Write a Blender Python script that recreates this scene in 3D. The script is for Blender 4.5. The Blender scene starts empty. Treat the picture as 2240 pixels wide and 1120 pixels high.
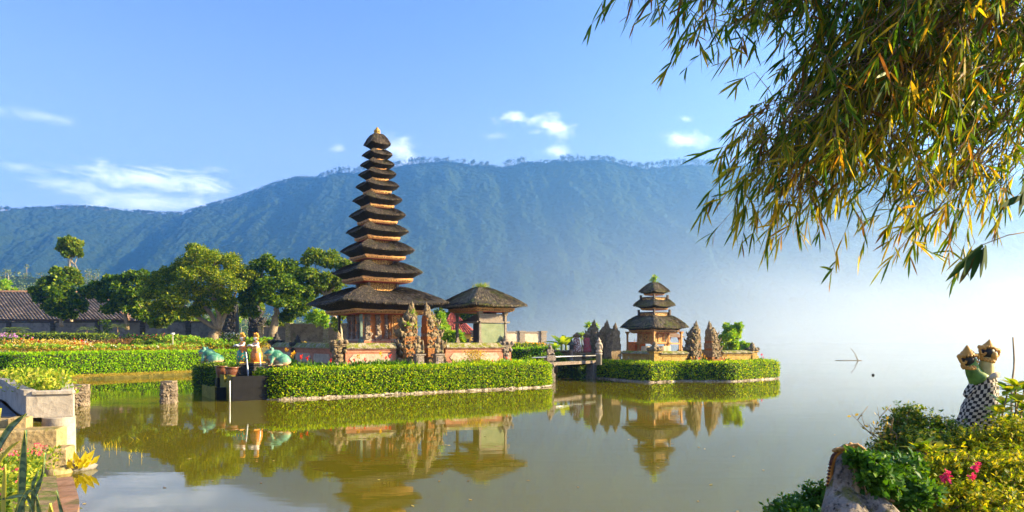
import bpy, math, random
import numpy as np
from mathutils import Vector, Matrix

# ------------------------------------------------------------------ camera, sky, sun, exposure
SC = bpy.context.scene
COL = SC.collection
R_ = math.radians
F = 1493.33          # focal length in photograph pixels (24 mm lens)
CH = 2.5             # eye height above the lake
HY = 745.0           # horizon row
SUN_AZ, SUN_EL = 91.0, 20.0
cam_d = bpy.data.cameras.new('camera')
cam_d.lens = 24.0; cam_d.sensor_width = 36.0; cam_d.shift_y = (HY - 560.0) / 2240.0
cam_d.clip_start = 0.05; cam_d.clip_end = 12000.0
cam = bpy.data.objects.new('camera', cam_d); COL.objects.link(cam)
cam.location = (0, 0, CH); cam.rotation_euler = (R_(90), 0, 0)
SC.camera = cam

def node(nt, kind, ins=None, **props):
    n = nt.nodes.new(kind)
    for k, v in props.items(): setattr(n, k, v)
    for k, v in (ins or {}).items():
        s = n.inputs[k]
        if isinstance(v, bpy.types.NodeSocket): nt.links.new(v, s)
        else: s.default_value = v
    return n
def math_(nt, op, a, b=0.0, c=None):
    ins = {0: a, 1: b}
    if c is not None: ins[2] = c
    return node(nt, 'ShaderNodeMath', ins, operation=op).outputs[0]

world = bpy.data.worlds.new('World'); SC.world = world; world.use_nodes = True
wt = world.node_tree; wt.nodes.clear()
sky = node(wt, 'ShaderNodeTexSky', sky_type='NISHITA', sun_disc=False)
sky.sun_elevation = R_(SUN_EL); sky.sun_rotation = R_(SUN_AZ)
sky.altitude = 1200; sky.air_density = 1.0; sky.dust_density = 4.0; sky.ozone_density = 3.5
tc = node(wt, 'ShaderNodeTexCoord')
sep = node(wt, 'ShaderNodeSeparateXYZ', {0: tc.outputs['Generated']})
dy = math_(wt, 'MAXIMUM', sep.outputs[1], 0.05)
cu = math_(wt, 'DIVIDE', sep.outputs[0], dy); cv = math_(wt, 'DIVIDE', sep.outputs[2], dy)
ahead = math_(wt, 'GREATER_THAN', sep.outputs[1], 0.06)
cvec = node(wt, 'ShaderNodeCombineXYZ', {0: math_(wt, 'MULTIPLY', cu, 14.0), 1: math_(wt, 'MULTIPLY', math_(wt, 'ADD', cv, math_(wt, 'MULTIPLY', cu, 0.12)), 46.0)})
n_wisp = node(wt, 'ShaderNodeTexNoise', {'Vector': cvec.outputs[0], 'Scale': 1.0, 'Detail': 7.0, 'Roughness': 0.62, 'Distortion': 0.6}).outputs[0]
cvec2 = node(wt, 'ShaderNodeCombineXYZ', {0: math_(wt, 'MULTIPLY', cu, 34.0), 1: math_(wt, 'MULTIPLY', cv, 52.0)})
n_puff = node(wt, 'ShaderNodeTexNoise', {'Vector': cvec2.outputs[0], 'Scale': 1.0, 'Detail': 6.0, 'Roughness': 0.58}).outputs[0]
def cloud(px, py, rx, ry, tilt, nz, k, gain):
    """one cloud of the sky: an ellipse of directions broken up by noise"""
    a = math_(wt, 'SUBTRACT', cu, (px - 1120) / F); b = math_(wt, 'SUBTRACT', cv, (HY - py) / F)
    b = math_(wt, 'ADD', b, math_(wt, 'MULTIPLY', a, tilt))
    a = math_(wt, 'DIVIDE', a, rx / F); b = math_(wt, 'DIVIDE', b, ry / F)
    d = math_(wt, 'SQRT', math_(wt, 'ADD', math_(wt, 'MULTIPLY', a, a), math_(wt, 'MULTIPLY', b, b)))
    m = math_(wt, 'SUBTRACT', 1.0, d)
    m = math_(wt, 'ADD', m, math_(wt, 'MULTIPLY', math_(wt, 'SUBTRACT', nz, 0.5), k))
    m = node(wt, 'ShaderNodeMapRange', {0: m, 1: -0.1, 2: 1.6, 3: 0.0, 4: gain}, interpolation_type='SMOOTHSTEP').outputs[0]
    return m
tot = None
for spec in [(330, 392, 190, 38, 0.10, n_wisp, 4.2, .80), (320, 440, 160, 30, 0.02, n_wisp, 2.2, .9), (230, 372, 130, 14, 0.10, n_wisp, 3.0, .5),
             (90, 255, 110, 16, 0.18, n_wisp, 3.0, .30), (30, 362, 100, 16, 0.2, n_wisp, 3.0, .35), (160, 405, 120, 22, 0.1, n_wisp, 3.5, .55),
             (880, 330, 52, 36, 0.35, n_puff, 2.2, .75), (1120, 258, 48, 16, 0.0, n_puff, 3.0, .75), (1205, 275, 60, 32, 0.2, n_puff, 2.6, .95), (1215, 330, 44, 16, 0, n_puff, 2.2, .6),
             (1498, 306, 58, 24, 0, n_puff, 2.2, 1.0), (1497, 260, 22, 9, 0, n_puff, 2.0, .6), (740, 325, 20, 12, 0, n_puff, 2.0, .35), (1080, 298, 26, 10, 0, n_puff, 2.0, .3)]:
    c = cloud(*spec)
    tot = c if tot is None else math_(wt, 'MAXIMUM', tot, c)
tot = math_(wt, 'MULTIPLY', tot, ahead)
SKY_STRENGTH = 0.062
# pale morning air low over the horizon and toward the sun
sz = math_(wt, 'MAXIMUM', sep.outputs[2], 0.0)
low = math_(wt, 'POWER', math_(wt, 'MAXIMUM', math_(wt, 'SUBTRACT', 1.0, math_(wt, 'DIVIDE', sz, .46)), 0.0), 1.7)
side = node(wt, 'ShaderNodeMapRange', {0: sep.outputs[0], 1: -.6, 2: .8, 3: .72, 4: 1.0}).outputs[0]
pale = math_(wt, 'MULTIPLY', math_(wt, 'MULTIPLY', low, side), .95)
skyc = mixrgb_w = node(wt, 'ShaderNodeMix', {0: 1.0, 6: sky.outputs[0], 7: (1.02, .93, 1.05, 1)}, data_type='RGBA', blend_type='MULTIPLY').outputs[2]
skyc = node(wt, 'ShaderNodeMix', {0: pale, 6: skyc, 7: (3.9, 4.0, 4.1, 1)}, data_type='RGBA').outputs[2]
mixc = node(wt, 'ShaderNodeMix', {0: tot, 6: skyc, 7: (9.0, 9.0, 8.9, 1)}, data_type='RGBA')
bg = node(wt, 'ShaderNodeBackground', {0: mixc.outputs[2], 1: SKY_STRENGTH})
wout = node(wt, 'ShaderNodeOutputWorld', {0: bg.outputs[0]})

sun_d = bpy.data.lights.new('sun', 'SUN'); sun_d.energy = 5.0; sun_d.angle = R_(0.6); sun_d.color = (1.0, 0.77, 0.41)
sun = bpy.data.objects.new('sun', sun_d); COL.objects.link(sun)
SUNV = Vector((math.sin(R_(SUN_AZ)) * math.cos(R_(SUN_EL)), math.cos(R_(SUN_AZ)) * math.cos(R_(SUN_EL)), math.sin(R_(SUN_EL))))
sun.rotation_mode = 'QUATERNION'; sun.rotation_quaternion = SUNV.to_track_quat('Z', 'Y'); sun.location = (60, 20, 60)
SC.view_settings.view_transform = 'Standard'; SC.view_settings.look = 'None'
SC.view_settings.exposure = 2.5; SC.view_settings.gamma = 1.0
SC.render.engine = 'CYCLES'
cy = SC.cycles
cy.max_bounces = 6; cy.diffuse_bounces = 3; cy.glossy_bounces = 3; cy.transmission_bounces = 4; cy.volume_bounces = 2; cy.transparent_max_bounces = 8
cy.use_denoising = True
cy.sample_clamp_indirect = 6.0

# ------------------------------------------------------------------ helpers
rng = np.random.default_rng(11)
random.seed(5)
def at(px, py, d): return np.array([(px - 1120) / F * d, d, CH - (py - HY) / F * d])
def onz(px, py, z):
    d = (CH - z) * F / (py - HY); return at(px, py, d)
def nrm(v):
    v = np.asarray(v, float); l = np.linalg.norm(v, axis=-1, keepdims=True); return v / np.maximum(l, 1e-9)
def rotz(v, a):
    v = np.asarray(v, float); c, s = math.cos(a), math.sin(a); o = v.copy()
    o[..., 0] = v[..., 0] * c - v[..., 1] * s; o[..., 1] = v[..., 0] * s + v[..., 1] * c; return o

class MB:
    """collects shapes; build() links them as ONE mesh object"""
    def __init__(s): s.v = []; s.f = []; s.m = []; s.s = []; s.n = 0
    def add(s, v, f, mi=0, smooth=False):
        v = np.asarray(v, float).reshape(-1, 3)
        if isinstance(f, np.ndarray):
            s.f.append(f + s.n); s.m.append(np.full(len(f), mi) if np.isscalar(mi) else np.asarray(mi)); s.s.append(np.full(len(f), smooth))
        else:
            for q in f:
                s.f.append(np.asarray([q]) + s.n); s.m.append(np.array([mi])); s.s.append(np.array([smooth]))
        s.v.append(v); s.n += len(v); return s
    def build(s, name, mats, parent=None, loc=None):
        me = bpy.data.meshes.new(name)
        v = np.concatenate(s.v)
        if loc is not None: v = v - np.asarray(loc, float)
        loops = np.concatenate([f.ravel() for f in s.f]).astype(np.int32)
        tot = np.concatenate([np.full(len(f), f.shape[1]) for f in s.f])
        start = np.concatenate([[0], np.cumsum(tot)[:-1]]).astype(np.int32)
        me.vertices.add(len(v)); me.vertices.foreach_set('co', v.astype(np.float32).ravel())
        me.loops.add(len(loops)); me.loops.foreach_set('vertex_index', loops)
        me.polygons.add(len(tot)); me.polygons.foreach_set('loop_start', start)
        mats = mats if isinstance(mats, (list, tuple)) else [mats]
        for m in mats: me.materials.append(m)
        me.polygons.foreach_set('material_index', np.concatenate(s.m).astype(np.int32))
        me.polygons.foreach_set('use_smooth', np.concatenate(s.s))
        me.update(calc_edges=True)
        o = bpy.data.objects.new(name, me); COL.objects.link(o)
        if parent is not None: o.parent = parent
        elif loc is not None: o.location = loc
        return o
    # ---- shapes
    def xf(s, v, c=(0, 0, 0), a=0.0): return rotz(v, a) + np.asarray(c, float)
    def box(s, c, size, a=0.0, mi=0, taper=1.0, bev=0.0):
        """box standing on c (base centre)"""
        x, y, z = size[0] / 2, size[1] / 2, size[2]; t = taper
        b = min(bev, z * .3, x * .4, y * .4)
        if b > 0:
            rings = [(0, 1, b), (b, 1, 0), (z - b, t, 0), (z, t, b)]
        else: rings = [(0, 1, 0), (z, t, 0)]
        v = []
        for zz, k, ins in rings:
            v += [(-x * k + ins, -y * k + ins, zz), (x * k - ins, -y * k + ins, zz), (x * k - ins, y * k - ins, zz), (-x * k + ins, y * k - ins, zz)]
        n = len(rings); f = [(3, 2, 1, 0), tuple(4 * (n - 1) + i for i in range(4))]
        for r in range(n - 1):
            for i in range(4): f.append((4 * r + i, 4 * r + (i + 1) % 4, 4 * r + 4 + (i + 1) % 4, 4 * r + 4 + i))
        return s.add(s.xf(np.array(v, float), c, a), np.array(f), mi)
    def lathe(s, prof, c=(0, 0, 0), seg=16, mi=0, smooth=True, sx=1.0, sy=1.0, a=0.0, sq=0.0):
        """turned profile [(r, z)]; sq > 0 squares it off"""
        u = np.linspace(0, 2 * np.pi, seg, endpoint=False)
        if sq > 0:
            p = sq; rr = 1 / (np.abs(np.cos(u)) ** p + np.abs(np.sin(u)) ** p) ** (1 / p)
        else: rr = np.ones(seg)
        P = np.array(prof, float)
        v = np.stack([np.outer(P[:, 0], np.cos(u) * rr) * sx, np.outer(P[:, 0], np.sin(u) * rr) * sy, np.repeat(P[:, 1][:, None], seg, 1)], -1)
        return s.grid(s.xf(v.reshape(-1, 3), c, a).reshape(v.shape), True, mi, smooth, cap=True)
    def grid(s, v, wrap=False, mi=0, smooth=True, cap=False):
        nr, nc = v.shape[:2]
        i = np.arange(nr - 1)[:, None]; j = np.arange(nc if wrap else nc - 1)[None]
        j2 = (j + 1) % nc
        f = np.stack([i * nc + j, i * nc + j2, (i + 1) * nc + j2, (i + 1) * nc + j], -1).reshape(-1, 4)
        b = s.n
        if np.ndim(mi): mi = np.asarray(mi).reshape(-1)
        s.add(v.reshape(-1, 3), f, mi, smooth)
        if cap:
            m0 = mi if np.isscalar(mi) else 0
            s.f.append(np.array([[b + k for k in range(nc)][::-1]])); s.m.append(np.array([m0])); s.s.append(np.array([False]))
            s.f.append(np.array([[b + (nr - 1) * nc + k for k in range(nc)]])); s.m.append(np.array([m0])); s.s.append(np.array([False]))
        return s
    def tube(s, pts, rad, seg=7, mi=0, smooth=True):
        P = np.asarray(pts, float); n = len(P)
        r = np.full(n, rad) if np.isscalar(rad) else np.asarray(rad, float)
        T = nrm(np.gradient(P, axis=0)); ref = np.array([0.31, 0.17, 0.94])
        A = nrm(np.cross(T, ref)); B = np.cross(T, A)
        u = np.linspace(0, 2 * np.pi, seg, endpoint=False)
        v = P[:, None] + r[:, None, None] * (np.cos(u)[None, :, None] * A[:, None] + np.sin(u)[None, :, None] * B[:, None])
        return s.grid(v, True, mi, smooth, cap=True)
    def blob(s, c, r, mi=0, rough=0.0, seed=0, seg=14, a=0.0):
        """lumpy ellipsoid"""
        nr = max(5, seg // 2 + 1)
        th = np.linspace(0.02, np.pi - 0.02, nr); u = np.linspace(0, 2 * np.pi, seg, endpoint=False)
        d = np.stack([np.outer(np.sin(th), np.cos(u)), np.outer(np.sin(th), np.sin(u)), np.repeat(np.cos(th)[:, None], seg, 1)], -1)
        k = 1.0
        if rough:
            q = np.random.default_rng(seed); k = 0
            for _ in range(5):
                w = q.normal(size=3) * 3.0; k = k + np.sin(d @ w + q.uniform(0, 6.3))
            k = (1 + rough * k / 2.5)[..., None]
        v = d * k * np.asarray(r, float)
        return s.grid(s.xf(v.reshape(-1, 3), c, a).reshape(v.shape)[::-1], True, mi, True, cap=True)
    def prism(s, poly, z0, z1, mi=0, side_mi=None):
        P = np.asarray(poly, float); n = len(P)
        area = np.sum(P[:, 0] * np.roll(P[:, 1], -1) - np.roll(P[:, 0], -1) * P[:, 1])
        if area < 0: P = P[::-1]
        v = np.concatenate([np.c_[P, np.full(n, z0)], np.c_[P, np.full(n, z1)]])
        s.add(v, [tuple(range(n))[::-1], tuple(range(n, 2 * n))], mi)
        i = np.arange(n); j = (i + 1) % n; b = s.n - 2 * n
        f = np.stack([i, j, j + n, i + n], -1) + b
        s.f.append(f); s.m.append(np.full(n, mi if side_mi is None else side_mi)); s.s.append(np.full(n, False)); return s
    def leaves(s, P, D, N, L, W, mi=0, bend=0.0, fold=0.0):
        """one pointed leaf per row: base P, direction D, face normal N, length L, width W"""
        P = np.asarray(P, float); n = len(P); D = nrm(D); X = nrm(np.cross(D, N)); U = np.cross(X, D)
        L = np.broadcast_to(np.asarray(L, float), (n,))[:, None]; W = np.broadcast_to(np.asarray(W, float), (n,))[:, None] / 2
        m = P + D * L * .5 + U * L * bend
        v = np.stack([P, m + X * W + U * W * fold, P + D * L, m - X * W + U * W * fold], 1)
        f = np.arange(n)[:, None] * 4 + np.array([[0, 1, 2, 3]])
        return s.add(v.reshape(-1, 3), f, mi, False)
    def blades(s, P, D, N, L, W, mi=0, droop=0.3, k=5):
        """long strap leaves that bend over; one strip per row"""
        P = np.asarray(P, float); n = len(P); D = nrm(D); X = nrm(np.cross(D, N))
        L = np.broadcast_to(np.asarray(L, float), (n,)); W = np.broadcast_to(np.asarray(W, float), (n,)); dr = np.broadcast_to(np.asarray(droop, float), (n,))
        t = np.linspace(0, 1, k); w = np.array([0.45, .85, 1, .75, .04]) if k == 5 else np.interp(t, [0, .2, .5, .8, 1], [.45, .85, 1, .7, .04])
        c = P[:, None] + D[:, None] * (L[:, None] * t)[..., None]
        c[..., 2] -= (L * dr)[:, None] * t ** 2
        off = X[:, None] * (W[:, None] / 2 * w)[..., None]
        v = np.stack([c - off, c + off], 2).reshape(-1, 3)
        b = (np.arange(n) * k * 2)[:, None, None]; i = np.arange(k - 1)[None, :, None] * 2
        f = (b + i + np.array([0, 1, 3, 2])[None, None]).reshape(-1, 4)
        return s.add(v, f, mi, True)

def tag(o, label=None, cat=None, group=None, kind=None):
    if label: o['label'] = label
    if cat: o['category'] = cat
    if group: o['group'] = group
    if kind: o['kind'] = kind
    return o
def empty(name, loc, rz=0.0):
    e = bpy.data.objects.new(name, None); COL.objects.link(e); e.location = loc; e.rotation_euler = (0, 0, rz); e.empty_display_size = .3; return e
KIDS = {}
def kids(o): return [c for c in bpy.data.objects if c.parent == o]
def copy_tree(o, parent=None, _all=None):
    c = o.copy(); COL.objects.link(c)
    if parent is not None: c.parent = parent
    for ch in kids(o): copy_tree(ch, c)
    return c
def put(o, loc, rz=None, sc=None):
    o.location = loc
    if rz is not None: o.rotation_euler = (0, 0, rz)
    if sc is not None: o.scale = (sc, sc, sc) if np.isscalar(sc) else sc
    return o
def rnd_dirs(n, up=0.0):
    d = rng.normal(size=(n, 3)); d[:, 2] += up; return nrm(d)

# ------------------------------------------------------------------ materials
MT = {}
def newmat(name):
    m = bpy.data.materials.new(name); m.use_nodes = True; nt = m.node_tree; nt.nodes.clear(); MT[name] = m
    return m, nt
def ramp(nt, fac, cols, interp='LINEAR'):
    n = node(nt, 'ShaderNodeValToRGB', {0: fac}); r = n.color_ramp; r.interpolation = interp
    while len(r.elements) < len(cols): r.elements.new(.5)
    for e, (p, c) in zip(r.elements, cols): e.position = p; e.color = (*c, 1)
    return n.outputs[0]
def mixrgb(nt, fac, a, b, mode='MIX'):
    def cc(x): return x if isinstance(x, bpy.types.NodeSocket) else (*x, 1)
    return node(nt, 'ShaderNodeMix', {0: fac, 6: cc(a), 7: cc(b)}, data_type='RGBA', blend_type=mode).outputs[2]
def noise_(nt, scale, detail=4.0, vec=None, rough=.55, dist=0.0):
    ins = {'Scale': scale, 'Detail': detail, 'Roughness': rough, 'Distortion': dist}
    if vec is not None: ins['Vector'] = vec
    return node(nt, 'ShaderNodeTexNoise', ins).outputs[0]
def objco(nt): return node(nt, 'ShaderNodeTexCoord').outputs['Object']
def mr(nt, v, a, b, c=0.0, d=1.0): return node(nt, 'ShaderNodeMapRange', {0: v, 1: a, 2: b, 3: c, 4: d}).outputs[0]
def finish(nt, shader): node(nt, 'ShaderNodeOutputMaterial', {0: shader})
def bump(nt, h, strength=.5, dist=.02, normal=None):
    ins = {'Strength': strength, 'Distance': dist, 'Height': h}
    if normal is not None: ins['Normal'] = normal
    return node(nt, 'ShaderNodeBump', ins).outputs[0]
def leaf_mat(name, cols, transl=.35, rough=.5, tcol=None, spec=.15, noise_scale=None):
    m, nt = newmat(name)
    g = node(nt, 'ShaderNodeNewGeometry')
    c = ramp(nt, g.outputs['Random Per Island'], cols)
    if noise_scale:
        c = mixrgb(nt, mr(nt, noise_(nt, noise_scale, 3, objco(nt)), .35, .65, 0, .55), c, (.6, .65, .5), 'MULTIPLY')
    p = node(nt, 'ShaderNodeBsdfPrincipled', {'Base Color': c, 'Roughness': rough, 'Specular IOR Level': spec})
    tcl = mixrgb(nt, 1.0, c, tcol or (1.6, 1.5, .35), 'MULTIPLY')
    t = node(nt, 'ShaderNodeBsdfTranslucent', {0: tcl})
    finish(nt, node(nt, 'ShaderNodeMixShader', {0: transl, 1: p.outputs[0], 2: t.outputs[0]}).outputs[0]); return m
def plain(name, col, rough=.6, var=.25, scale=6.0, bmp=0.0, spec=.3, metal=0.0):
    m, nt = newmat(name); co = objco(nt)
    n = noise_(nt, scale, 5, co)
    c = mixrgb(nt, mr(nt, n, .3, .7), tuple(x * (1 - var) for x in col), tuple(min(1, x * (1 + var)) for x in col))
    ins = {'Base Color': c, 'Roughness': rough, 'Specular IOR Level': spec, 'Metallic': metal}
    if bmp: ins['Normal'] = bump(nt, noise_(nt, scale * 5, 4, co), bmp, .02)
    finish(nt, node(nt, 'ShaderNodeBsdfPrincipled', ins).outputs[0]); return m
def stone(name, c1, c2, moss=None, moss_amt=.4, scale=3.0, bmp=.7, dark=.35, rough=.85):
    """weathered stone: two tones, dark blotches, moss where it faces up"""
    m, nt = newmat(name); co = objco(nt)
    c = mixrgb(nt, mr(nt, noise_(nt, scale, 6, co, .65), .32, .68), c1, c2)
    blot = mr(nt, noise_(nt, scale * 2.7, 5, co, .7), .5, .64)
    c = mixrgb(nt, math_(nt, 'MULTIPLY', blot, dark), c, tuple(x * .18 for x in c1))
    if moss:
        g = node(nt, 'ShaderNodeNewGeometry'); z = node(nt, 'ShaderNodeSeparateXYZ', {0: g.outputs['Normal']}).outputs[2]
        f = math_(nt, 'ADD', mr(nt, noise_(nt, scale * 1.4, 5, co, .65), .35, .75), math_(nt, 'MULTIPLY', z, .35))
        f = mr(nt, f, 1.0 - moss_amt, 1.25 - moss_amt)
        c = mixrgb(nt, f, c, moss)
    h = math_(nt, 'ADD', noise_(nt, scale * 6, 6, co, .7), math_(nt, 'MULTIPLY', node(nt, 'ShaderNodeTexVoronoi', {'Vector': co, 'Scale': scale * 5}).outputs[0], .6))
    finish(nt, node(nt, 'ShaderNodeBsdfPrincipled', {'Base Color': c, 'Roughness': rough, 'Specular IOR Level': .2, 'Normal': bump(nt, h, bmp, .05)}).outputs[0]); return m
def carved(name, gold, ground, scale=16.0):
    """gilded relief: curling raised pattern over a darker ground"""
    m, nt = newmat(name); co = objco(nt)
    w = node(nt, 'ShaderNodeTexWave', {'Vector': co, 'Scale': scale * .35, 'Distortion': 9.0, 'Detail': 3.0, 'Detail Scale': 1.6}).outputs[1]
    v = node(nt, 'ShaderNodeTexVoronoi', {'Vector': co, 'Scale': scale}, feature='DISTANCE_TO_EDGE').outputs[0]
    h = math_(nt, 'ADD', w, mr(nt, v, 0, .25))
    c = mixrgb(nt, mr(nt, h, .75, 1.15), ground, gold)
    finish(nt, node(nt, 'ShaderNodeBsdfPrincipled', {'Base Color': c, 'Roughness': .5, 'Normal': bump(nt, h, .8, .03)}).outputs[0]); return m

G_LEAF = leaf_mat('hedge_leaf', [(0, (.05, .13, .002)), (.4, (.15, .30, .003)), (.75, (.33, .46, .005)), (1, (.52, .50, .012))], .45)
G_HEDGE = leaf_mat('hedge_leaf_fresh', [(0, (.09, .24, .003)), (.5, (.20, .42, .005)), (1, (.42, .56, .012))], .45)
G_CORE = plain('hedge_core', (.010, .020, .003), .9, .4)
G_TREE = leaf_mat('tree_leaf', [(0, (.045, .09, .006)), (.5, (.10, .17, .008)), (.8, (.26, .31, .010)), (1, (.42, .40, .02))], .38)
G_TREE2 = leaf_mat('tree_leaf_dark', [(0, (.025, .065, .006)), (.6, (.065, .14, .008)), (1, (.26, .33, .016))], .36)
G_TREE3 = leaf_mat('tree_leaf_yellow', [(0, (.05, .10, .012)), (.5, (.12, .20, .018)), (1, (.28, .30, .03))], .38)
G_BRIGHT = leaf_mat('bright_leaf', [(0, (.10, .24, .02)), (.5, (.20, .38, .03)), (1, (.40, .46, .06))], .42)
G_BUSH = leaf_mat('bush_leaf', [(0, (.03, .09, .012)), (.55, (.09, .18, .015)), (1, (.28, .32, .03))], .4)
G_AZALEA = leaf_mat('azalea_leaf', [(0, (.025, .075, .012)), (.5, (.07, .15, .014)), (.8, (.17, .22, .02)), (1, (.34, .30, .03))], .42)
G_DARKB = leaf_mat('glossy_dark_leaf', [(0, (.025, .085, .008)), (.7, (.055, .15, .010)), (1, (.15, .27, .018))], .35, .45, spec=.2)
G_BAMBOO = leaf_mat('bamboo_leaf', [(0, (.02, .07, .008)), (.45, (.07, .18, .010)), (.70, (.20, .29, .015)), (.86, (.40, .34, .022)), (.95, (.26, .13, .016)), (1, (.12, .06, .02))], .58, .42, (1.7, 1.3, .35))
G_BAMBOO_BACKLIT = leaf_mat('bamboo_leaf_backlit', [(0, (.03, .09, .008)), (.3, (.10, .18, .012)), (.55, (.30, .30, .02)), (.8, (.55, .42, .03)), (.94, (.38, .19, .02)), (1, (.16, .08, .02))], .56, .42, (1.6, 1.35, .35))  # brighter, yellower copy of the bamboo leaf: sun glow from behind painted into its colour
BARK = stone('bark', (.20, .15, .10), (.34, .27, .19), (.10, .12, .03), .25, 5.0, .8, .3)
BARK_PALE = stone('bark_pale', (.34, .27, .18), (.46, .38, .27), None, 0, 5.0, .6, .25)
STEM = plain('green_stem', (.12, .16, .04), .6)
TWIG = plain('twig', (.20, .13, .06), .7)

# ------------------------------------------------------------------ frames of the two islands
E1 = np.array([.823, .568, 0.]); E2 = np.array([-.568, .823, 0.]); ROT = math.atan2(.568, .823)
WL0 = np.array([-11.8, 31.1, 0.])                 # start of the main temple's front wall line
PL = WL0 + 4.01 * E1; PR = WL0 + 13.86 * E1         # its two front corners
GZ = 1.05                                         # ground of the main island
def M(o, s, t, z=0.0): return o + s * E1 + t * E2 + np.array([0, 0, z])
J1 = np.array([.866, .5, 0.]); J2 = np.array([-.5, .866, 0.]); ROT2 = R_(30)
CW = np.array([8.88, 42.5, 0.])                   # front corner of the second temple's wall
def N_(s, t, z=0.0): return CW + s * J1 + t * J2 + np.array([0, 0, z])

def vn(x, y, seed=0):
    xi = np.floor(x); yi = np.floor(y); fx = x - xi; fy = y - yi
    h = lambda a, b: np.modf(np.abs(np.sin(a * 127.1 + b * 311.7 + seed * 17.3) * 43758.5453))[0]
    ux = fx * fx * (3 - 2 * fx); uy = fy * fy * (3 - 2 * fy)
    return (h(xi, yi) * (1 - ux) + h(xi + 1, yi) * ux) * (1 - uy) + (h(xi, yi + 1) * (1 - ux) + h(xi + 1, yi + 1) * ux) * uy
def fbm(x, y, o=4, seed=0):
    t = 0; a = .5
    for k in range(o): t = t + a * (vn(x * 2 ** k, y * 2 ** k, seed + k) - .5); a *= .5
    return t

# ------------------------------------------------------------------ lake
m, nt = newmat('lake_water'); co = objco(nt)
mp = node(nt, 'ShaderNodeMapping', {0: co, 3: (.55, 1.7, 1)}).outputs[0]
mp2 = node(nt, 'ShaderNodeMapping', {0: co, 3: (.05, .12, 1)}).outputs[0]
patch = mr(nt, noise_(nt, 1.0, 3, mp2), .38, .66, .2, 1.7)
h = math_(nt, 'ADD', noise_(nt, 1.3, 3, mp, .5), math_(nt, 'MULTIPLY', noise_(nt, 6.0, 2, mp), .12))
fy_ = node(nt, 'ShaderNodeVectorMath', {0: co, 1: (-13.2, 29.5, 0)}, operation='DISTANCE').outputs[1]
spl = mr(nt, fy_, 1.2, 4.5, 1.0, 0.0)
chop = noise_(nt, 5.0, 3, node(nt, 'ShaderNodeMapping', {0: co, 3: (.6, 1.4, 1)}).outputs[0])
h = math_(nt, 'ADD', math_(nt, 'MULTIPLY', h, patch), math_(nt, 'MULTIPLY', math_(nt, 'MULTIPLY', chop, spl), 9.0))
deep = noise_(nt, .12, 3, co)
c = mixrgb(nt, mr(nt, deep, .3, .7), (.105, .088, .003), (.135, .115, .006))
water_p = node(nt, 'ShaderNodeBsdfPrincipled', {'Base Color': c, 'Roughness': mr(nt, noise_(nt, 1.0, 4, node(nt, 'ShaderNodeMapping', {0: co, 3: (.035, .16, 1)}).outputs[0]), .45, .7, .012, .07), 'IOR': 1.52, 'Specular IOR Level': .5, 'Normal': bump(nt, h, .05, .04)})
finish(nt, water_p.outputs[0]); WATER = m
b = MB()
b.add([(-1500, -60, 0), (2600, -60, 0), (2600, 2600, 0), (-1500, 2600, 0)], np.array([[0, 1, 2, 3]]))
tag(b.build('water', WATER), kind='structure')

# ------------------------------------------------------------------ mountain across the lake
ridge_px = np.array([-700, -300, 0, 100, 180, 250, 330, 400, 450, 500, 560, 600, 650, 700, 730, 770, 830, 880, 920, 980, 1040, 1100, 1140, 1200, 1260, 1320, 1370, 1420, 1470, 1520, 1570, 1620, 1700, 1800, 1950, 2100, 2240, 2600, 3100])
ridge_y = np.array([470, 462, 459, 456, 453, 459, 466, 467, 452, 438, 418, 403, 390, 389, 378, 378, 374, 362, 356, 352, 361, 365, 356, 353, 351, 349, 360, 368, 362, 360, 363, 362, 358, 352, 362, 380, 398, 440, 480])
def mountain_pt(px, s):
    """px: photograph column of the ridge above; s: 0 foot .. 1 ridge .. 1.25 behind"""
    yr = np.interp(px, ridge_px, ridge_y)
    Yr = 1750 + 120 * np.sin(px / 330.) - np.clip((600 - px) / 900, 0, 1.2) * 260
    zr = CH + (HY - yr) / F * Yr
    Yf = Yr - 560 + 60 * np.sin(px / 190. + 1)
    ss = np.minimum(s, 1)
    gul = fbm(px / 95. + .55 * ss + fbm(px / 200., ss * 3, 3, 40) * 2.2, ss * 1.2, 4, 3)
    gul2 = fbm(px / 38. + ss * 1.1, ss * 3.1, 4, 9)
    env = np.sin(np.pi * np.clip(ss, 0, 1)) ** .7
    z = zr * (ss ** .95) * np.where(s > 1, 1 - (s - 1) * 1.6, 1) + env * (gul * 46 + gul2 * 17)
    Y = Yf + (Yr - Yf) * s - env * (gul * 42 + gul2 * 15)
    X = (px - 1120) / F * Yr
    return X, Y, np.maximum(z, -3 + 0 * z)
nu, nv = 1500, 260
px = np.linspace(-700, 3000, nu)[None, :].repeat(nv, 0); s_ = np.linspace(0, 1.2, nv)[:, None].repeat(nu, 1)
X, Y, Z = mountain_pt(px, s_)
crown = fbm(X / 11., (Z + Y * .6) / 11., 3, 21) + .6 * fbm(X / 5., (Z + Y * .6) / 5., 2, 30)
Z = Z + crown * 8 * np.clip(s_ * 8, 0, 1); Y = Y - crown * 4
m, nt = newmat('forest_slope'); co = objco(nt)
c = mixrgb(nt, mr(nt, noise_(nt, .012, 5, co, .6), .35, .65), (.014, .029, .009), (.024, .042, .012))
vor = node(nt, 'ShaderNodeTexVoronoi', {'Vector': co, 'Scale': .10})
c = mixrgb(nt, .55, c, mixrgb(nt, vor.outputs['Color'], (.010, .022, .008), (.032, .050, .016)))
finish(nt, node(nt, 'ShaderNodeBsdfPrincipled', {'Base Color': c, 'Roughness': .95, 'Specular IOR Level': .05, 'Normal': bump(nt, math_(nt, 'ADD', noise_(nt, .09, 5, co, .7), math_(nt, 'MULTIPLY', vor.outputs[0], -.6)), .55, 14.0)}).outputs[0])
SLOPE = m
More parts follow.
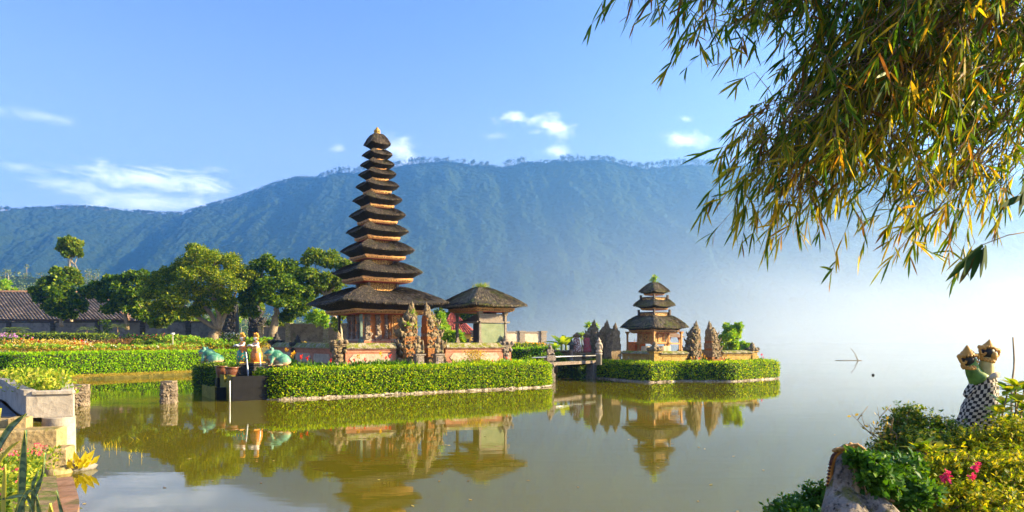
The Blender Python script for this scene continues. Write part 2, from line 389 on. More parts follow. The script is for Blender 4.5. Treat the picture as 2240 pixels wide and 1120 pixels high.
tag(MB().grid(np.stack([X, Y, Z], -1)).build('mountain', SLOPE), kind='structure')

RIDGE_LEAF = leaf_mat('ridge_leaf', [(0, (.012, .03, .010)), (.6, (.03, .05, .016)), (1, (.07, .08, .035))], .3)
def clump_leaves(b, C, R, n, L, W, mi=0, up=.5, shell=.55):
    """n leaf faces in each ellipsoid of C (centres) and R (radii)"""
    C = np.repeat(np.asarray(C, float), n, 0); R = np.repeat(np.asarray(R, float).reshape(-1, 3), n, 0)
    d = rnd_dirs(len(C)); r = rng.uniform(shell, 1.0, len(C))[:, None]
    P = C + d * R * r
    D = nrm(d + rng.normal(size=d.shape) * .8); Nn = nrm(d * .9 + rng.normal(size=d.shape) * .48 + np.array([0, 0, up]))
    k = rng.uniform(.7, 1.3, len(C))
    b.leaves(P, D, Nn, L * k, W * k, mi)
b = MB()
tx = []
while len(tx) < 1150:
    p_ = rng.uniform(-100, 2500)
    if vn(np.array(p_ / 45.), np.array(.5), 5) > (.18 if p_ > 560 else .34): tx.append(p_)
tx = np.array(tx)
X, Y, Z = mountain_pt(tx, np.full(len(tx), .995)); big = np.where(tx > 700, 1.0, .42)
hgt = rng.uniform(9, 17, len(tx)) * big * np.where(vn(tx / 70., tx * 0, 8) > .5, 1.1, .8)
for x, y, z, hh in zip(X, Y, Z, hgt):
    b.tube([(x, y, z - 4), (x + rng.uniform(-1, 1), y, z + hh * .8)], [.55, .25], 4, 1)
CC = []; RR = []
for x, y, z, hh in zip(X, Y, Z, hgt):
    for k in range(3):
        CC.append((x + rng.uniform(-2.6, 2.6), y + rng.uniform(-3, 3), z + hh * rng.uniform(.55, 1.0))); w = rng.uniform(1.8, 3.6); RR.append((w, w, w * .7))
for p_ in rng.uniform(-200, 2600, 1500):
    x, y, z = [float(q[0]) for q in mountain_pt(np.array([p_]), np.array([.998]))]; w = rng.uniform(1.5, 3.2); CC.append((x, y, z + w * .8)); RR.append((w * 1.3, w, w))
clump_leaves(b, CC, RR, 9, 2.2, 1.7, 0)
tag(b.build('ridge_forest', [RIDGE_LEAF, BARK]), 'thin line of trees standing along the mountain ridge', 'forest', kind='stuff')

# ------------------------------------------------------------------ wooded foothill behind the garden
fh_px = np.array([-900, -300, 0, 60, 140, 200, 260, 330, 430, 520, 600, 680, 760, 860, 960])
fh_y = np.array([560, 575, 592, 596, 606, 602, 610, 640, 662, 672, 690, 706, 722, 740, 750])
def foot_pt(px, s):
    Yr = 470 + 30 * np.sin(px / 90.); zr = CH + (HY - np.interp(px, fh_px, fh_y)) / F * Yr - 3
    Yf = 260.; ss = np.minimum(s, 1)
    z = 1.6 + (zr - 1.6) * ss ** 1.2 * np.where(s > 1, 1 - (s - 1) * 3, 1) + np.sin(np.pi * ss) * fbm(px / 60., ss * 2, 3, 61) * 14
    return (px - 1120) / F * Yr, Yf + (Yr - Yf) * s, z
px = np.linspace(-900, 960, 240)[None].repeat(50, 0); s_ = np.linspace(0, 1.25, 50)[:, None].repeat(240, 1)
X, Y, Z = foot_pt(px, s_)
tag(MB().grid(np.stack([X, Y, Z + fbm(X / 5, Y / 5, 3, 2) * 3], -1)).build('foothill', SLOPE), kind='structure')
FOOT_LEAF = leaf_mat('foothill_leaf', [(0, (.04, .08, .02)), (.5, (.10, .15, .04)), (.85, (.20, .24, .08)), (1, (.32, .30, .14))], .3)
b = MB(); n = 1500
tp = rng.uniform(-420, 900, n); ts = rng.uniform(.02, 1.02, n) ** .8
X, Y, Z = foot_pt(tp, ts)
CC = []; RR = []
for x, y, z in zip(X, Y, Z):
    w = rng.uniform(1.7, 3.6); CC.append((x, y, z + w * .7)); RR.append((w, w, w * .9))
    if rng.random() < .3:
        hh = rng.uniform(4, 8); CC.append((x, y, z + hh)); RR.append((w * .6, w * .6, w * .7)); b.tube([(x, y, z), (x, y, z + hh)], .18, 4, 1)
clump_leaves(b, CC, RR, 34, 1.0, .8, 0, shell=.7)
tag(b.build('foothill_forest', [FOOT_LEAF, BARK]), 'pale hazy woods covering the low hill behind the garden', 'forest', kind='stuff')

# ------------------------------------------------------------------ ground
m, nt = newmat('lawn_grass'); co = objco(nt)
c = mixrgb(nt, mr(nt, noise_(nt, .6, 5, co), .35, .65), (.09, .11, .015), (.24, .19, .035))
finish(nt, node(nt, 'ShaderNodeBsdfPrincipled', {'Base Color': c, 'Roughness': .9, 'Normal': bump(nt, noise_(nt, 14, 4, co), .6, .05)}).outputs[0]); LAWN = m
EARTH = stone('earth', (.16, .11, .06), (.26, .19, .11), (.10, .12, .02), .35, 2.0, .6, .3)
# garden: from the bank line back to the foothill, rising gently
bank = np.array([(-60, 26), (-33.4, 34.6), (-27.9, 43.0), (-23.3, 50.0), (-21.0, 53.6), (-14, 51.0), (-6.0, 47.6), (0.2, 49.2), (3.6, 51.5), (5.2, 60.), (4.2, 70), (-2, 110), (-40, 300)])
back = np.array([(-140, 60), (-90, 70), (-80, 80), (-68, 88), (-58, 92), (-44, 90), (-30, 86), (-18, 84), (-11, 84), (-6, 86), (-4, 90), (-4, 98), (-12, 120), (-60, 190), (-120, 320)])
rows = []
nb = 60
def resample(P, n):
    P = np.asarray(P, float); d = np.r_[0, np.cumsum(np.linalg.norm(np.diff(P[:, :2], axis=0), axis=1))]
    t = np.linspace(0, d[-1], n); return np.stack([np.interp(t, d, P[:, k]) for k in range(P.shape[1])], 1)
bk = bank[:12]; A = resample(bk, nb)
C_ = resample(back[:14], nb)
g = []
for k, (t, z) in enumerate([(0, -.6), (0.004, .18), (.02, .30), (.03, 1.15), (.045, 1.30), (.2, 1.5), (.5, 1.8), (.8, 2.1), (1, 2.25), (1.6, 2.3), (6.0, 2.3)]):
    q = A + (C_ - A) * t if t <= 1 else C_ + (C_ - A) * (t - 1) * np.array([1.0, 1.0])
    g.append(np.c_[q, np.full(nb, z)])
tag(MB().grid(np.array(g)[::-1]).build('lawn', LAWN), kind='structure')
# flat back land under the trees
b = MB(); b.add([(-700, 84, 2.26), (-5, 84, 2.26), (-5, 100, 2.1), (-40, 262, 2.0), (-900, 262, 2.0)], [(0, 1, 2, 3, 4)])
tag(b.build('ground', LAWN), kind='structure')
# main island
HQ = [(-9.9, 29.4)] + [tuple(M(WL0, s, t)[:2]) for s, t in [(14.1, -2.7), (14.9, -2.2), (15.1, 2), (15.1, 12), (1.5, 13)]] + [(-17.5, 42), (-16.0, 36.5), (-15.2, 34.1), (-12.9, 31.8), (-11.2, 31.3)]
tag(MB().prism(HQ, -.6, GZ).build('island_ground', EARTH), kind='structure')
# second island
HA, HB, HB2, HC, HD = [np.array(p) for p in [(5.0, 46.2), (8.1, 40.4), (10.25, 42.0), (13.4, 41.5), (17.8, 45.2)]]
J2Q = [(5.3, 46.3), (8.25, 40.9), (10.3, 42.4), (13.5, 41.9), (17.5, 45.2), (14.0, 53), (4.0, 57), (1.0, 53)]
tag(MB().prism(J2Q, -.6, 1.0).build('island_ground', EARTH), kind='structure')

b = MB(); n = 90; P = np.array([onz(rng.uniform(150, 1900), HY + 60 + 330 * rng.random() ** 1.5, 0.006) for _ in range(n)]); a = rng.uniform(0, 6.3, n)
b.leaves(P, np.stack([np.cos(a), np.sin(a), 0 * a + .02], -1), np.tile([0., 0, 1], (n, 1)) + rng.normal(0, .08, (n, 3)), rng.uniform(.05, .13, n), .045, 0)
tag(b.build('fallen_leaves', leaf_mat('fallen_leaf', [(0, (.10, .06, .02)), (.6, (.30, .20, .05)), (1, (.45, .38, .12))], .1)), 'scattered fallen leaves floating on the lake', 'leaves', kind='stuff')

# ------------------------------------------------------------------ clipped hedges
def offset_path(P, d):
    P = np.asarray(P, float); T = nrm(np.diff(P, axis=0)); Nn = np.stack([-T[:, 1], T[:, 0]], 1)
    out = []
    for i in range(len(P)):
        if i == 0: n = Nn[0]
        elif i == len(P) - 1: n = Nn[-1]
        else:
            n = nrm(Nn[i - 1] + Nn[i]); n = n / max(.45, float(n @ Nn[i]))
        out.append(P[i] + n * d)
    return np.array(out)
def smooth_path(P, n, r=1):
    P = resample(P, n)
    for _ in range(r): P[1:-1] = (P[:-2] + 2 * P[1:-1] + P[2:]) / 4
    return P
def hedge(name, path, thick, z0, z1, mats, dens, ls, label, group=None, n=40, sm=3, rag=.065, name_loc=None):
    """path = outer foot line with the hedge on its left"""
    P = smooth_path(path, n, sm); b = MB()
    r = .16
    prof = [(0.04, z0), (0.0, z0 + .25 * (z1 - z0)), (0.0, z1 - r), (r * .3, z1 - r * .3), (r, z1), (thick - r, z1), (thick - r * .3, z1 - r * .3), (thick, z1 - r), (thick, z0)]
    rings = [np.c_[offset_path(P, d), np.full(n, z)] for d, z in prof]
    g = np.array(rings)
    wob = lambda q: q + np.stack([fbm(q[..., 0] * 1.1 + q[..., 2], q[..., 1] * 1.1, 3, 77)] * 3, -1) * .20 * np.array([1, 1, .7])
    g = wob(g)
    b.grid(g, mi=1)
    for e in (0, -1):
        cap = g[:, e]; b.add(cap, [tuple(range(len(cap)))[::(1 if e else -1)]], 1)
    # leaves over the skin
    quads = np.stack([g[:-1, :-1], g[:-1, 1:], g[1:, 1:], g[1:, :-1]], 2).reshape(-1, 4, 3)
    ends = []
    for e in (0, -1):
        cap = g[:, e]; k = len(cap)
        for i in range(k // 2): ends.append([cap[i], cap[i + 1], cap[k - 2 - i], cap[k - 1 - i]] if e else [cap[k - 1 - i], cap[k - 2 - i], cap[i + 1], cap[i]])
    quads = np.concatenate([quads, np.array(ends)])
    ar = np.linalg.norm(np.cross(quads[:, 2] - quads[:, 0], quads[:, 3] - quads[:, 1]), axis=1) / 2
    N0 = nrm(np.cross(quads[:, 2] - quads[:, 0], quads[:, 3] - quads[:, 1]))
    tot = int(ar.sum() * dens); idx = rng.choice(len(quads), tot, p=ar / ar.sum())
    u, v = rng.random(tot)[:, None], rng.random(tot)[:, None]
    q = quads[idx]; Q = (q[:, 0] * (1 - u) + q[:, 1] * u) * (1 - v) + (q[:, 3] * (1 - u) + q[:, 2] * u) * v
    nn = N0[idx]
    Q = Q + nn * rng.normal(.0, rag, tot)[:, None]
    D = nrm(nn * .75 + rng.normal(size=(tot, 3)) * .75 + np.array([0, 0, .25]))
    FN = nrm(nn * 1.0 + rng.normal(size=(tot, 3)) * .55 + np.array([0, 0, .15]))
    k = rng.uniform(.65, 1.35, tot)
    b.leaves(Q - D * ls * .3, D, FN, ls * k, ls * .62 * k, 0)
    c = P.mean(0); loc = (*c, z0)
    return tag(b.build(name, mats, loc=loc), label, 'hedge', group)

def shore_lip(name, path, mat_, seed=0, h=.07, w=.13, n=320):
    """rough mortared stone edge at the waterline"""
    P = smooth_path(path, n, 1); g = []
    nz = lambda k, f, a: fbm(P[:, 0] * f + k * 3.1, P[:, 1] * f + seed, 4, seed + k) * a
    for k, (d, z) in enumerate([(-.5 * w, -.4), (-.62 * w, .0), (-.5 * w, .5 * h), (-.25 * w, h), (.4 * w, h * 1.05), (w, h)]):
        q = offset_path(P, 0); T = nrm(np.gradient(P, axis=0)); Nn = np.stack([-T[:, 1], T[:, 0]], 1)
        q = P + Nn * (d + nz(k, 2.3, .22 if k else .05) + nz(k, 7.0, .12 if k else 0))[:, None]
        g.append(np.c_[q, np.full(n, z) + (nz(k + 7, 3.0, .20) + nz(k + 9, 9.0, .09) if k > 1 else 0)])
    return MB().grid(np.array(g)[::-1], smooth=False).build(name, mat_)
def rocks_along(name, path, n, size, z, mat_, seed=0, jit=.1):
    q = np.random.default_rng(seed); b = MB(); P = resample(path, n)
    for i, p in enumerate(P):
        w = size * q.uniform(.6, 1.4)
        b.blob((p[0] + q.normal() * jit, p[1] + q.normal() * jit, z + q.uniform(-.03, .03)), (w * q.uniform(.9, 1.7), w * q.uniform(.6, 1), w * q.uniform(.35, .7)), 0, .22, seed * 1000 + i, 9, q.uniform(0, 3.1))
    return b.build(name, mat_)
LIP = stone('shore_stone', (.24, .19, .14), (.50, .43, .35), (.16, .14, .05), .25, 2.6, .9, .75)
def bank_grass(path, n, label, z0=.2, w=.35):
    P = resample(path, n); P = P + rng.normal(0, w, (n, 2)) * [1, 1]; b = MB()
    b.blades(np.c_[P, np.full(n, z0) + rng.uniform(-.1, .05, n)], rnd_dirs(n, 1.2), rnd_dirs(n), rng.uniform(.08, .22, n), .02, 0, .4, k=5)
    return tag(b.build('bank_grass', DRYG), label, 'grass', kind='stuff')
DRYG = leaf_mat('dry_grass', [(0, (.22, .17, .02)), (.6, (.42, .30, .04)), (1, (.55, .42, .10))], .3)
LIP_DARK = stone('shore_stone_dark', (.16, .15, .13), (.28, .26, .23), (.08, .10, .03), .3, 2.2, .8, .4)

mhp = [M(WL0, s, t)[:2] for s, t in [(-.20, -1.25), (-.18, -1.9), (0.0, -2.6), (.35, -3.08), (1.1, -3.2), (5, -3.2), (10, -3.2), (14.3, -3.2), (15.0, -2.9), (15.3, -2.1), (15.3, 1.0), (15.2, 4.5)]]
hedge('hedge', mhp, 1.15, .10, 1.22, [G_LEAF, G_CORE], 920, .09, 'long clipped green hedge edging the main temple island above the lake', n=90, sm=2)
tag(shore_lip('shore_edge', mhp[2:], LIP, 3), kind='structure')
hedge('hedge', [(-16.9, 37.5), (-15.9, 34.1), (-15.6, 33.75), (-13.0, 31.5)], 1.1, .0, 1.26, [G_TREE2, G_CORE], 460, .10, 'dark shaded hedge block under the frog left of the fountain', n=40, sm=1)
# the bank hedge of the garden across the channel
bh = [(-36.0, 31.2), (-33.3, 35.2), (-27.8, 43.6), (-23.2, 50.6), (-20.6, 54.6)]
hedge('hedge', bh, 1.3, .28, 1.66, [G_HEDGE, G_CORE], 430, .12, 'long bright green clipped hedge on the far garden bank behind the stone posts', n=70, sm=1)
# second island
hp2 = [(4.3, 47.4), (5.0, 46.2), (6.6, 43.2), (7.85, 40.75), (8.15, 40.45), (9.2, 41.15), (10.0, 41.75), (10.5, 41.9), (12.2, 41.65), (13.35, 41.5), (13.8, 41.75), (15.6, 43.3), (17.5, 44.85), (17.75, 45.4), (17.2, 46.4), (16.0, 48.4)]
hedge('hedge', hp2, 1.1, .12, 1.12, [G_LEAF, G_CORE], 620, .098, 'low clipped hedge ringing the second temple island, its right end sunlit', n=110, sm=1)
tag(shore_lip('shore_edge', hp2[1:-2], LIP, 5), kind='structure')
# hedges behind the bridge
hedge('hedge', [(-1.6, 49.8), (0.6, 50.2), (3.3, 52.0), (3.6, 53)], 1.2, .9, 1.86, [G_HEDGE, G_CORE], 240, .13, 'bright yellow green hedge behind the bridge rail', n=24, sm=1)
hedge('hedge', [(-2.6, 54.4), (0.2, 55.0), (2.2, 56.8), (2.4, 58)], 1.2, 1.1, 2.16, [G_TREE, G_CORE], 200, .13, 'dark flowering hedge in front of the low grey wall beside the hut', n=20, sm=1)
hedge('hedge', [(-50.2, 62), (-43, 63), (-38.6, 63.8), (-37.8, 65.5)], 2.2, 1.6, 3.05, [G_TREE3, G_CORE], 130, .17, 'dark rounded hedge with yellow green top before the grey wall', n=30, sm=3)
hedge('hedge', [(3.0, 44.6), (4.35, 43.9), (4.8, 44.4)], .9, .05, 1.02, [G_TREE2, G_CORE], 300, .11, 'dark hedge under the footbridge deck', n=20, sm=1)

bank_grass([(-30.2, 39.2), (-27.5, 43.2), (-22.9, 50.2), (-21.4, 52.4)], 5200, 'dry yellow grass along the waterline below the bank hedge', .26, .2)

# ------------------------------------------------------------------ thatched roofs
m, nt = newmat('palm_thatch'); co = objco(nt)
g = node(nt, 'ShaderNodeNewGeometry'); nz = node(nt, 'ShaderNodeSeparateXYZ', {0: g.outputs['Normal']}).outputs[2]
c = ramp(nt, g.outputs['Random Per Island'], [(0, (.034, .027, .020)), (.5, (.085, .066, .047)), (.85, (.16, .122, .085)), (1, (.25, .195, .135))])
mo = math_(nt, 'MULTIPLY', mr(nt, noise_(nt, 1.5, 5, co, .65), .53, .68), mr(nt, nz, .15, .6))
c = mixrgb(nt, math_(nt, 'MULTIPLY', mo, .7), c, (.085, .10, .018))
finish(nt, node(nt, 'ShaderNodeBsdfPrincipled', {'Base Color': c, 'Roughness': .75, 'Specular IOR Level': .25}).outputs[0]); THATCH = m
m, nt = newmat('mossy_thatch'); co = objco(nt)
g = node(nt, 'ShaderNodeNewGeometry'); nz = node(nt, 'ShaderNodeSeparateXYZ', {0: g.outputs['Normal']}).outputs[2]
c = ramp(nt, g.outputs['Random Per Island'], [(0, (.07, .055, .035)), (.5, (.16, .125, .08)), (.85, (.27, .21, .13)), (1, (.36, .29, .17))])
mo = math_(nt, 'MULTIPLY', mr(nt, noise_(nt, 1.6, 5, co, .65), .50, .63), mr(nt, nz, .05, .5))
c = mixrgb(nt, math_(nt, 'MULTIPLY', mo, .75), c, (.14, .16, .022))
finish(nt, node(nt, 'ShaderNodeBsdfPrincipled', {'Base Color': c, 'Roughness': .8, 'Specular IOR Level': .2}).outputs[0]); THATCH_M = m
THATCH_D = plain('thatch_core', (.022, .018, .015), .9, .4, 9.0, .6)
ORANGE_WOOD = plain('painted_wood', (.50, .24, .075), .55, .25, 9.0, .2)
GOLD = carved('gilded_relief', (.62, .36, .09), (.20, .07, .02), 9.0)
RED = plain('red_paint', (.42, .05, .03), .5)
WOOD_GREY = plain('weathered_wood', (.20, .165, .135), .75, .35, 12.0, .4)
WOOD_DARK = plain('dark_wood', (.075, .055, .045), .7, .3, 12.0, .3)
GREEN_PAINT = plain('green_paint', (.13, .19, .15), .6, .3)
OCHRE = plain('orange_plaster', (.62, .23, .07), .75, .22, 2.5, .15)
PINK = stone('pink_plaster', (.34, .14, .085), (.48, .22, .14), (.12, .12, .03), .18, 2.5, .3, .25)
CREAM = stone('pale_plaster', (.32, .255, .195), (.46, .38, .29), (.14, .13, .04), .12, 2.0, .3, .3)
GREYSTONE = stone('carved_grey_stone', (.20, .16, .13), (.36, .30, .25), (.10, .12, .03), .22, 5.0, 1.0, .55)
MOSSTONE = stone('mossy_carved_stone', (.15, .11, .065), (.36, .27, .16), (.11, .13, .02), .36, 4.5, 1.0, .7)
BRICKY = stone('orange_brick_stone', (.24, .10, .035), (.40, .18, .06), (.12, .13, .02), .30, 4.0, .9, .75)
COPING = stone('mossy_coping', (.20, .17, .12), (.40, .34, .24), (.16, .17, .02), .55, 2.6, 1.0, .4)
DARKSTONE = stone('dark_lava_stone', (.035, .033, .032), (.075, .07, .066), (.04, .05, .015), .3, 3.0, 1.0, .3)
GREENWALL = stone('green_plaster', (.15, .19, .11), (.23, .26, .16), (.20, .24, .12), .3, 1.6, .15, .15, .8)

def thatch_roof(R, Nk, B, z_top, z_rim, z_bot, ear, parent, strands, loc_z=0.0, mossy=False, slen=.42, sw=.034, pw=1.7, pn=9.0, name='roof'):
    """R, Nk, B: half sizes (x, y) at the rim, at the neck, at the cornice"""
    R, Nk, B = [np.array([q, q] if np.isscalar(q) else q, float) for q in (R, Nk, B)]
    def ring(u):
        c, s = np.cos(u), np.sin(u); rr = 1 / (np.abs(c) ** pn + np.abs(s) ** pn) ** (1 / pn)
        cm = np.clip((rr - 1) / (2 ** .5 - 1) / .86, 0, 1) ** 2.2
        return c * rr, s * rr, cm
    dl = .32 * (z_rim - z_bot)
    def top(u, t):
        x, y, cm = ring(u)
        h = z_rim - dl * (1 - cm) * np.clip(t, 0, 1) ** 2 + (z_top - z_rim) * (1 - np.clip(t, 0, 1) ** pw)
        hump = np.clip(1 - t, 0, 1.2) ** .8 * np.clip(t * 5 + .75, 0, 1)
        h = h + ear * cm * hump - .10 * ear * (1 - cm) * np.clip(t, 0, 1) * 0
        sc = Nk[None] + (R - Nk)[None] * np.asarray(t).reshape(-1, 1)
        return np.stack([x * sc[:, 0], y * sc[:, 1], h], -1)
    nu = 72; u = np.linspace(0, 2 * np.pi, nu, endpoint=False) + .021
    rings = []
    for t in (-.10, 0, .06, .15, .28, .42, .56, .70, .82, .91, .965, 1.0): rings.append(top(u, np.full(nu, t)))
    x, y, cm = ring(u)
    for k, (q, zz) in enumerate([(.985, .92), (.5, .44), (0.0, 0), (-.45, -.05)]):
        sc = B + (R - B) * q; rings.append(np.stack([x * sc[0], y * sc[1], z_bot + (z_rim - dl * (1 - cm) * max(q, 0) - z_bot) * zz], -1))
    g = np.array(rings); bumpv = np.random.default_rng(int(abs(z_top * 977)) % 9999).normal(0, .012, g.shape[:2]); g[..., 2] += bumpv
    b = MB(); b.grid(g[::-1], True, 1, True, cap=True)
    # fibres, laid down the slope and hanging over the thick cut edge
    n = int(strands * 2.4); q = np.random.default_rng(int(abs(z_rim * 1313)) % 99999)
    uu = q.uniform(0, 2 * np.pi, n); tt = q.uniform(0, 1.0, n) ** .75; tt[: n // 5] = q.uniform(.86, 1.0, n // 5)
    p0 = top(uu, tt); p1 = top(uu + q.normal(0, .012, n), np.minimum(tt + .10, 1.0) + 1e-4)
    D = nrm(p1 - p0); edge = np.clip((tt - .80) / .2, 0, 1)[:, None]
    D = nrm(D + edge * np.array([0, 0, -.75]) + q.normal(0, .035, (n, 3)))
    U = nrm(np.cross(np.cross(D, np.array([0, 0, 1.])), D)); U = np.where(U[:, 2:3] < 0, -U, U)
    b.leaves(p0 + U * q.uniform(.0, .016, n)[:, None], D, nrm(U + q.normal(0, .28, (n, 3))), slen * .62 * (1 - .5 * edge[:, 0]) * q.uniform(.6, 1.3, n), sw * .62 * q.uniform(.6, 1.5, n), 0, bend=.015)
    n2 = strands // 2; uu = q.uniform(0, 2 * np.pi, n2); x, y, cm = ring(uu); qq = q.uniform(.25, 1.0, n2)
    sc = B[None] + (R - B)[None] * qq[:, None]
    p0 = np.stack([x * sc[:, 0], y * sc[:, 1], z_bot + (z_rim - dl * (1 - cm) * qq - z_bot) * qq * .96 + .01], -1)
    inn = -np.stack([x, y, 0 * x], -1); D = nrm(inn * .75 + np.array([0, 0, -.32]) + q.normal(0, .2, (n2, 3)))
    b.leaves(p0, D, nrm(-inn + q.normal(0, .4, (n2, 3)) + np.array([0, 0, -.6])), slen * .25 * q.uniform(.5, 1.3, n2), sw * .8, 0)
    o = b.build(name, [THATCH_M if mossy else THATCH, THATCH_D], parent)
    return o
def cornice(B, z0, z1, parent, name='eave_frame', mats=None):
    """stepped painted eave boards under a roof with a dentil row"""
    Bx, By = (B, B) if np.isscalar(B) else B; b = MB(); h = z1 - z0
    def frame(k, za, zb, mi):
        b.box((0, 0, za), (2 * Bx * k, 2 * By * k, zb - za), mi=mi)
    frame(1.0, z0 + .62 * h, z1 + .03, 0); frame(.965, z0 + .40 * h, z0 + .61 * h, 1); frame(.92, z0 + .12 * h, z0 + .39 * h, 0); frame(.86, z0, z0 + .11 * h, 2)
    n = max(6, int(2 * Bx / .16))
    for i in range(n):
        x = -Bx * .97 + 2 * Bx * .97 * (i + .5) / n
        for sx, sy, a in ((x, -By * .985, 0), (x, By * .985, 0)): b.box((sx, sy, z0 + .30 * h), (.07, .05, .28 * h), mi=1)
    n = max(6, int(2 * By / .16))
    for i in range(n):
        y = -By * .97 + 2 * By * .97 * (i + .5) / n
        for sx in (-Bx * .985, Bx * .985): b.box((sx, y, z0 + .30 * h), (.05, .07, .28 * h), mi=1)
    return b.build(name, mats or [ORANGE_WOOD, GOLD, RED], parent)
def tier_box(hx, z0, z1, parent, hy=None, open_top=False):
    """the gilded storey between two roofs"""
    hy = hx if hy is None else hy; b = MB(); h = z1 - z0
    b.box((0, 0, z0), (2 * hx * .93, 2 * hy * .93, h * (.62 if open_top else 1)), mi=1)
    for sx in (-1, 1):
        for sy in (-1, 1): b.box((sx * hx, sy * hy, z0), (.12, .12, h), mi=0)
    for sy in (-1, 1):
        b.box((0, sy * hy * .97, z0), (2 * hx * .98, .05, h * .16), mi=0); b.box((0, sy * hy * .97, z0 + h * (.56 if open_top else .84)), (2 * hx * .98, .05, h * .14), mi=0)
        b.box((sy * hx * .97, 0, z0), (.05, 2 * hy * .98, h * .16), mi=0); b.box((sy * hx * .97, 0, z0 + h * (.56 if open_top else .84)), (.05, 2 * hy * .98, h * .14), mi=0)
    o = b.build('tier_box', [WOOD_GREY if not open_top else WOOD_DARK, GOLD], parent); return o
def column_post(x, y, z0, z1, w, mat_, parent, name='post'):
    b = MB(); h = z1 - z0
    b.box((x, y, z0), (w * 1.9, w * 1.9, h * .07), bev=.01); b.box((x, y, z0 + h * .07), (w * 1.4, w * 1.4, h * .05)); b.box((x, y, z0 + h * .12), (w, w, h * .74), bev=.01)
    b.box((x, y, z0 + h * .86), (w * 1.3, w * 1.3, h * .05)); b.box((x, y, z0 + h * .91), (w * 1.8, w * 1.8, h * .09), taper=1.3)
    return b.build(name, mat_, parent)
def knobs(b, pts, r0, r1, mi, seed):
    q = np.random.default_rng(seed)
    for i, p in enumerate(pts):
        r = q.uniform(r0, r1); b.blob(p, (r * q.uniform(.8, 1.2), r * q.uniform(.8, 1.2), r * q.uniform(.8, 1.4)), mi, .28, seed * 97 + i, 8, q.uniform(0, 3))

# ------------------------------------------------------------------ the eleven-tiered pagoda
PC = M(WL0, 7.74, 3.9)                    # its centre
K = 38.6 / F
def pz(y): return CH + (HY - y) * K
pag = empty('pagoda', (PC[0], PC[1], GZ), ROT)
tag(pag, 'tall pagoda with eleven stacked dark thatch roofs on the main island', 'pagoda')
L0 = GZ
tiers = [ # left, right, widest y, top y, thatch bottom y, cornice bottom y (photograph rows, centre line)
 (680, 980, 661, 621, 674, 684), (733.6, 923, 592, 566, 603, 613), (749, 904.6, 543.6, 520, 554, 562), (762, 892.5, 502.5, 482.5, 511.5, 519),
 (768, 887, 466.5, 447, 476, 483), (776, 880, 433, 416.5, 441.5, 448.5), (781, 872, 403, 388, 410, 417.5), (788, 867, 377, 363.5, 384, 390.5),
 (792, 863, 356, 342.5, 361.5, 366.5), (796, 859, 334, 321.5, 341, 345.5), (797, 854, 311, 289.5, 319, 323)]
prev_top = None
for i, (xl, xr, yw, yt, yb, yc) in enumerate(tiers):
    W = (xr - xl) * K; R = W / 2.64 * 1.10
    n_next = ((tiers[i + 1][1] - tiers[i + 1][0]) * K / 2.64 * (.46 if i < 9 else .36)) if i < 10 else .14
    Bc = R * (.69 if i == 0 else np.interp(i, [1, 4, 6, 10], [.74, .67, .62, .42]))
    kk = (38.6 - R * 1.1) / F
    zt, zr = CH + (HY - yt) * (38.6 - 1.2 * n_next - .12) / F - L0, pz(yw + (2 if i else 0)) - L0
    zb = CH + (HY - yb) * kk - L0; zc = CH + (HY - yc) * kk - L0
    ear = (.46 if i == 0 else (.17 * R + .02 if i < 10 else .02))
    zt_mid = zt - (.78 * ear if i < 10 else 0)
    roof = thatch_roof(R, n_next * 1.05 + .03, Bc, zt_mid, zr, zb, ear, pag, int(5200 * (R / 3) ** 1.5) + 1400, slen=.20 + .09 * R, sw=.030 + .004 * R, pw=1.7 if i else 1.4)
    cornice(Bc, zc, zb, pag)
    if i < 10:
        nx = tiers[i + 1]; kk2 = (38.6 - n_next) / F
        zn = CH + (HY - nx[5]) * kk2 - L0
        tier_box(n_next, zt_mid - .25, zn + .05, pag)
b = MB(); zt = pz(291) - L0
b.lathe([(.17, zt - .06), (.2, zt), (.13, zt + .08), (.18, zt + .15), (.10, zt + .25), (.04, zt + .36)], seg=10)
for k in range(6):
    a = k * 1.047; b.blob((.14 * math.cos(a), .14 * math.sin(a), zt + .12), (.055, .055, .1), 0, .2, k, 7)
b.build('finial', plain('gold_finial', (.36, .22, .04), .5), pag)
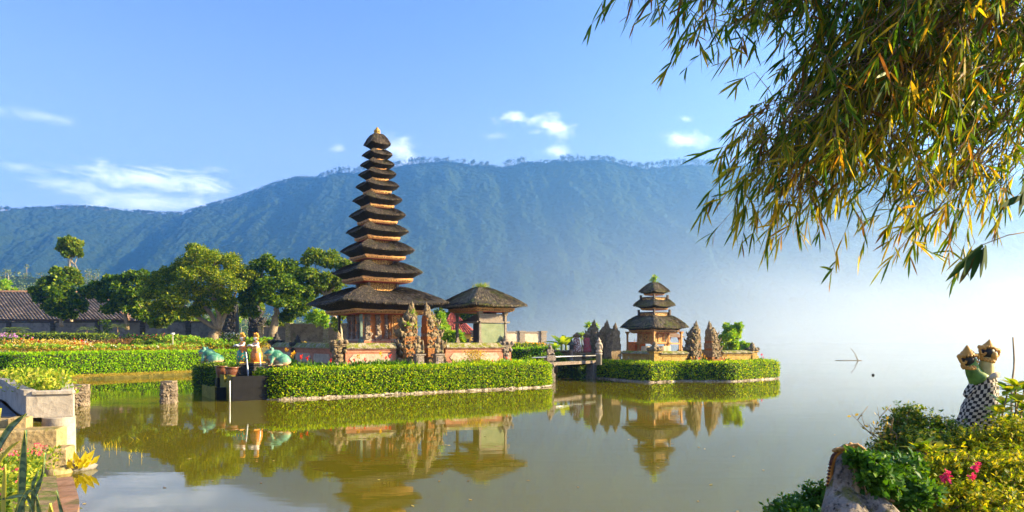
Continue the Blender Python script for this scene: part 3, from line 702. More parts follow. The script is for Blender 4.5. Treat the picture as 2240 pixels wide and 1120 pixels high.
# base: plinth, cella, posts
b = MB(); b.box((0, 0, 0), (4.3, 4.3, .85), mi=1); b.box((0, 0, .85), (4.1, 4.1, .16), mi=0, bev=.03); b.box((0, 0, 1.012), (3.9, 3.9, .14), mi=0, bev=.03); b.box((0, 0, 1.153), (3.7, 3.7, .17), mi=0, bev=.03)
b.box((0, 0, 1.324), (2.75, 2.75, .12), mi=0); b.box((0, 0, 1.445), (2.65, 2.65, .1), mi=2)
b.build('plinth', [PINK, GREYSTONE, CREAM], pag)
zC = 1.546; zW = pz(684) - L0 + .15
b = MB(); b.box((0, 0, zC), (2.45, 2.45, zW - zC)); b.build('wall', OCHRE, pag)
def carved_column(x, y, z0, h, w, kind, parent):
    b = MB(); q = np.random.default_rng(int(abs(x * 1000 + y * 77)) % 999)
    b.box((x, y, z0), (w * 1.5, w * 1.5, h * .10), bev=.01); b.box((x, y, z0 + h * .10), (w, w, h * .8)); 
    n = 11
    for k in range(n):
        z = z0 + h * (.12 + .76 * k / n)
        if kind == 'stack': b.box((x, y, z), (w * (1.5 if k % 2 else 1.15), w * (1.5 if k % 2 else 1.15), h * .045), bev=.012)
        else: b.blob((x + w * .45 * math.sin(k * 1.3), y - w * .35, z + .05), (w * .5, w * .45, h * .05), 0, .25, k, 8)
    b.box((x, y, z0 + h * .9), (w * 1.6, w * 1.6, h * .10), taper=1.2)
    for k in range(7): b.blob((x + q.uniform(-.9, .9) * w, y - w * .55 * np.sign(1), z0 + h * q.uniform(.0, .24)), (w * .4, w * .25, w * .5), 0, .3, k + 50, 8)
    return b.build('carved_column', GREYSTONE, parent)
hh = zW - zC
for x, kind in ((-1.12, 'stack'), (-.52, 'twist'), (.02, 'twist'), (1.12, 'stack')): carved_column(x, -1.27, zC, hh, .22, kind, pag)
for y, kind in ((.95, 'twist'), (.30, 'stack'), (-.45, 'twist')):
    b = MB(); 
    b.box((-1.27, y, zC), (.26, .36, hh * .12)); b.box((-1.27, y, zC + hh * .12), (.16, .24, hh * .88))
    for k in range(9): b.blob((-1.36, y + .09 * math.sin(k * 2.1), zC + hh * (.1 + .09 * k)), (.06, .12, .09), 0, .25, k, 8)
    b.build('carved_column', GREYSTONE, pag)
# door with carved frame
b = MB(); b.box((.60, -1.27, zC + .05), (.62, .12, 1.52), mi=0); b.box((.60, -1.335, zC + .12), (.44, .04, 1.36), mi=1)
b.blob((.60, -1.33, zC + 1.6), (.36, .08, .17), 0, .2, 4, 12)
d = b.build('door', [ORANGE_WOOD, GOLD], pag)
MB().add([(.44, -1.36, zC + .2), (.76, -1.36, zC + .2), (.76, -1.36, zC + 1.2), (.6, -1.36, zC + 1.42), (.44, -1.36, zC + 1.2)], [(0, 1, 2, 3, 4)]).build('door_leaf', carved('door_relief', (.75, .40, .10), (.30, .08, .03), 16), d)
for x in (.12, 1.0):
    b = MB(); b.lathe([(.07, zC), (.09, zC + .1), (.05, zC + .2), (.08, zC + .5), (.05, zC + .8), (.09, zC + 1.2), (.1, zC + 1.32), (.03, zC + 1.4)], (x - .02, -1.40, 0), 10); b.build('door_column', BRICKY, pag)
for sx in (-1, 1):
    for sy in (-1, 1): column_post(sx * 1.62, sy * 1.62, 1.33, pz(683) - L0 + .12, .13, GREEN_PAINT if sx < 0 and sy < 0 else (WOOD_DARK if sx < 0 else ORANGE_WOOD), pag, 'post')
# steps toward the gate
b = MB()
for k in range(4): b.box((.65, -2.2 - .28 * k, 0), (1.2, .30, 1.1 - .26 * k), bev=.02)
b.build('steps', GREYSTONE, pag)
lamp = empty('lamp', tuple(M(PC, 1.02, -1.58, GZ + zC + 1.52)), ROT); tag(lamp, 'small glowing bulb hanging beside the carved pagoda door', 'lamp')
m, nt = newmat('lamp_glow'); finish(nt, node(nt, 'ShaderNodeEmission', {0: (1, .72, .3, 1), 1: 9.0}).outputs[0])
MB().lathe([(.01, -.09), (.06, -.06), (.075, 0), (.05, .07), (.03, .1)], (0, 0, 0), 10).build('bulb', m, lamp)
MB().lathe([(.032, .1), (.035, .18), (.012, .2), (.01, .9)], (0, 0, 0), 8).build('holder', WOOD_DARK, lamp)

# ------------------------------------------------------------------ the corner hut (thatched bale)
HK = 40.3 / F
HUTO = M(PR, -.72, 1.45)
hz = 2.33
hut = empty('hut', (HUTO[0], HUTO[1], GZ), ROT)
tag(hut, 'small open hut with one thatched roof at the right corner of the temple wall', 'hut')
def hzz(y): return CH + (HY - y) * HK - GZ
thatch_roof((1.90, 2.32), (.10, .14), (1.28, 1.62), hzz(630), hzz(667.5), CH + (HY - 673.5) * (38.4 / F) - GZ, .05, hut, 7000, mossy=True, slen=.55, sw=.042, pw=1.25)
zb_ = CH + (HY - 673.5) * (38.4 / F) - GZ; cornice((1.28, 1.62), zb_ - .22, zb_, hut)
b = MB(); q = np.random.default_rng(4); n = 260
P = np.c_[q.normal(0, .16, n) - .05, q.normal(0, .25, n), hzz(630) + q.uniform(-.1, .06, n)]
b.blades(P, rnd_dirs(n, 1.6), rnd_dirs(n), q.uniform(.16, .42, n), .022, 0, .25)
b.build('grass_tuft', leaf_mat('roof_grass', [(0, (.10, .18, .02)), (.6, (.26, .34, .04)), (1, (.45, .38, .12))], .4), hut)
zf = hz - GZ
b = MB(); b.box((0, 0, 0), (2.2, 3.0, zf - .12), mi=1); b.box((0, 0, zf - .12), (2.3, 3.1, .14), mi=0); b.build('plinth', [GREYSTONE, PINK], hut)
pxh, pyh = .86, 1.25
ze = zb_ - .18
zr_ = CH + (HY - 707) * HK - GZ
for sx in (-1, 1):
    for sy in (-1, 1): column_post(sx * pxh, sy * pyh, zf + .02, ze, .13, WOOD_GREY, hut)
b = MB(); b.box((0, -pyh, zf + .04), (2 * pxh - .14, .07, zr_ - zf - .1), mi=0); b.build('wall_panel', GREENWALL, hut)
b = MB()
b.box((0, -pyh - .02, zr_ - .02), (2 * pxh + .5, .20, .09)); b.box((-pxh - .02, 0, zr_ - .021), (.20, 2 * pyh + .5, .09)); b.box((pxh, 0, zr_ - .022), (.2, 2 * pyh + .3, .09)); b.box((0, 0, zr_ + .0), (2 * pxh - .2, 2 * pyh - .1, .05))
b.build('shelf_floor', WOOD_GREY, hut)
b = MB(); b.box((.0, -pyh + .03, zr_ + .07), (2 * pxh - .14, .05, .42)); 
b.build('upper_panel', WOOD_GREY, hut)
b = MB()
pts = []
b.add([(-pxh + .02, pyh, zr_ + .07), (-pxh + .02, -pyh + .1, zr_ + .07), (-pxh + .02, -pyh + .1, ze - .30), (-pxh + .02, -pyh + .6, ze - .22), (-pxh + .02, 0, ze - .44), (-pxh + .02, pyh - .4, ze - .72),
       (-pxh - .03, pyh, zr_ + .07), (-pxh - .03, -pyh + .1, zr_ + .07), (-pxh - .03, -pyh + .1, ze - .30), (-pxh - .03, -pyh + .6, ze - .22), (-pxh - .03, 0, ze - .44), (-pxh - .03, pyh - .4, ze - .72)],
      [(0, 1, 2, 3, 4, 5), (11, 10, 9, 8, 7, 6), (2, 8, 9, 3), (3, 9, 10, 4), (4, 10, 11, 5), (5, 11, 6, 0), (1, 7, 8, 2)])
for k in range(12): b.blob((-pxh, -pyh + .2 + k * .17, ze - .22 - max(0, k - 2) * .05), (.04, .06, .07), 0, .3, k, 7)
b.build('carved_gable', WOOD_DARK, hut)
b = MB(); b.box((-pxh + .55, -pyh + .8, zf + .02), (.08, 1.5, zr_ - zf - .05)); b.build('inner_wall', WOOD_DARK, hut)
b = MB(); b.lathe([(.22, zr_ + .06), (.25, zr_ + .3), (.15, zr_ + .5), (.02, zr_ + .62)], (.1, -.3, 0), 12); b.box((.4, -.5, zr_ + .06), (.4, .5, .8)); b.build('shrine_box', WOOD_DARK, hut)

# ------------------------------------------------------------------ the three-tiered pagoda
P2 = N_(3.2, 3.2); D2 = float(P2[1]); K2 = D2 / F
P2[0] = (1431 - 1120) * K2
pg2 = empty('pagoda', (P2[0], P2[1], 1.0), R_(33)); tag(pg2, 'small three tiered pagoda with mossy thatch roofs on the second island', 'pagoda')
def z2(y, dd=0): return CH + (HY - y) * (D2 - dd) / F - 1.0
t3 = [(1362, 1506, 714, 689, 721, 728.5, .69), (1391, 1478, 665.5, 654, 673, 677, .62), (1399.5, 1465, 636, 617.5, 641, 644.5, .62)]
for i, (xl, xr, yw, yt, yb, yc, bf) in enumerate(t3):
    R = (xr - xl) * K2 / 2.83 * 1.10; Bc = R * bf; n_ = [.72, .62, .10][i] * 1.02
    zt, zr, zb, zc = z2(yt), z2(yw), z2(yb, R * 1.2), z2(yc, R * 1.1)
    thatch_roof(R, n_ + .04, Bc, zt - (.10 if i < 2 else .02), zr, zb, .14 if i < 2 else .02, pg2, int(3600 * (R / 2.2) ** 1.5) + 1300, mossy=True, slen=.38, sw=.04, pw=1.5 if i < 2 else 1.35)
    cornice(Bc, zc, zb, pg2)
    if i < 2: tier_box(n_, zt - .2, z2(t3[i + 1][5], 1.0) + .03, pg2, open_top=True)
b = MB(); q = np.random.default_rng(8); n = 90; zt = z2(619)
P = np.c_[q.normal(0, .11, n), q.normal(0, .11, n), zt + q.uniform(-.05, .42, n)]
b.leaves(P, rnd_dirs(n, .8), rnd_dirs(n), q.uniform(.12, .3, n), .09, 0); b.lathe([(.14, zt - .1), (.17, zt), (.1, zt + .2), (.08, zt + .42), (.02, zt + .5)], seg=9, mi=1)
b.build('leafy_finial', [G_BRIGHT, GREYSTONE], pg2)
b = MB(); b.box((0, 0, 0), (3.0, 3.0, .55), bev=.04); b.box((0, 0, .55), (2.8, 2.8, .16), bev=.03); b.build('plinth', MOSSTONE, pg2)
for sx in (-1, 1):
    for sy in (-1, 1): column_post(sx * 1.28, sy * 1.28, .70, z2(728, 1.6) + .1, .10, ORANGE_WOOD, pg2)
# raised cabinet shrine between the posts
zc0, zc1 = z2(752), z2(729) + .05
b = MB(); b.box((0.0, .1, zc0 + .12), (1.5, 1.5, zc1 - zc0 - .12), mi=1); b.box((0, .1, zc0), (1.75, 1.75, .12), mi=0, bev=.02)
for x in (-.72, -.25, .25, .72): b.box((x, -.66, zc0 + .12), (.09, .06, zc1 - zc0 - .12), mi=0)
for y in (-.2, .3, .8): b.box((-.76, y, zc0 + .12), (.06, .09, zc1 - zc0 - .12), mi=0)
b.build('shrine_box', [ORANGE_WOOD, GOLD], pg2)
for sx in (-.7, .7):
    for sy in (-.6, .8): column_post(sx, sy, .70, zc0, .12, ORANGE_WOOD, pg2, 'leg')
b = MB(); b.box((0, 0, 0), (1.15, .9, .08), taper=1.0)
b.add([(-.6, -.55, .3), (.6, -.55, .3), (.6, .55, .3), (-.6, .55, .3), (0, -.55, .62), (0, .55, .62)], [(0, 1, 4), (2, 3, 5), (1, 2, 5, 4), (3, 0, 4, 5), (3, 2, 1, 0)])
# small side roof is a pavilion of its own
sp = empty('pavilion', tuple(N_(4.6, 3.8, 1.0)), R_(33)); tag(sp, 'tiny wooden pavilion with a sloping plank roof right of the small pagoda', 'pavilion')
D3 = float(N_(4.6, 3.8)[1]); zz = lambda y: CH + (HY - y) * D3 / F - 1.0
b = MB(); b.add([(-1.1, -.8, zz(738)), (1.0, -.8, zz(738)), (1.0, .8, zz(738)), (-1.1, .8, zz(738)), (-.3, -.3, zz(725)), (.2, -.3, zz(725)), (.2, .3, zz(725)), (-.3, .3, zz(725))], [(3, 2, 1, 0), (4, 5, 6, 7), (0, 1, 5, 4), (1, 2, 6, 5), (2, 3, 7, 6), (3, 0, 4, 7)])
b.build('roof', plain('plank_roof', (.16, .10, .06), .7, .3, 9, .3), sp)
for sx in (-.75, .65):
    for sy in (-.5, .5): column_post(sx, sy, 0, zz(738), .09, ORANGE_WOOD, sp)
b = MB(); b.box((-.05, 0, zz(753)), (1.5, 1.1, .1)); b.box((-.05, .45, zz(752)), (1.4, .06, zz(740) - zz(752))); b.build('seat', ORANGE_WOOD, sp)

# ------------------------------------------------------------------ temple walls, pillars and gates
def remesh(o, voxel, smooth=2):
    r = o.modifiers.new('remesh', 'REMESH'); r.mode = 'VOXEL'; r.voxel_size = voxel; r.use_smooth_shade = True
    if smooth:
        s = o.modifiers.new('smooth', 'SMOOTH'); s.iterations = smooth; s.factor = .5
    return o
def ang(p, q): return math.atan2(q[1] - p[1], q[0] - p[0])
def temple_wall(p, q, z0, z1, npan, label, mats, group=None, panel=True):
    """low temple wall: rough footing, plaster body with proud pale panels, moulding and mossy coping"""
    p = np.asarray(p, float); q = np.asarray(q, float); L = float(np.linalg.norm((q - p)[:2])); h = z1 - z0
    c = (p + q) / 2; t = empty('wall', (c[0], c[1], z0), ang(p, q)); tag(t, label, 'wall', group)
    foot, body, pan, cop = mats
    b = MB(); b.box((0, 0, -.1), (L, .62, .1 + h * .20), bev=.02); q_ = np.random.default_rng(int(L * 100))
    n = int(L / .3)
    for k in range(n):
        b.blob((-L / 2 + L * (k + .5) / n, -.31, h * .09), (.16, .07, h * .09), 0, .25, k, 8)
    b.build('footing', foot, t)
    b = MB(); b.box((0, 0, h * .20), (L, .40, h * .46)); b.box((0, 0, h * .66), (L, .50, h * .055)); b.box((0, 0, h * .715), (L, .44, h * .045)); b.box((0, 0, h * .76), (L, .56, h * .05)); b.build('body', body, t)
    if panel:
        for k in range(npan):
            w = L / npan * .86; x = -L / 2 + L * (k + .5) / npan; e = h * .16; za, zb = h * .245, h * .60
            b = MB()
            for sy in (-1, 1):
                y0, y1 = sy * .19, sy * .235
                ring = [(x - w / 2, (za + zb) / 2), (x - w / 2 + e, za), (x + w / 2 - e, za), (x + w / 2, (za + zb) / 2), (x + w / 2 - e, zb), (x - w / 2 + e, zb)]
                v = [(a, y0, z) for a, z in ring] + [(a, y1, z) for a, z in ring]
                fr = tuple(range(6, 12)); f = [fr if sy < 0 else fr[::-1]] + [((i, (i + 1) % 6, 6 + (i + 1) % 6, 6 + i) if sy < 0 else (6 + i, 6 + (i + 1) % 6, (i + 1) % 6, i)) for i in range(6)]
                b.add(v, f)
            b.build('panel', pan, t)
    b = MB(); z = h * .81
    prof = [(-.36, z), (-.38, z + .05), (-.20, h + .0), (-.12, h + .04), (.12, h + .04), (.20, h), (.38, z + .05), (.36, z)]
    nn = max(8, int(L / .12)); xs = np.linspace(-L / 2, L / 2, nn)
    g = np.array([[(x, y + .012 * math.sin(x * 9 + i), zz + (.022 * float(fbm(np.array(x * 4.), np.array(i * 1.7), 3, 5)))) for i, (y, zz) in enumerate(prof)] for x in xs])
    b.grid(g[:, ::-1], mi=0, smooth=False)
    b.add(g[0], [tuple(range(8))]); b.add(g[-1], [tuple(range(8))[::-1]])
    b.build('coping', cop, t)
    return t
WMAT = (GREYSTONE, PINK, CREAM, COPING)
GOLDMOSS = stone('golden_moss_stone', (.34, .21, .06), (.50, .33, .10), (.15, .15, .02), .35, 2.5, .9, .45)
WMAT2 = (MOSSTONE, GOLDMOSS, GOLDMOSS, COPING)
WT = 2.34
GA, GB = 7.72, 9.12        # where the two gate halves stand along the front wall
temple_wall(PL + .3 * E1, M(WL0, GA - .75, 0), GZ, WT, 1, 'front wall left of the temple gate with pale panel and red moulding', WMAT)
temple_wall(M(WL0, GB + .75, 0), PR - .3 * E1, GZ, WT, 1, 'front wall right of the temple gate, below the hut', WMAT)
temple_wall(M(PL, 0, 6.2), M(PL, 0, .3), GZ, WT, 2, 'left side wall of the pagoda yard with moss on top', WMAT)
temple_wall(M(PL, 0, 10.4), M(PL, 0, 6.6), GZ, WT, 1, 'farthest stretch of the pagoda yard side wall, behind the frog', WMAT)
temple_wall(M(PR, 0, .3), M(PR, 0, 10), GZ, WT, 3, 'right side wall of the pagoda yard beyond the hut', WMAT)

def pillar(p, z0, H, label, mats, rot, seed=1, s=1.0, group=None):
    """carved corner pillar: block, scrolled shaft, flaring cap with a bulb finial"""
    t = empty('pillar', (p[0], p[1], z0), rot); tag(t, label, 'pillar', group)
    a, c = mats; h = H; q = np.random.default_rng(seed)
    b = MB(); b.box((0, 0, -.1), (.62 * s, .62 * s, .1 + h * .13), bev=.03); b.box((0, 0, h * .13), (.52 * s, .52 * s, h * .06), bev=.02); b.build('base', a, t)
    b = MB(); b.box((0, 0, h * .19), (.36 * s, .36 * s, h * .40))
    for k in range(4):
        an = k * math.pi / 2
        for z, r in ((.25, .11), (.36, .13), (.47, .12), (.56, .14)):
            b.blob(rotz(np.array([.20 * s, q.uniform(-.03, .03), h * z]), an), (.09 * s, .17 * s, h * .055), 0, .3, k + int(z * 100), 8, an)
        b.blob(rotz(np.array([.24 * s, .24 * s, h * .5]), an), (.1 * s, .1 * s, h * .07), 0, .3, k, 8)
    b.build('shaft', c, t)
    b = MB(); b.box((0, 0, h * .585), (.58 * s, .58 * s, h * .04), bev=.01); b.box((0, 0, h * .625), (.70 * s, .70 * s, h * .035), bev=.01)
    for k in range(8):
        an = k * math.pi / 4; rr = (.34 if k % 2 == 0 else .42) * s
        b.blob((rr * math.cos(an), rr * math.sin(an), h * .70), (.11 * s, .11 * s, h * .06), 0, .3, k + seed, 8)
    b.lathe([(.30 * s, h * .65), (.36 * s, h * .71), (.22 * s, h * .76), (.17 * s, h * .79), (.2 * s, h * .82), (.10 * s, h * .86), (.12 * s, h * .9), (.05 * s, h * .95), (.01, h)], seg=10)
    b.build('cap', c, t)
    return t
pillar(PL, GZ, 1.95, 'carved pillar at the left front corner of the pagoda yard wall', (GREYSTONE, MOSSTONE), ROT, 1, 1.0)
pillar(PR, GZ, 1.85, 'carved pillar at the right front corner of the yard below the hut', (CREAM, GREYSTONE), ROT, 2, .95)
pillar(M(PL, 0, 6.4), GZ, 1.8, 'dark carved pillar in the middle of the pagoda yard side wall', (GREYSTONE, DARKSTONE), ROT, 3, 1.0)
pillar(M(PL, 0, 10.6), GZ, 2.0, 'dark pillar at the far end of the yard side wall, behind the frog', (GREYSTONE, DARKSTONE), ROT, 4, 1.1)

def gate_half(p, z0, H, W, D, side, rot, label, mats, seed, group=None, guard=False, spire=.22):
    """half of a split gate: flat inner face on the +x side (side=1), stepping outward on the other"""
    t = empty('gate_half', (p[0], p[1], z0), rot); tag(t, label, 'split gate', group)
    a, c, o = mats; q = np.random.default_rng(seed)
    body = MB(); orn = MB()
    zs = np.array([0, .10, .15, .30, .35, .47, .52, .62, .67, .75, 1 - spire]) * H
    ws = np.array([1.0, .92, .74, .86, .66, .74, .54, .60, .40, .32]) * W
    for k in range(len(zs) - 1):
        w = ws[k]; d = D * (1.0 - .45 * k / 9) * (1.06 if k % 2 == 0 else .92); za, zb = zs[k], zs[k + 1]
        body.box((side * (-w / 2), 0, za - (.1 if k == 0 else 0)), (w, d, zb - za + (.1 if k == 0 else 0)), mi=0 if k in (0, 1, 3, 5) else 1, bev=.015)
        if k % 2 == 1 or k > 6:
            for sy in (-1, 1):
                orn.blob((side * -w, sy * d * .45, zb - .02 * H), (.085 * W, .08 * W, .042 * H), 0, .3, seed + k, 8)
                orn.blob((side * -(w + .05 * W), sy * d * .2, zb + .02 * H), (.06 * W, .07 * W, .045 * H), 0, .3, seed + k + 40, 8)
                orn.blob((side * -w * .5, sy * d * .55, za + .5 * (zb - za)), (.15 * W, .06 * W, .04 * H), 0, .35, seed + k + 80, 9)
            orn.blob((side * -(w + .02), 0, (za + zb) / 2), (.07 * W, .10 * W, .045 * H), 0, .3, seed + k + 10, 8)
        if k >= 2:
            for j in range(13):
                r_ = q.uniform(.5, 1.0); orn.blob((side * -w * q.uniform(.05, 1), -d * .5, q.uniform(za, zb)), (.06 * W * r_, .05 * W, .022 * H * r_), 0, .4, seed + k * 9 + j, 7)
            for j in range(5):
                r_ = q.uniform(.6, 1.1); orn.tube([(side * -w, d * q.uniform(-.45, .45), za + .3 * (zb - za)), (side * -(w + .08 * W * r_), d * q.uniform(-.5, .5), za + .6 * (zb - za)), (side * -(w + .05 * W), d * q.uniform(-.5, .5), zb + .04 * H * r_)], [.05 * W, .045 * W, .012], 6)
        if k in (3, 5, 7):   # antefix corner horns
            for sy in (-1, 1): orn.tube([(side * -w * .9, sy * d * .4, zb), (side * -(w + .10 * W), sy * d * .5, zb + .02 * H), (side * -(w + .13 * W), sy * d * .55, zb + .075 * H)], [.07 * W, .055 * W, .01], 6)
    orn.box((side * -W * .14, 0, .05 * H), (W * .2, D * .3, H * .62))
    for k in range(7):
        orn.box((side * -ws[k] * .5, 0, zs[k] + .03 * H), (ws[k] * .98, D * .2, .02 * H))
    body.build('body', [a, c], t); 
    orn.build('carving', o, t)
    b = MB(); w = ws[-1]; z = zs[-1]
    b.box((side * -.12 * W, 0, z), (.22 * W, .24 * W, spire * H * .30), bev=.01); b.lathe([(.11 * W, z + .3 * spire * H), (.13 * W, z + .42 * spire * H), (.08 * W, z + .55 * spire * H), (.085 * W, z + .66 * spire * H), (.03 * W, z + .85 * spire * H), (.005, z + spire * H)], (side * -.11 * W, 0, 0), 8)
    b.blob((side * -.27 * W, 0, z + .04 * H), (.11 * W, .1 * W, .05 * H), 0, .3, seed, 8); b.blob((side * -.22 * W, 0, z + .10 * H), (.08 * W, .1 * W, .05 * H), 0, .3, seed, 8)
    b.build('pinnacle', o, t)
    return t
GM = (MOSSTONE, BRICKY, MOSSTONE)
GH = 3.55
gate_half(M(WL0, GA + .42, 0), GZ, GH, 1.15, .95, 1, ROT, 'left half of the tall carved temple gate before the pagoda', GM, 11)
gate_half(M(WL0, GB - .42, 0), GZ, GH - .02, 1.15, .95, -1, ROT, 'right half of the tall carved temple gate before the pagoda', GM, 29)
for sx, lab in ((GA + .18, 'guardian statue on a grey block before the left half of the temple gate'), (GB - .1, 'guardian statue on a grey block before the right half of the temple gate')):
    p = M(WL0, sx, -.95); t = empty('guardian_statue', (p[0], p[1], GZ), ROT); tag(t, lab, 'statue')
    b = MB(); b.box((0, 0, -.1), (.56, .5, .42), bev=.03); b.box((0, 0, .32), (.42, .4, .36)); b.box((0, 0, .68), (.54, .5, .09), bev=.02); b.box((0, -.21, .38), (.26, .04, .22)); b.build('pedestal', GREYSTONE, t)
    b = MB()
    for c, r in [((0, 0, .92), (.19, .17, .17)), ((0, .02, 1.15), (.16, .14, .2)), ((.0, -.02, 1.44), (.12, .12, .14)), ((0, 0, 1.60), (.09, .09, .12)), ((.15, -.1, .86), (.09, .16, .09)), ((-.15, -.1, .86), (.09, .16, .09)), ((.2, -.06, 1.15), (.06, .08, .17)), ((-.2, -.04, 1.2), (.06, .08, .17))]: b.blob(c, r, 0, .12, 3, 12)
    b.tube([(.21, -.12, .8), (.19, -.16, 1.1), (.16, -.12, 1.5)], [.05, .04, .05], 7)
    remesh(b.build('figure', MOSSTONE, t), .035, 1)
# ferns growing on the gate
for k, (s, t_, z) in enumerate([(GA - .15, -.35, 3.3), (GA + .28, -.3, 3.15), (GB + .35, -.35, 3.2), (GB - .1, -.2, 3.6), (GA + .25, -.15, 3.9)]):
    b = MB(); n = 26; P = np.tile(M(WL0, s, t_, GZ - 1.05 + z), (n, 1)) + rng.normal(0, .05, (n, 3))
    b.blades(P, rnd_dirs(n, .9), rnd_dirs(n), rng.uniform(.2, .45, n), .04, 0, .35)
    c = M(WL0, s, t_, z); tag(b.build('fern', G_BRIGHT, loc=c), ['fern sprouting from the left gate tower, on its outer shoulder', 'fern hanging on the front of the left gate tower, below its pinnacle', 'fern on the outer shoulder of the right gate tower', 'small fern near the top of the right gate tower', 'fern at the very tip of the left gate tower'][k], 'fern')
# gate steps and iron gate behind
b = MB()
for k in range(3): b.box((0, -.55 + .3 * k, 0), (1.1, .32, .14 + .13 * k), bev=.01)
o = b.build('steps', MOSSTONE); o.location = M(WL0, 8.42, 0, GZ); o.rotation_euler[2] = ROT; tag(o, 'mossy stone steps between the two halves of the tall gate', 'steps')
b = MB()
for k in range(7): b.lathe([(.018, .35), (.018, 1.25), (.03, 1.3), (.002, 1.42)], (-.42 + .14 * k, .5, 0), 6)
b.box((0, .5, .5), (.95, .03, .04)); b.box((0, .5, 1.1), (.95, .03, .04))
o = b.build('gate', GREEN_PAINT); o.location = M(WL0, 8.42, 0, GZ); o.rotation_euler[2] = ROT; tag(o, 'low green iron gate in the gap of the tall temple gate', 'gate')

# second temple: walls, pillars, split gates
WZ, WT2 = 1.0, 1.80
G2A, G2B = 3.55, 4.75
temple_wall(N_(.25, 0), N_(G2A - 1.0, 0), WZ, WT2, 1, 'sunlit mossy wall between the corner pillar and the split gate of the second temple', WMAT2)
temple_wall(N_(G2B + .95, 0), N_(8.6, 0), WZ, WT2, 1, 'sunlit mossy wall at the right end of the second temple', WMAT2)
temple_wall(N_(0, 2.9), N_(0, .25), WZ, WT2, 1, 'shaded side wall of the second temple left of its corner pillar', WMAT2)
temple_wall(N_(8.8, .25), N_(8.8, 7), WZ, WT2, 2, 'far right side wall of the second temple', WMAT2)
def squat_pillar(p, z0, H, label, seed):
    t = empty('pillar', (p[0], p[1], z0), ROT2); tag(t, label, 'pillar')
    b = MB(); b.box((0, 0, -.1), (.6, .6, .1 + .34 * H), bev=.03); b.box((0, 0, .34 * H), (.48, .48, .16 * H)); b.box((0, 0, .5 * H), (.66, .66, .06 * H), bev=.02); b.build('base', GOLDMOSS, t)
    b = MB()
    for k in range(8):
        an = k * math.pi / 4; rr = .36 if k % 2 else .30
        b.blob((rr * math.cos(an), rr * math.sin(an), .64 * H), (.15, .15, .09 * H), 0, .3, k + seed, 9)
    b.lathe([(.33, .56 * H), (.40, .64 * H), (.26, .74 * H), (.2, .78 * H), (.14, .85 * H), (.16, .9 * H), (.06, .95 * H), (.01, H)], seg=10); b.build('cap', MOSSTONE, t)
    return t
squat_pillar(N_(0, 0), WZ, 1.48, 'mossy corner pillar nearest the water on the second island', 3)
squat_pillar(N_(8.8, 0), WZ, 1.40, 'mossy pillar at the far right end of the second temple wall', 7)
GM2 = (BRICKY, MOSSTONE, MOSSTONE)
gate_half(N_(G2A + .1, 0), WZ, 2.85, 1.0, .85, 1, ROT2, 'left half of the split gate right of the small pagoda', GM2, 41)
gate_half(N_(G2B - .15, 0), WZ, 2.85, 1.0, .85, -1, ROT2, 'right half of the split gate right of the small pagoda, beside the tree', GM2, 53)
GM3 = (MOSSTONE, MOSSTONE, MOSSTONE)
gate_half(N_(0, 3.75), WZ, 2.75, 1.05, .9, -1, ROT2 + math.pi / 2, 'grey carved gate tower closest to the small pagoda on its left', GM3, 61)
gate_half(N_(0, 4.65), WZ, 2.95, 1.15, .95, 1, ROT2 - math.pi / 2, 'middle one of the three grey gate towers left of the small pagoda', GM3, 73)
gate_half(N_(0, 6.1), WZ, 3.05, 1.1, .9, 1, ROT2 - math.pi / 2, 'tallest grey gate tower, left of the other two by the footbridge', GM3, 87)
# cloths, altar boxes
t = empty('altar', tuple(at(1393, 770, 49.0) * [1, 1, 0] + [0, 0, 1.0]), R_(25)); tag(t, 'orange cloth covered altar box beside the small pagoda posts', 'altar')
zA = CH + (HY - 748) * 49 / F - 1.0; b = MB(); b.box((0, 0, .5), (.95, .8, zA - .5)); b.build('cloth', plain('orange_cloth', (.75, .18, .03), .8), t)
b = MB(); b.box((0, 0, 0), (1.05, .9, .5), bev=.03); b.build('base', CREAM, t)
b = MB()
for k in range(5): b.lathe([(.014, zA), (.014, zA + .2 + .03 * (k % 2))], (-.42 + .21 * k, -.3, 0), 5)
b.box((0, -.3, zA + .1), (.95, .02, .02)); b.build('rail', WOOD_GREY, t)
for px_, w_, lab in ((1417, .75, 'beige draped altar table left of the mossy corner pillar'), (1452, .8, 'beige draped altar table right of the mossy corner pillar')):
    p = at(px_, 770, 46.2); t = empty('altar_table', (p[0], p[1], 1.0), R_(20)); tag(t, lab, 'table')
    z = CH + (HY - 757.5) * 46.2 / F - 1.0; b = MB()
    g = []
    for k, zz in enumerate((z + .01, z, z * .6, z * .25)):
        u = np.linspace(0, 2 * np.pi, 40, endpoint=False); rr = 1 / (np.abs(np.cos(u)) ** 6 + np.abs(np.sin(u)) ** 6) ** (1 / 6)
        e = [0.0, 1, 1.02, 1.07][k] if k else .98
        g.append(np.stack([w_ / 2 * rr * np.cos(u) * (e + .03 * k * np.sin(u * 9)), .3 * rr * np.sin(u) * (e + .03 * k * np.sin(u * 9)), np.full(40, zz)], -1))
    b.grid(np.array(g)[::-1], True, 0, True, cap=True); b.build('cloth', plain('beige_cloth', (.62, .48, .30), .85, .12), t)
    b = MB()
    for sx in (-1, 1):
        for sy in (-1, 1): b.box((sx * w_ * .42, sy * .22, 0), (.05, .05, z - .02))
    b.build('leg', WOOD_DARK, t)

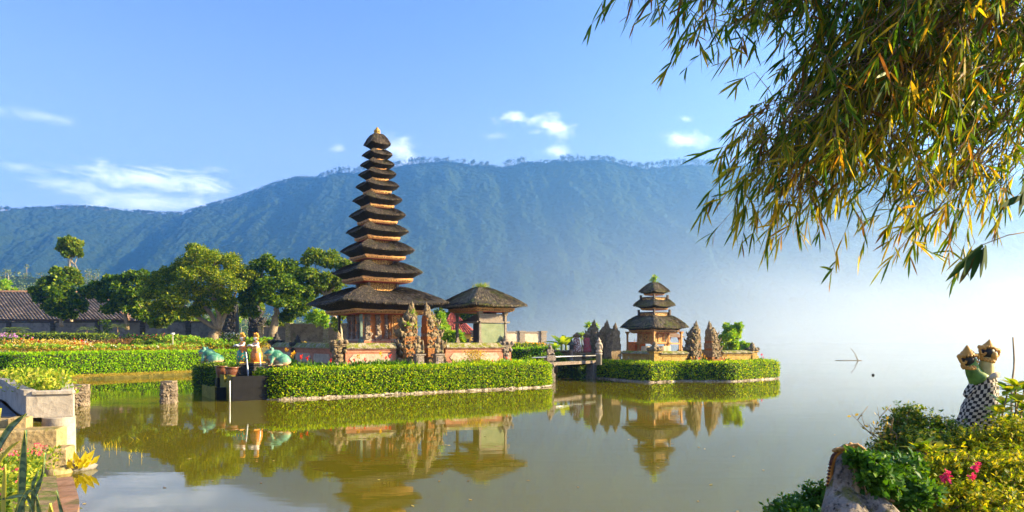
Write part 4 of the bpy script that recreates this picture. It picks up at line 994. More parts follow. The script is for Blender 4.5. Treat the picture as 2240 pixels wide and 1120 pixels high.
# footbridge and its carved posts
p0, p1 = np.array([2.2, 41.6, 0]), np.array([5.3, 45.6, 0])
t = empty('footbridge', (*((p0 + p1) / 2)[:2], 1.0), ang(p0, p1)); tag(t, 'low stone footbridge with a pipe rail joining the two temple islands', 'footbridge')
L = float(np.linalg.norm(p1 - p0)); b = MB(); b.box((0, 0, 0), (L + .6, 1.3, .14), bev=.02); b.box((0, -.6, .14), (L + .6, .1, .06)); b.build('deck', GREYSTONE, t)
b = MB(); b.tube([(-L / 2 - 2.5, -.62, .52), (L / 2, -.62, .52)], .035, 8); b.build('rail', plain('galvanised_pipe', (.55, .57, .6), .35, .1, metal=.6), t)
b = MB(); b.box((L / 2 - .3, 0, -1.2), (.9, 1.2, 1.2), bev=.03); b.build('pier', GREYSTONE, t)
def seated_guardian(p, z0, zt, zs, label, mats, s=1.0, rot=0.0):
    """small seated stone figure on a post; z0 foot, zs seat, zt top"""
    t = empty('guardian_statue', (p[0], p[1], z0), rot); tag(t, label, 'statue'); h = zs - z0; k = (zt - zs)
    b = MB(); b.box((0, 0, 0), (.46 * s, .46 * s, h * .35), bev=.02); b.box((0, 0, h * .35), (.34 * s, .34 * s, h * .45)); b.box((0, 0, h * .8), (.5 * s, .5 * s, h * .2), bev=.02)
    for j in range(10): b.blob((.18 * s * math.cos(j), -.17 * s, h * (.3 + .05 * j)), (.08 * s, .05 * s, .05 * s), 0, .3, j, 7)
    b.build('pedestal', mats[0], t)
    b = MB()
    for c, r in [((0, 0, .2), (.34, .30, .22)), ((0, .03, .45), (.27, .22, .28)), ((0, -.03, .76), (.2, .19, .18)), ((0, 0, .92), (.12, .12, .12)), ((.26, -.2, .14), (.13, .2, .13)), ((-.26, -.2, .14), (.13, .2, .13)), ((.27, -.08, .42), (.09, .12, .22)), ((-.27, -.08, .42), (.09, .12, .22)), ((0, -.2, .74), (.09, .08, .07))]:
        b.blob((c[0] * k, c[1] * k, h + c[2] * k), (r[0] * k, r[1] * k, r[2] * k), 0, .08, 5, 12)
    remesh(b.build('figure', mats[1], t), max(.02, .05 * k), 1); return t
p = at(1203, 835, 40.6); seated_guardian(p, 0.0, 2.24, 1.62, 'seated stone figure on a carved post at the near end of the footbridge', (GREYSTONE, GREYSTONE), 1.1, .3)
p = at(1310, 800, 43.6); t = empty('figure_statue', (p[0], p[1], .95)); tag(t, 'pale stone figure standing on a round pillar beside the dark gate towers', 'statue')
z1_ = CH + (HY - 773) * 43.6 / F - .95; z2_ = CH + (HY - 739) * 43.6 / F - .95
b = MB(); b.lathe([(.19, 0), (.19, z1_ - .08), (.23, z1_ - .07), (.23, z1_)], seg=16); b.build('pillar', plain('concrete_pillar', (.36, .33, .29), .85, .2, 5, .3), t)
b = MB(); k = z2_ - z1_
for c, r in [((0, 0, .12), (.17, .15, .14)), ((.02, 0, .35), (.13, .12, .2)), ((0, 0, .6), (.17, .13, .14)), ((0, -.02, .8), (.11, .11, .12)), ((0, 0, .95), (.05, .05, .09)), ((.17, -.03, .42), (.06, .07, .2)), ((-.16, -.05, .52), (.07, .07, .17))]: b.blob((c[0] * k, c[1] * k, z1_ + c[2] * k), (r[0] * k * 1.3, r[1] * k * 1.3, r[2] * k), 0, .08, 2, 12)
remesh(b.build('figure', CREAM, t), .028, 1)
def wrapped_statue(px_, y0, y1, yb, d, label, cloth, rot):
    p = at(px_, yb, d); z0 = 1.0; zb = CH + (HY - y0) * d / F - z0; zt = CH + (HY - y1) * d / F - z0
    t = empty('wrapped_statue', (p[0], p[1], z0), rot); tag(t, label, 'statue'); h = zt - zb
    b = MB(); b.box((0, 0, 0), (.75, .7, zb * .3), bev=.03); b.box((0, 0, zb * .3), (.58, .55, zb * .5)); b.box((0, 0, zb * .8), (.75, .7, zb * .2), bev=.02); b.build('pedestal', MOSSTONE, t)
    b = MB(); g = []
    u = np.linspace(0, 2 * np.pi, 28, endpoint=False)
    for f, r in [(0, .30), (.12, .31), (.3, .27), (.45, .22), (.6, .24), (.72, .2)]:
        rr = r * h * .62 * (1 + .10 * np.sin(u * 6 + f * 9)); g.append(np.stack([rr * np.cos(u) * 1.1 + .04 * np.sin(f * 8), rr * np.sin(u), np.full(28, zb + f * h)], -1))
    b.grid(np.array(g), True, cap=True); b.build('cloth', cloth, t)
    b = MB(); b.blob((0, 0, zb + .78 * h), (.12 * h, .12 * h, .12 * h), 0, .1, 3, 12); b.lathe([(.15 * h, zb + .82 * h), (.17 * h, zb + .88 * h), (.10 * h, zb + .93 * h), (.03 * h, zb + h)], seg=10)
    for sx in (-1, 1): b.blob((sx * .17 * h, 0, zb + .8 * h), (.05 * h, .05 * h, .09 * h), 0, .2, 4, 8)
    b.build('head', MOSSTONE, t)
    return t
def patt(name, a, b_, sc):
    m, nt = newmat(name); v = node(nt, 'ShaderNodeTexVoronoi', {'Vector': objco(nt), 'Scale': sc})
    finish(nt, node(nt, 'ShaderNodeBsdfPrincipled', {'Base Color': mixrgb(nt, mr(nt, v.outputs[0], .3, .5), a, b_), 'Roughness': .85}).outputs[0]); return m
wrapped_statue(1262, 771, 727, 795, 46.6, 'statue wrapped in white and brown patterned cloth beside the stone lantern', patt('white_brown_cloth', (.62, .55, .50), (.25, .12, .09), 9), .3)
wrapped_statue(1284, 771, 726, 795, 46.8, 'statue wrapped in dark red cloth near the footbridge end', patt('red_cloth', (.42, .03, .05), (.30, .10, .10), 10), .5)
p = at(1250, 790, 46.0); t = empty('stone_lantern', (p[0], p[1], 1.0)); tag(t, 'small dark stone lantern between the banana plants and the wrapped statue', 'lantern')
zt = CH + (HY - 741) * 46 / F - 1.0
b = MB(); b.lathe([(.22, 0), (.24, .1), (.12, .2), (.10, zt * .5), (.2, zt * .55)], seg=8); b.build('post', GREYSTONE, t)
b = MB(); b.box((0, 0, zt * .55), (.26, .26, zt * .18)); b.build('lamp_house', DARKSTONE, t)
b = MB(); b.lathe([(.34, zt * .73), (.30, zt * .77), (.12, zt * .85), (.05, zt * .92), (.01, zt)], seg=6); b.build('roof', DARKSTONE, t)
# tan wall behind the bridge garden: left of the banana plants
b = MB(); b.box((0, 0, 0), (2.3, .4, .85), bev=.03); 
for k in range(9): b.blob((-1.0 + k * .25, -.2, .8), (.16, .1, .1), 0, .3, k, 8)
o = b.build('planter', MOSSTONE); o.location = at(1238, 795, 48.2) * [1, 1, 0] + [0, 0, .95]; tag(o, 'mossy stone planter box under the banana plants', 'planter')

# ------------------------------------------------------------------ fountain on the channel
BLACKWET = plain('wet_black_stone', (.008, .008, .009), .5, .4, 4, .3, .15)
OLIVE = stone('olive_algae_stone', (.16, .14, .02), (.26, .22, .03), (.08, .09, .01), .3, 2.2, .5, .35)
FO = np.array([-11.5, 28.07, 0.])
def FF(s, t, z=0): return FO + s * E1 + t * E2 + np.array([0, 0, z])
t = empty('fountain', tuple(FO), ROT); tag(t, 'stepped fountain basin with black front and olive stained side at the hedge gap', 'fountain')
b = MB(); b.box((.95, .08, -.4), (1.9, .16, 1.42), mi=0); b.build('front_wall', BLACKWET, t)
b = MB(); b.box((.08, .60, -.4), (.158, .86, 1.45)); b.box((.08, 1.28, -.4), (.158, .48, 1.12)); b.box((.08, 2.36, -.4), (.158, 1.65, 1.42)); b.build('side_wall', OLIVE, t)
b = MB(); b.box((1.0, 1.7, -.4), (1.68, 3.0, 1.30)); b.build('pool', BLACKWET, t)
b = MB(); x0, y0 = -.46, 1.05
b.box((x0 + .03, y0 + 1.4, -.3), (.07, 2.8, .80), mi=0); b.box((x0 + .22, y0 + .04, -.3), (.44, .08, .82), mi=1); b.box((x0 + .22, y0 + 1.4, -.3), (.38, 2.7, .62), mi=1); b.box((x0 + .03, y0 + .35, .48), (.085, .6, .08), mi=0)
b.build('lower_basin', [OLIVE, BLACKWET], t)
o = MB().tube([FF(-.12, -.12, -.3), FF(-.12, -.12, .82), FF(-.12, -.12, .86)], [.027, .027, .024], 9).build('pipe', plain('white_pipe', (.75, .75, .75), .4, .05)); tag(o, 'white standing water pipe in the lake before the black basin', 'pipe')
# two painted figures pouring water
def fmat(name, base, dots, sc):
    m, nt = newmat(name); v = node(nt, 'ShaderNodeTexVoronoi', {'Vector': objco(nt), 'Scale': sc}).outputs[0]
    finish(nt, node(nt, 'ShaderNodeBsdfPrincipled', {'Base Color': mixrgb(nt, mr(nt, v, .28, .34), dots, base), 'Roughness': .4}).outputs[0]); return m
SKINW = plain('white_painted_stone', (.72, .66, .62), .5, .12); COPPER = plain('copper_paint', (.60, .20, .05), .4, .3); GOLDP = plain('gold_paint', (.65, .30, .04), .4, .25); HAIRB = plain('black_paint', (.02, .018, .016), .5)
def figure(p, label, skirt, shawl, rot):
    t = empty('figure_statue', (p[0], p[1], 1.0), rot); tag(t, label, 'statue')
    b = MB(); b.box((0, 0, -.1), (.62, .6, .52), bev=.03, mi=1); b.box((0, 0, .42), (.78, .74, .10), bev=.02, mi=1); b.box((0, 0, .52), (.66, .62, .06), bev=.02, mi=0)
    for k in range(12): b.blob((-.26 + .175 * (k % 4), -.31, .05 + .14 * (k // 4)), (.09, .05, .07), 1, .3, k, 8)
    b.build('pedestal', [GOLDP, DARKSTONE], t)
    MB().lathe([(.28, .58), (.33, .66), (.34, .85), (.31, 1.0), (.25, 1.12), (.18, 1.2)], seg=20, sy=.85).build('skirt', skirt, t)
    b = MB(); b.lathe([(.26, 1.08), (.24, 1.2), (.18, 1.34), (.16, 1.42), (.17, 1.5), (.10, 1.6)], seg=16, sy=.75); b.tube([(.22, -.14, 1.02), (.2, -.1, 1.3), (.1, 0, 1.52)], [.05, .07, .06], 7); b.build('shawl', shawl, t)
    b = MB(); b.lathe([(.07, 1.58), (.065, 1.66)], seg=10)
    b.blob((0, -.01, 1.74), (.10, .115, .125)); b.blob((0, -.125, 1.73), (.02, .03, .03)); b.blob((-.045, -.105, 1.76), (.02, .012, .012)); b.blob((.045, -.105, 1.76), (.02, .012, .012)); b.blob((0, -.11, 1.68), (.03, .015, .01))
    b.tube([(-.15, 0, 1.5), (-.27, -.1, 1.38), (-.25, -.30, 1.36)], [.06, .05, .04], 8); b.tube([(.15, 0, 1.5), (.26, -.1, 1.38), (.22, -.28, 1.36)], [.06, .05, .04], 8)
    for sx in (-1, 1):
        for k in range(4): b.tube([(sx * .235 + .02 * k - .03, -.3, 1.36), (sx * .235 + .02 * k - .03, -.36, 1.345), (sx * .235 + .02 * k - .03, -.38, 1.32)], [.011, .01, .007], 5)
        b.tube([(sx * .2, -.27, 1.37), (sx * .18, -.32, 1.36)], [.012, .008], 5)
    b.blob((0, -.34, 1.38), (.19, .10, .055), 0, .05, 1, 10)
    b.build('body', SKINW, t)
    b = MB(); b.blob((0, .04, 1.72), (.115, .10, .15)); b.build('hair', HAIRB, t)
    b = MB(); b.lathe([(.12, 1.78), (.135, 1.83), (.10, 1.88), (.06, 1.96), (.015, 2.02)], seg=12)
    for k in range(9):
        a = math.pi * (.0 + k / 8); b.tube([(.12 * math.cos(a), -.12 * math.sin(a) * .6, 1.82), (.16 * math.cos(a), -.13 * math.sin(a) * .6, 1.9), (.15 * math.cos(a), -.12 * math.sin(a), 1.99)], [.03, .025, .006], 6)
    for sx in (-1, 1): b.blob((sx * .12, .0, 1.70), (.03, .05, .07), 0, .1, 2, 8)
    b.lathe([(.155, 1.50), (.17, 1.53), (.155, 1.56)], seg=14, sy=.75); b.lathe([(.24, 1.17), (.26, 1.2), (.23, 1.24)], seg=16, sy=.8); b.build('crown', GOLDP, t)
    return t
for px_, lab, sk, sh, rr in ((531, 'painted fountain figure in a green dotted skirt', fmat('green_dotted', (.02, .22, .14), (.70, .28, .04), 7), COPPER, -.75), (561, 'painted fountain figure in an orange skirt with blue patches', fmat('orange_dotted', (.60, .20, .03), (.45, .10, .03), 9), fmat('patchwork', (.62, .30, .10), (.10, .30, .42), 8), -.7)):
    p = at(px_, 760, 31.0); figure(p, lab, sk, sh, rr).scale = (.9, .9, .93)
m, nt = newmat('falling_water'); finish(nt, node(nt, 'ShaderNodeBsdfPrincipled', {'Base Color': (.75, .82, .88, 1), 'Roughness': .2, 'Alpha': .85, 'Specular IOR Level': .6}).outputs[0]); FALL = m
for (px_, y0, y1, dd, lab) in ((543, 775, 822, 30.6, 'thin water jet falling from the green skirted figure'), (572, 778, 822, 30.5, 'thin water jet falling right of the orange skirted figure')):
    a = at(px_, y0, dd); c = at(px_, y1, dd - .3); pts = [a + (c - a) * np.array([f ** .5, f ** .5, f ** 1.2]) + np.array([0, -.25 * (1 - f), .1 * (1 - f)]) for f in np.linspace(0, 1, 8)]
    tag(MB().tube(pts, [.02 + .018 * f for f in np.linspace(0, 1, 8)], 7).build('water_jet', FALL), lab, 'water jet')
# stone frogs
m, nt = newmat('painted_frog'); co = objco(nt); g = node(nt, 'ShaderNodeNewGeometry'); z = node(nt, 'ShaderNodeSeparateXYZ', {0: g.outputs['Normal']}).outputs[2]; pz_ = node(nt, 'ShaderNodeSeparateXYZ', {0: co}).outputs[2]
f = math_(nt, 'ADD', mr(nt, z, -.55, .1), math_(nt, 'MULTIPLY', math_(nt, 'SUBTRACT', noise_(nt, 5, 4, co), .5), 1.2))
c = mixrgb(nt, mr(nt, f, .3, .7), (.55, .38, .26), mixrgb(nt, mr(nt, noise_(nt, 2.6, 4, co), .38, .62), (.02, .13, .075), (.13, .32, .21)))
c = mixrgb(nt, mr(nt, pz_, .02, .16, .75, 0), c, (.45, .24, .12))
finish(nt, node(nt, 'ShaderNodeBsdfPrincipled', {'Base Color': c, 'Roughness': .5, 'Normal': bump(nt, noise_(nt, 30, 4, co), .4, .02)}).outputs[0]); FROG = m
def frog(p, rot, s, label):
    """big stone frog sitting up; faces local -x"""
    t = empty('frog_statue', tuple(p), rot); tag(t, label, 'frog statue'); b = MB()
    B = [((.10, 0, .26), (.42, .33, .25)), ((-.12, 0, .40), (.34, .31, .26)), ((-.36, 0, .52), (.26, .27, .15)), ((-.50, 0, .50), (.15, .22, .10)), ((-.28, 0, .36), (.20, .24, .22)), ((.34, 0, .20), (.24, .24, .18)),
         ((.26, .33, .20), (.26, .14, .20)), ((.26, -.33, .20), (.26, .14, .20)), ((.02, .40, .05), (.20, .09, .05)), ((.02, -.40, .05), (.20, .09, .05)), ((-.3, .15, .66), (.09, .08, .09)), ((-.3, -.15, .66), (.09, .08, .09))]
    B = [((c[0], c[1], c[2] * 1.18), (r[0], r[1], r[2] * 1.15)) for c, r in B]
    for c, r in B: b.blob(np.array(c) * s, np.array(r) * s, 0, 0, 1, 18)
    for sy in (-1, 1):
        b.tube(np.array([(-.25, sy * .22, .44), (-.30, sy * .30, .18), (-.34, sy * .28, .04)]) * s, np.array([.10, .075, .06]) * s, 9)
        for k in (-1, 0, 1): b.tube(np.array([(-.34, sy * .28, .035), (-.46, sy * .28 + k * .07, .03)]) * s, np.array([.035, .025]) * s, 6)
        for k in (-1, 0, 1): b.tube(np.array([(-.10, sy * .40, .035), (-.24, sy * .40 + k * .07, .025)]) * s, np.array([.035, .022]) * s, 6)
    remesh(b.build('body', FROG, t), .022 * s, 1)
    b = MB()
    for sy in (-1, 1): b.blob(np.array((-.335, sy * .20, .79)) * s, np.array((.045, .03, .045)) * s, 0, 0, 1, 10)
    b.build('eye', DARKSTONE, t)
    b = MB(); b.tube([np.array((-.645 + .10 * abs(math.sin(a)) ** 2, .21 * math.sin(a), .57)) * s for a in np.linspace(-1.4, 1.4, 9)], .012 * s, 5); b.build('mouth', DARKSTONE, t)
    return t
pf = at(612, 805, 30.0) + [0, -.25, 0]; b = MB(); b.box((0, 0, -.22), (1.25, .8, .14), bev=.02); b.box((-.1, .05, -.08), (1.05, .7, .1), bev=.02)
o = b.build('plinth', DARKSTONE); o.location = pf + [0.02, .1, .08]; o.rotation_euler[2] = .25; tag(o, 'dark slab plinth under the bright green frog on the hedge corner', 'plinth')
frog(pf + [0, .1, .10], .30, .92, 'bright green painted frog statue on the front hedge corner')
frog(at(462, 796, 34.8), -.05, 1.0, 'darker green frog statue perched left of the fountain figures')
# clay pots with plants
POTM = plain('glazed_clay', (.16, .06, .03), .35, .4, 5, .3, .5)
for px_, yb, d, lab, kind in ((486, 826, 30.3, 'brown pot holding a small palm beside the fountain', 0), (508, 829, 29.6, 'brown pot with low green leaves on the basin rim, right of the palm pot', 1)):
    p = at(px_, yb, d); t = empty('flower_pot', tuple(p)); tag(t, lab, 'flower pot', None)
    MB().lathe([(.15, 0), (.17, .02), (.25, .20), (.285, .38), (.27, .45), (.30, .47), (.31, .52), (.28, .53), (.25, .50), (.0, .47)], seg=22).build('pot', POTM, t)
    b = MB(); n = 34 if kind == 0 else 120
    if kind == 0: b.blades(np.tile([0, 0, .5], (n, 1)) + rng.normal(0, .04, (n, 3)), rnd_dirs(n, 1.4), rnd_dirs(n), rng.uniform(.35, .62, n), .05, 0, .45); b.lathe([(.05, .45), (.04, .7)], seg=7, mi=1)
    else: b.leaves(np.c_[rng.normal(0, .13, (n, 2)), .5 + rng.uniform(0, .22, n)], rnd_dirs(n, .8), rnd_dirs(n, 1), rng.uniform(.1, .2, n), .06, 0)
    b.build('plant', [G_BUSH if kind == 0 else G_BRIGHT, STEM], t)
b = MB(); b.box((0, 0, -.8), (.5, .5, .8)); o = b.build('pot_stand', BLACKWET); o.location = at(486, 826, 30.3); o.rotation_euler[2] = ROT; tag(o, 'dark block carrying the pot with the small palm', 'stand')
# little stone pagoda lantern by the frog
p = at(591, 808, 31.6); t = empty('stone_lantern', (p[0], p[1], 1.0)); tag(t, 'small stone lantern shaped like a pagoda behind the bright frog', 'lantern')
zt = CH + (HY - 755) * 31.6 / F - 1.0
b = MB(); b.box((0, 0, 0), (.42, .42, .2), bev=.03); b.lathe([(.17, .2), (.12, .3), (.10, zt * .4), (.22, zt * .46), (.25, zt * .5)], seg=10); b.build('post', MOSSTONE, t)
b = MB()
for sx in (-1, 1):
    for sy in (-1, 1): b.box((sx * .09, sy * .09, zt * .5), (.05, .05, zt * .2))
b.build('lamp_house', MOSSTONE, t)
MB().lathe([(.24, zt * .69), (.22, zt * .73), (.08, zt * .82), (.05, zt * .86), (.06, zt * .9), (.005, zt)], seg=8).build('roof', MOSSTONE, t)
# rough stone posts standing in the channel
POSTM = stone('coral_rough_stone', (.12, .09, .06), (.34, .27, .19), (.10, .10, .02), .2, 4.0, 1.0, .8)
def rough_post(px0, px1, ytop, ybot, label, seed):
    pc = onz((px0 + px1) / 2, ybot, 0); d = pc[1]; w = (px1 - px0) / F * d; h = CH + (HY - ytop) * d / F
    b = MB(); n = 26; g = []; q = np.random.default_rng(seed)
    u = np.linspace(0, 2 * np.pi, n, endpoint=False); rr = 1 / (np.abs(np.cos(u)) ** 5 + np.abs(np.sin(u)) ** 5) ** .2
    zs = np.linspace(-.3, h - .06, 22)
    for z in zs: g.append(np.stack([w / 2 * rr * np.cos(u + .5) * (1 + q.normal(0, .045, n)) , w / 2 * rr * np.sin(u + .5) * (1 + q.normal(0, .045, n)), np.full(n, z)], -1))
    b.grid(np.array(g), True, 0, False, cap=True); b.lathe([(w * .52, h - .07), (w * .54, h - .05), (w * .53, h)], seg=4, smooth=False, a=.8)
    b = b
    for k in range(60): a = q.uniform(0, 6.28); b.blob((w * .5 * math.cos(a), w * .5 * math.sin(a), q.uniform(0, h - .12)), (.05, .05, .04), 0, .3, k, 6)
    o = b.build('stone_post', POSTM, loc=(0, 0, 0)); o.location = (pc[0], pc[1], 0); tag(o, label, 'stone post'); return o
rough_post(154, 193, 841, 888, 'rough square stone post in the water nearest the planter', 1)
rough_post(353, 386, 833, 882, 'rough stone post in the water nearer the fountain', 2)

# ------------------------------------------------------------------ trees
def tree(name, label, base, trunk, clumps, d, leafm, barkm=None, nleaf=260, L=.34, W=.22, group=None, r0=.28, sub=6, flat=.72, cat='tree', fork=None, seed=1, up=.55, twist=.25):
    """base: world point; trunk: [(px, py)] rows from the foot to the fork; clumps: [(px, py, radius px, depth offset)]"""
    q = np.random.default_rng(seed)
    t = empty(name, tuple(base)); tag(t, label, cat, group); B = np.asarray(base, float)
    tr = np.array([at(x, y, d) for x, y in trunk]); tr[0] = B + [0, 0, -.1]
    tp = resample(tr, 7) - B; tp[1:-1] += q.normal(0, r0 * .25, (5, 3)) * [1, 1, 0]
    b = MB(); b.tube(tp, np.linspace(r0 * 1.25, r0 * .72, 7), 9)
    top = tp[-1]
    C, Rr = [], []
    cl = sorted(clumps, key=lambda e: e[0]); G = 4 if len(cl) > 9 else (3 if len(cl) > 5 else 2); grp = np.array_split(np.arange(len(cl)), G)
    for gi in grp:
      cen = np.mean([at(cl[i][0], cl[i][1], d + cl[i][3]) - B for i in gi], axis=0)
      tipL = top + (cen - top) * .58 + np.array([0, 0, -.05]) ; midL = top + (tipL - top) * .5 + q.normal(0, .12, 3) * np.linalg.norm(tipL - top) * .5
      b.tube(resample([top, midL, tipL], 8), np.linspace(r0 * .68, r0 * .38, 8), 8)
      for i in gi:
        x, y, r, dd = cl[i]; c = at(x, y, d + dd) - B; rad = r * d / F
        mid = (tipL + c) / 2 + q.normal(0, .22, 3) * rad
        b.tube(resample([tipL, mid, c], 7), np.linspace(r0 * .34, r0 * .08, 7), 6)
        for j in range(sub):
            v = q.normal(size=3); v /= np.linalg.norm(v); v[2] *= .75
            sc = c + v * rad * q.uniform(.45, .8); sr = rad * q.uniform(.36, .58)
            C.append(sc); Rr.append((sr, sr, sr * flat))
            b.tube([c, (c + sc) / 2 + q.normal(0, .05, 3) * rad, sc], [r0 * .09, r0 * .06, r0 * .03], 4)
    b.build('trunk', barkm or BARK, t)
    b = MB(); clump_leaves(b, C, Rr, nleaf, L, W, 0, up, .35)
    b.build('crown', leafm, t)
    return t
DT = 70.0
big = at(466, 752, DT)
tree('spreading_tree', 'broad spreading tree with a sunlit crown in the middle of the garden', big, [(466, 752), (464, 733), (478, 722)],
     [(435, 558, 40, 0), (400, 590, 38, 1), (470, 575, 42, -2), (515, 580, 36, 0), (362, 608, 34, 1), (345, 640, 34, 0), (395, 640, 46, -2.5), (440, 615, 46, -3), (490, 625, 44, -3), (535, 610, 30, 0), (545, 640, 24, 1), (420, 668, 36, 0), (370, 668, 34, 1), (500, 660, 30, -1), (330, 618, 26, 2), (450, 650, 36, 2)], DT, G_TREE, nleaf=520, L=.23, W=.13, r0=.42, sub=7, seed=3, flat=.6)
tree('round_tree', 'dense dark tree just right of the broad spreading tree', at(598, 747, 71), [(600, 747), (601, 700), (606, 668)],
     [(580, 580, 34, 0), (620, 585, 36, 0), (560, 610, 32, 1), (600, 615, 42, -2), (640, 610, 34, 0), (560, 650, 32, 0), (600, 650, 34, -2), (640, 645, 32, -1), (545, 675, 20, 0), (655, 672, 22, 0), (628, 690, 18, 1), (670, 640, 18, 0)], 71, G_TREE2, nleaf=250, L=.34, W=.2, r0=.36, sub=6, seed=5)
tree('round_tree', 'tall tree standing behind the left side of the pagoda', at(742, 742, 73), [(742, 742), (735, 700), (712, 650)],
     [(690, 568, 32, 0), (730, 572, 32, 0), (765, 585, 26, 0), (665, 600, 24, 0), (700, 605, 34, -1), (745, 610, 32, 0), (680, 630, 22, 0), (720, 640, 24, 1)], 73, G_TREE3, nleaf=330, L=.34, W=.2, r0=.25, sub=6, seed=8)
tree('young_tree', 'thin young tree seen under the left eave of the pagoda', at(692, 742, 66), [(692, 742), (692, 720), (692, 705)],
     [(690, 685, 14, 0), (705, 692, 14, 0), (680, 698, 12, 0), (715, 706, 10, 0), (695, 704, 12, 0)], 66, G_BRIGHT, nleaf=60, L=.30, W=.17, r0=.08, sub=4, seed=9)
tree('young_tree', 'pale stemmed young tree touching the pagoda post on its left', at(748, 742, 58), [(748, 742), (744, 715), (742, 695)],
     [(740, 702, 12, 0), (752, 690, 10, 0), (736, 715, 9, 0)], 58, G_TREE3, BARK_PALE, nleaf=60, L=.28, W=.15, r0=.12, sub=4, seed=10)
tree('tall_tree', 'tall slim tree with a bare pale trunk and small high crown above the tiled roof', at(157, 716, 84), [(157, 716), (150, 640), (154, 570)],
     [(150, 532, 16, 0), (164, 540, 15, 0), (138, 541, 13, 0), (152, 553, 14, 0), (172, 552, 9, 0), (160, 600, 12, 0), (170, 612, 12, 0), (150, 592, 7, 0)], 84, G_TREE3, BARK_PALE, nleaf=110, L=.40, W=.28, r0=.16, sub=5, seed=12)
tree('bushy_tree', 'bushy tree in front of the long tiled roof, under the tall slim tree', at(135, 712, 82), [(135, 712), (132, 690), (130, 665)],
     [(122, 602, 18, 0), (105, 622, 20, 0), (135, 625, 24, 0), (95, 645, 22, 0), (125, 648, 28, -1), (155, 655, 24, 0), (175, 668, 16, 0), (80, 640, 14, 0), (145, 680, 24, 0), (115, 675, 18, 1), (190, 640, 14, 0)], 82, G_TREE2, nleaf=170, L=.42, W=.28, r0=.2, sub=6, seed=13)
tree('bushy_tree', 'spiky topped dark tree between the tiled roof and the broad spreading tree', at(278, 720, 82), [(278, 720), (276, 690), (272, 670)],
     [(235, 615, 18, 0), (262, 612, 18, 0), (290, 608, 18, 0), (312, 605, 16, 0), (225, 640, 22, 0), (258, 640, 28, -1), (295, 635, 28, -1), (322, 630, 20, 0), (240, 668, 22, 0), (290, 668, 26, 0), (315, 685, 20, 0), (208, 628, 12, 0)], 82, G_TREE2, nleaf=170, L=.42, W=.28, r0=.22, sub=6, seed=14, up=.8)
for k, (x, y, r, d, lab) in enumerate([(10, 635, 20, 110, 'bright green treetop above the left end of the tiled roof'), (85, 632, 16, 112, 'low green treetop behind the roof, beside the bushy tree'), (352, 690, 22, 78, 'orange flowering shrub between the tiled roof and the spreading tree'), (478, 700, 30, 88, 'sunlit yellow green tree behind the dark wall near the split gate'), (610, 712, 22, 95, 'hazy pale tree beyond the low wall right of the dark gate'), (395, 700, 26, 84, 'sunlit bush tree behind the trunk of the spreading tree'), (203, 655, 30, 100, 'dim tree crown over the ridge of the tiled roof, between the two bushy trees'), (340, 655, 30, 94, 'tree filling the space behind the left side of the spreading tree'), (540, 668, 26, 92, 'tree crown closing the gap over the black split gate'), (655, 655, 28, 90, 'tree behind the gap left of the pagoda, beyond the mossy brown wall')]):
    g = at(x, y + r * 2.0, d); g[2] = 2.2
    tree('background_tree', lab, g, [(x, 745), (x, y + r), (x, y + r * .4)], [(x + dx * r, y + dy * r, r * .62, 0) for dx, dy in ((-.8, .2), (.8, .1), (0, -.5), (.2, .5), (-.4, .6))], d, G_BRIGHT if k in (0, 3) else G_TREE3, nleaf=110, L=.5, W=.3, r0=.16, sub=4, seed=20 + k)
tree('small_tree', 'sunlit yellow green tree at the right end of the second island', at(1598, 775, 51), [(1598, 775), (1597, 762), (1598, 750)],
     [(1592, 722, 17, 0), (1610, 716, 15, 0), (1580, 738, 15, 0), (1600, 738, 18, -1), (1615, 732, 13, 0), (1578, 755, 13, 0), (1600, 757, 16, 0), (1622, 757, 15, 0), (1636, 760, 10, 0), (1600, 770, 14, 0)], 51, G_BRIGHT, nleaf=170, L=.20, W=.12, r0=.09, sub=5, seed=31)
tree('conifer_bush', 'feathery yellow green bush behind the right half of the tall gate', at(968, 760, 52), [(968, 760), (968, 740), (968, 720)],
     [(966, 690, 10, 0), (964, 705, 12, 0), (970, 718, 13, 0), (962, 732, 13, 0), (975, 738, 12, 0)], 52, G_BRIGHT, nleaf=120, L=.22, W=.08, r0=.06, sub=5, seed=33, up=1.5)
tree('leafy_bush', 'round light green bush left of the hut legs', at(988, 756, 50), [(988, 756), (988, 745), (988, 738)],
     [(985, 728, 11, 0), (1000, 735, 12, 0), (978, 740, 11, 0), (992, 745, 12, 0), (1008, 746, 8, 0)], 50, G_BRIGHT, nleaf=110, L=.26, W=.17, r0=.06, sub=4, seed=34)
tree('background_tree', 'dark tree crown behind the ridge of the red roof', at(1010, 742, 80), [(1010, 742), (1008, 715), (1005, 700)], [(975, 690, 22, 0), (1000, 682, 16, 0), (1030, 690, 14, 0), (1012, 690, 18, 0), (960, 695, 12, 0)], 80, G_TREE2, nleaf=120, L=.4, W=.26, r0=.15, sub=5, seed=36)

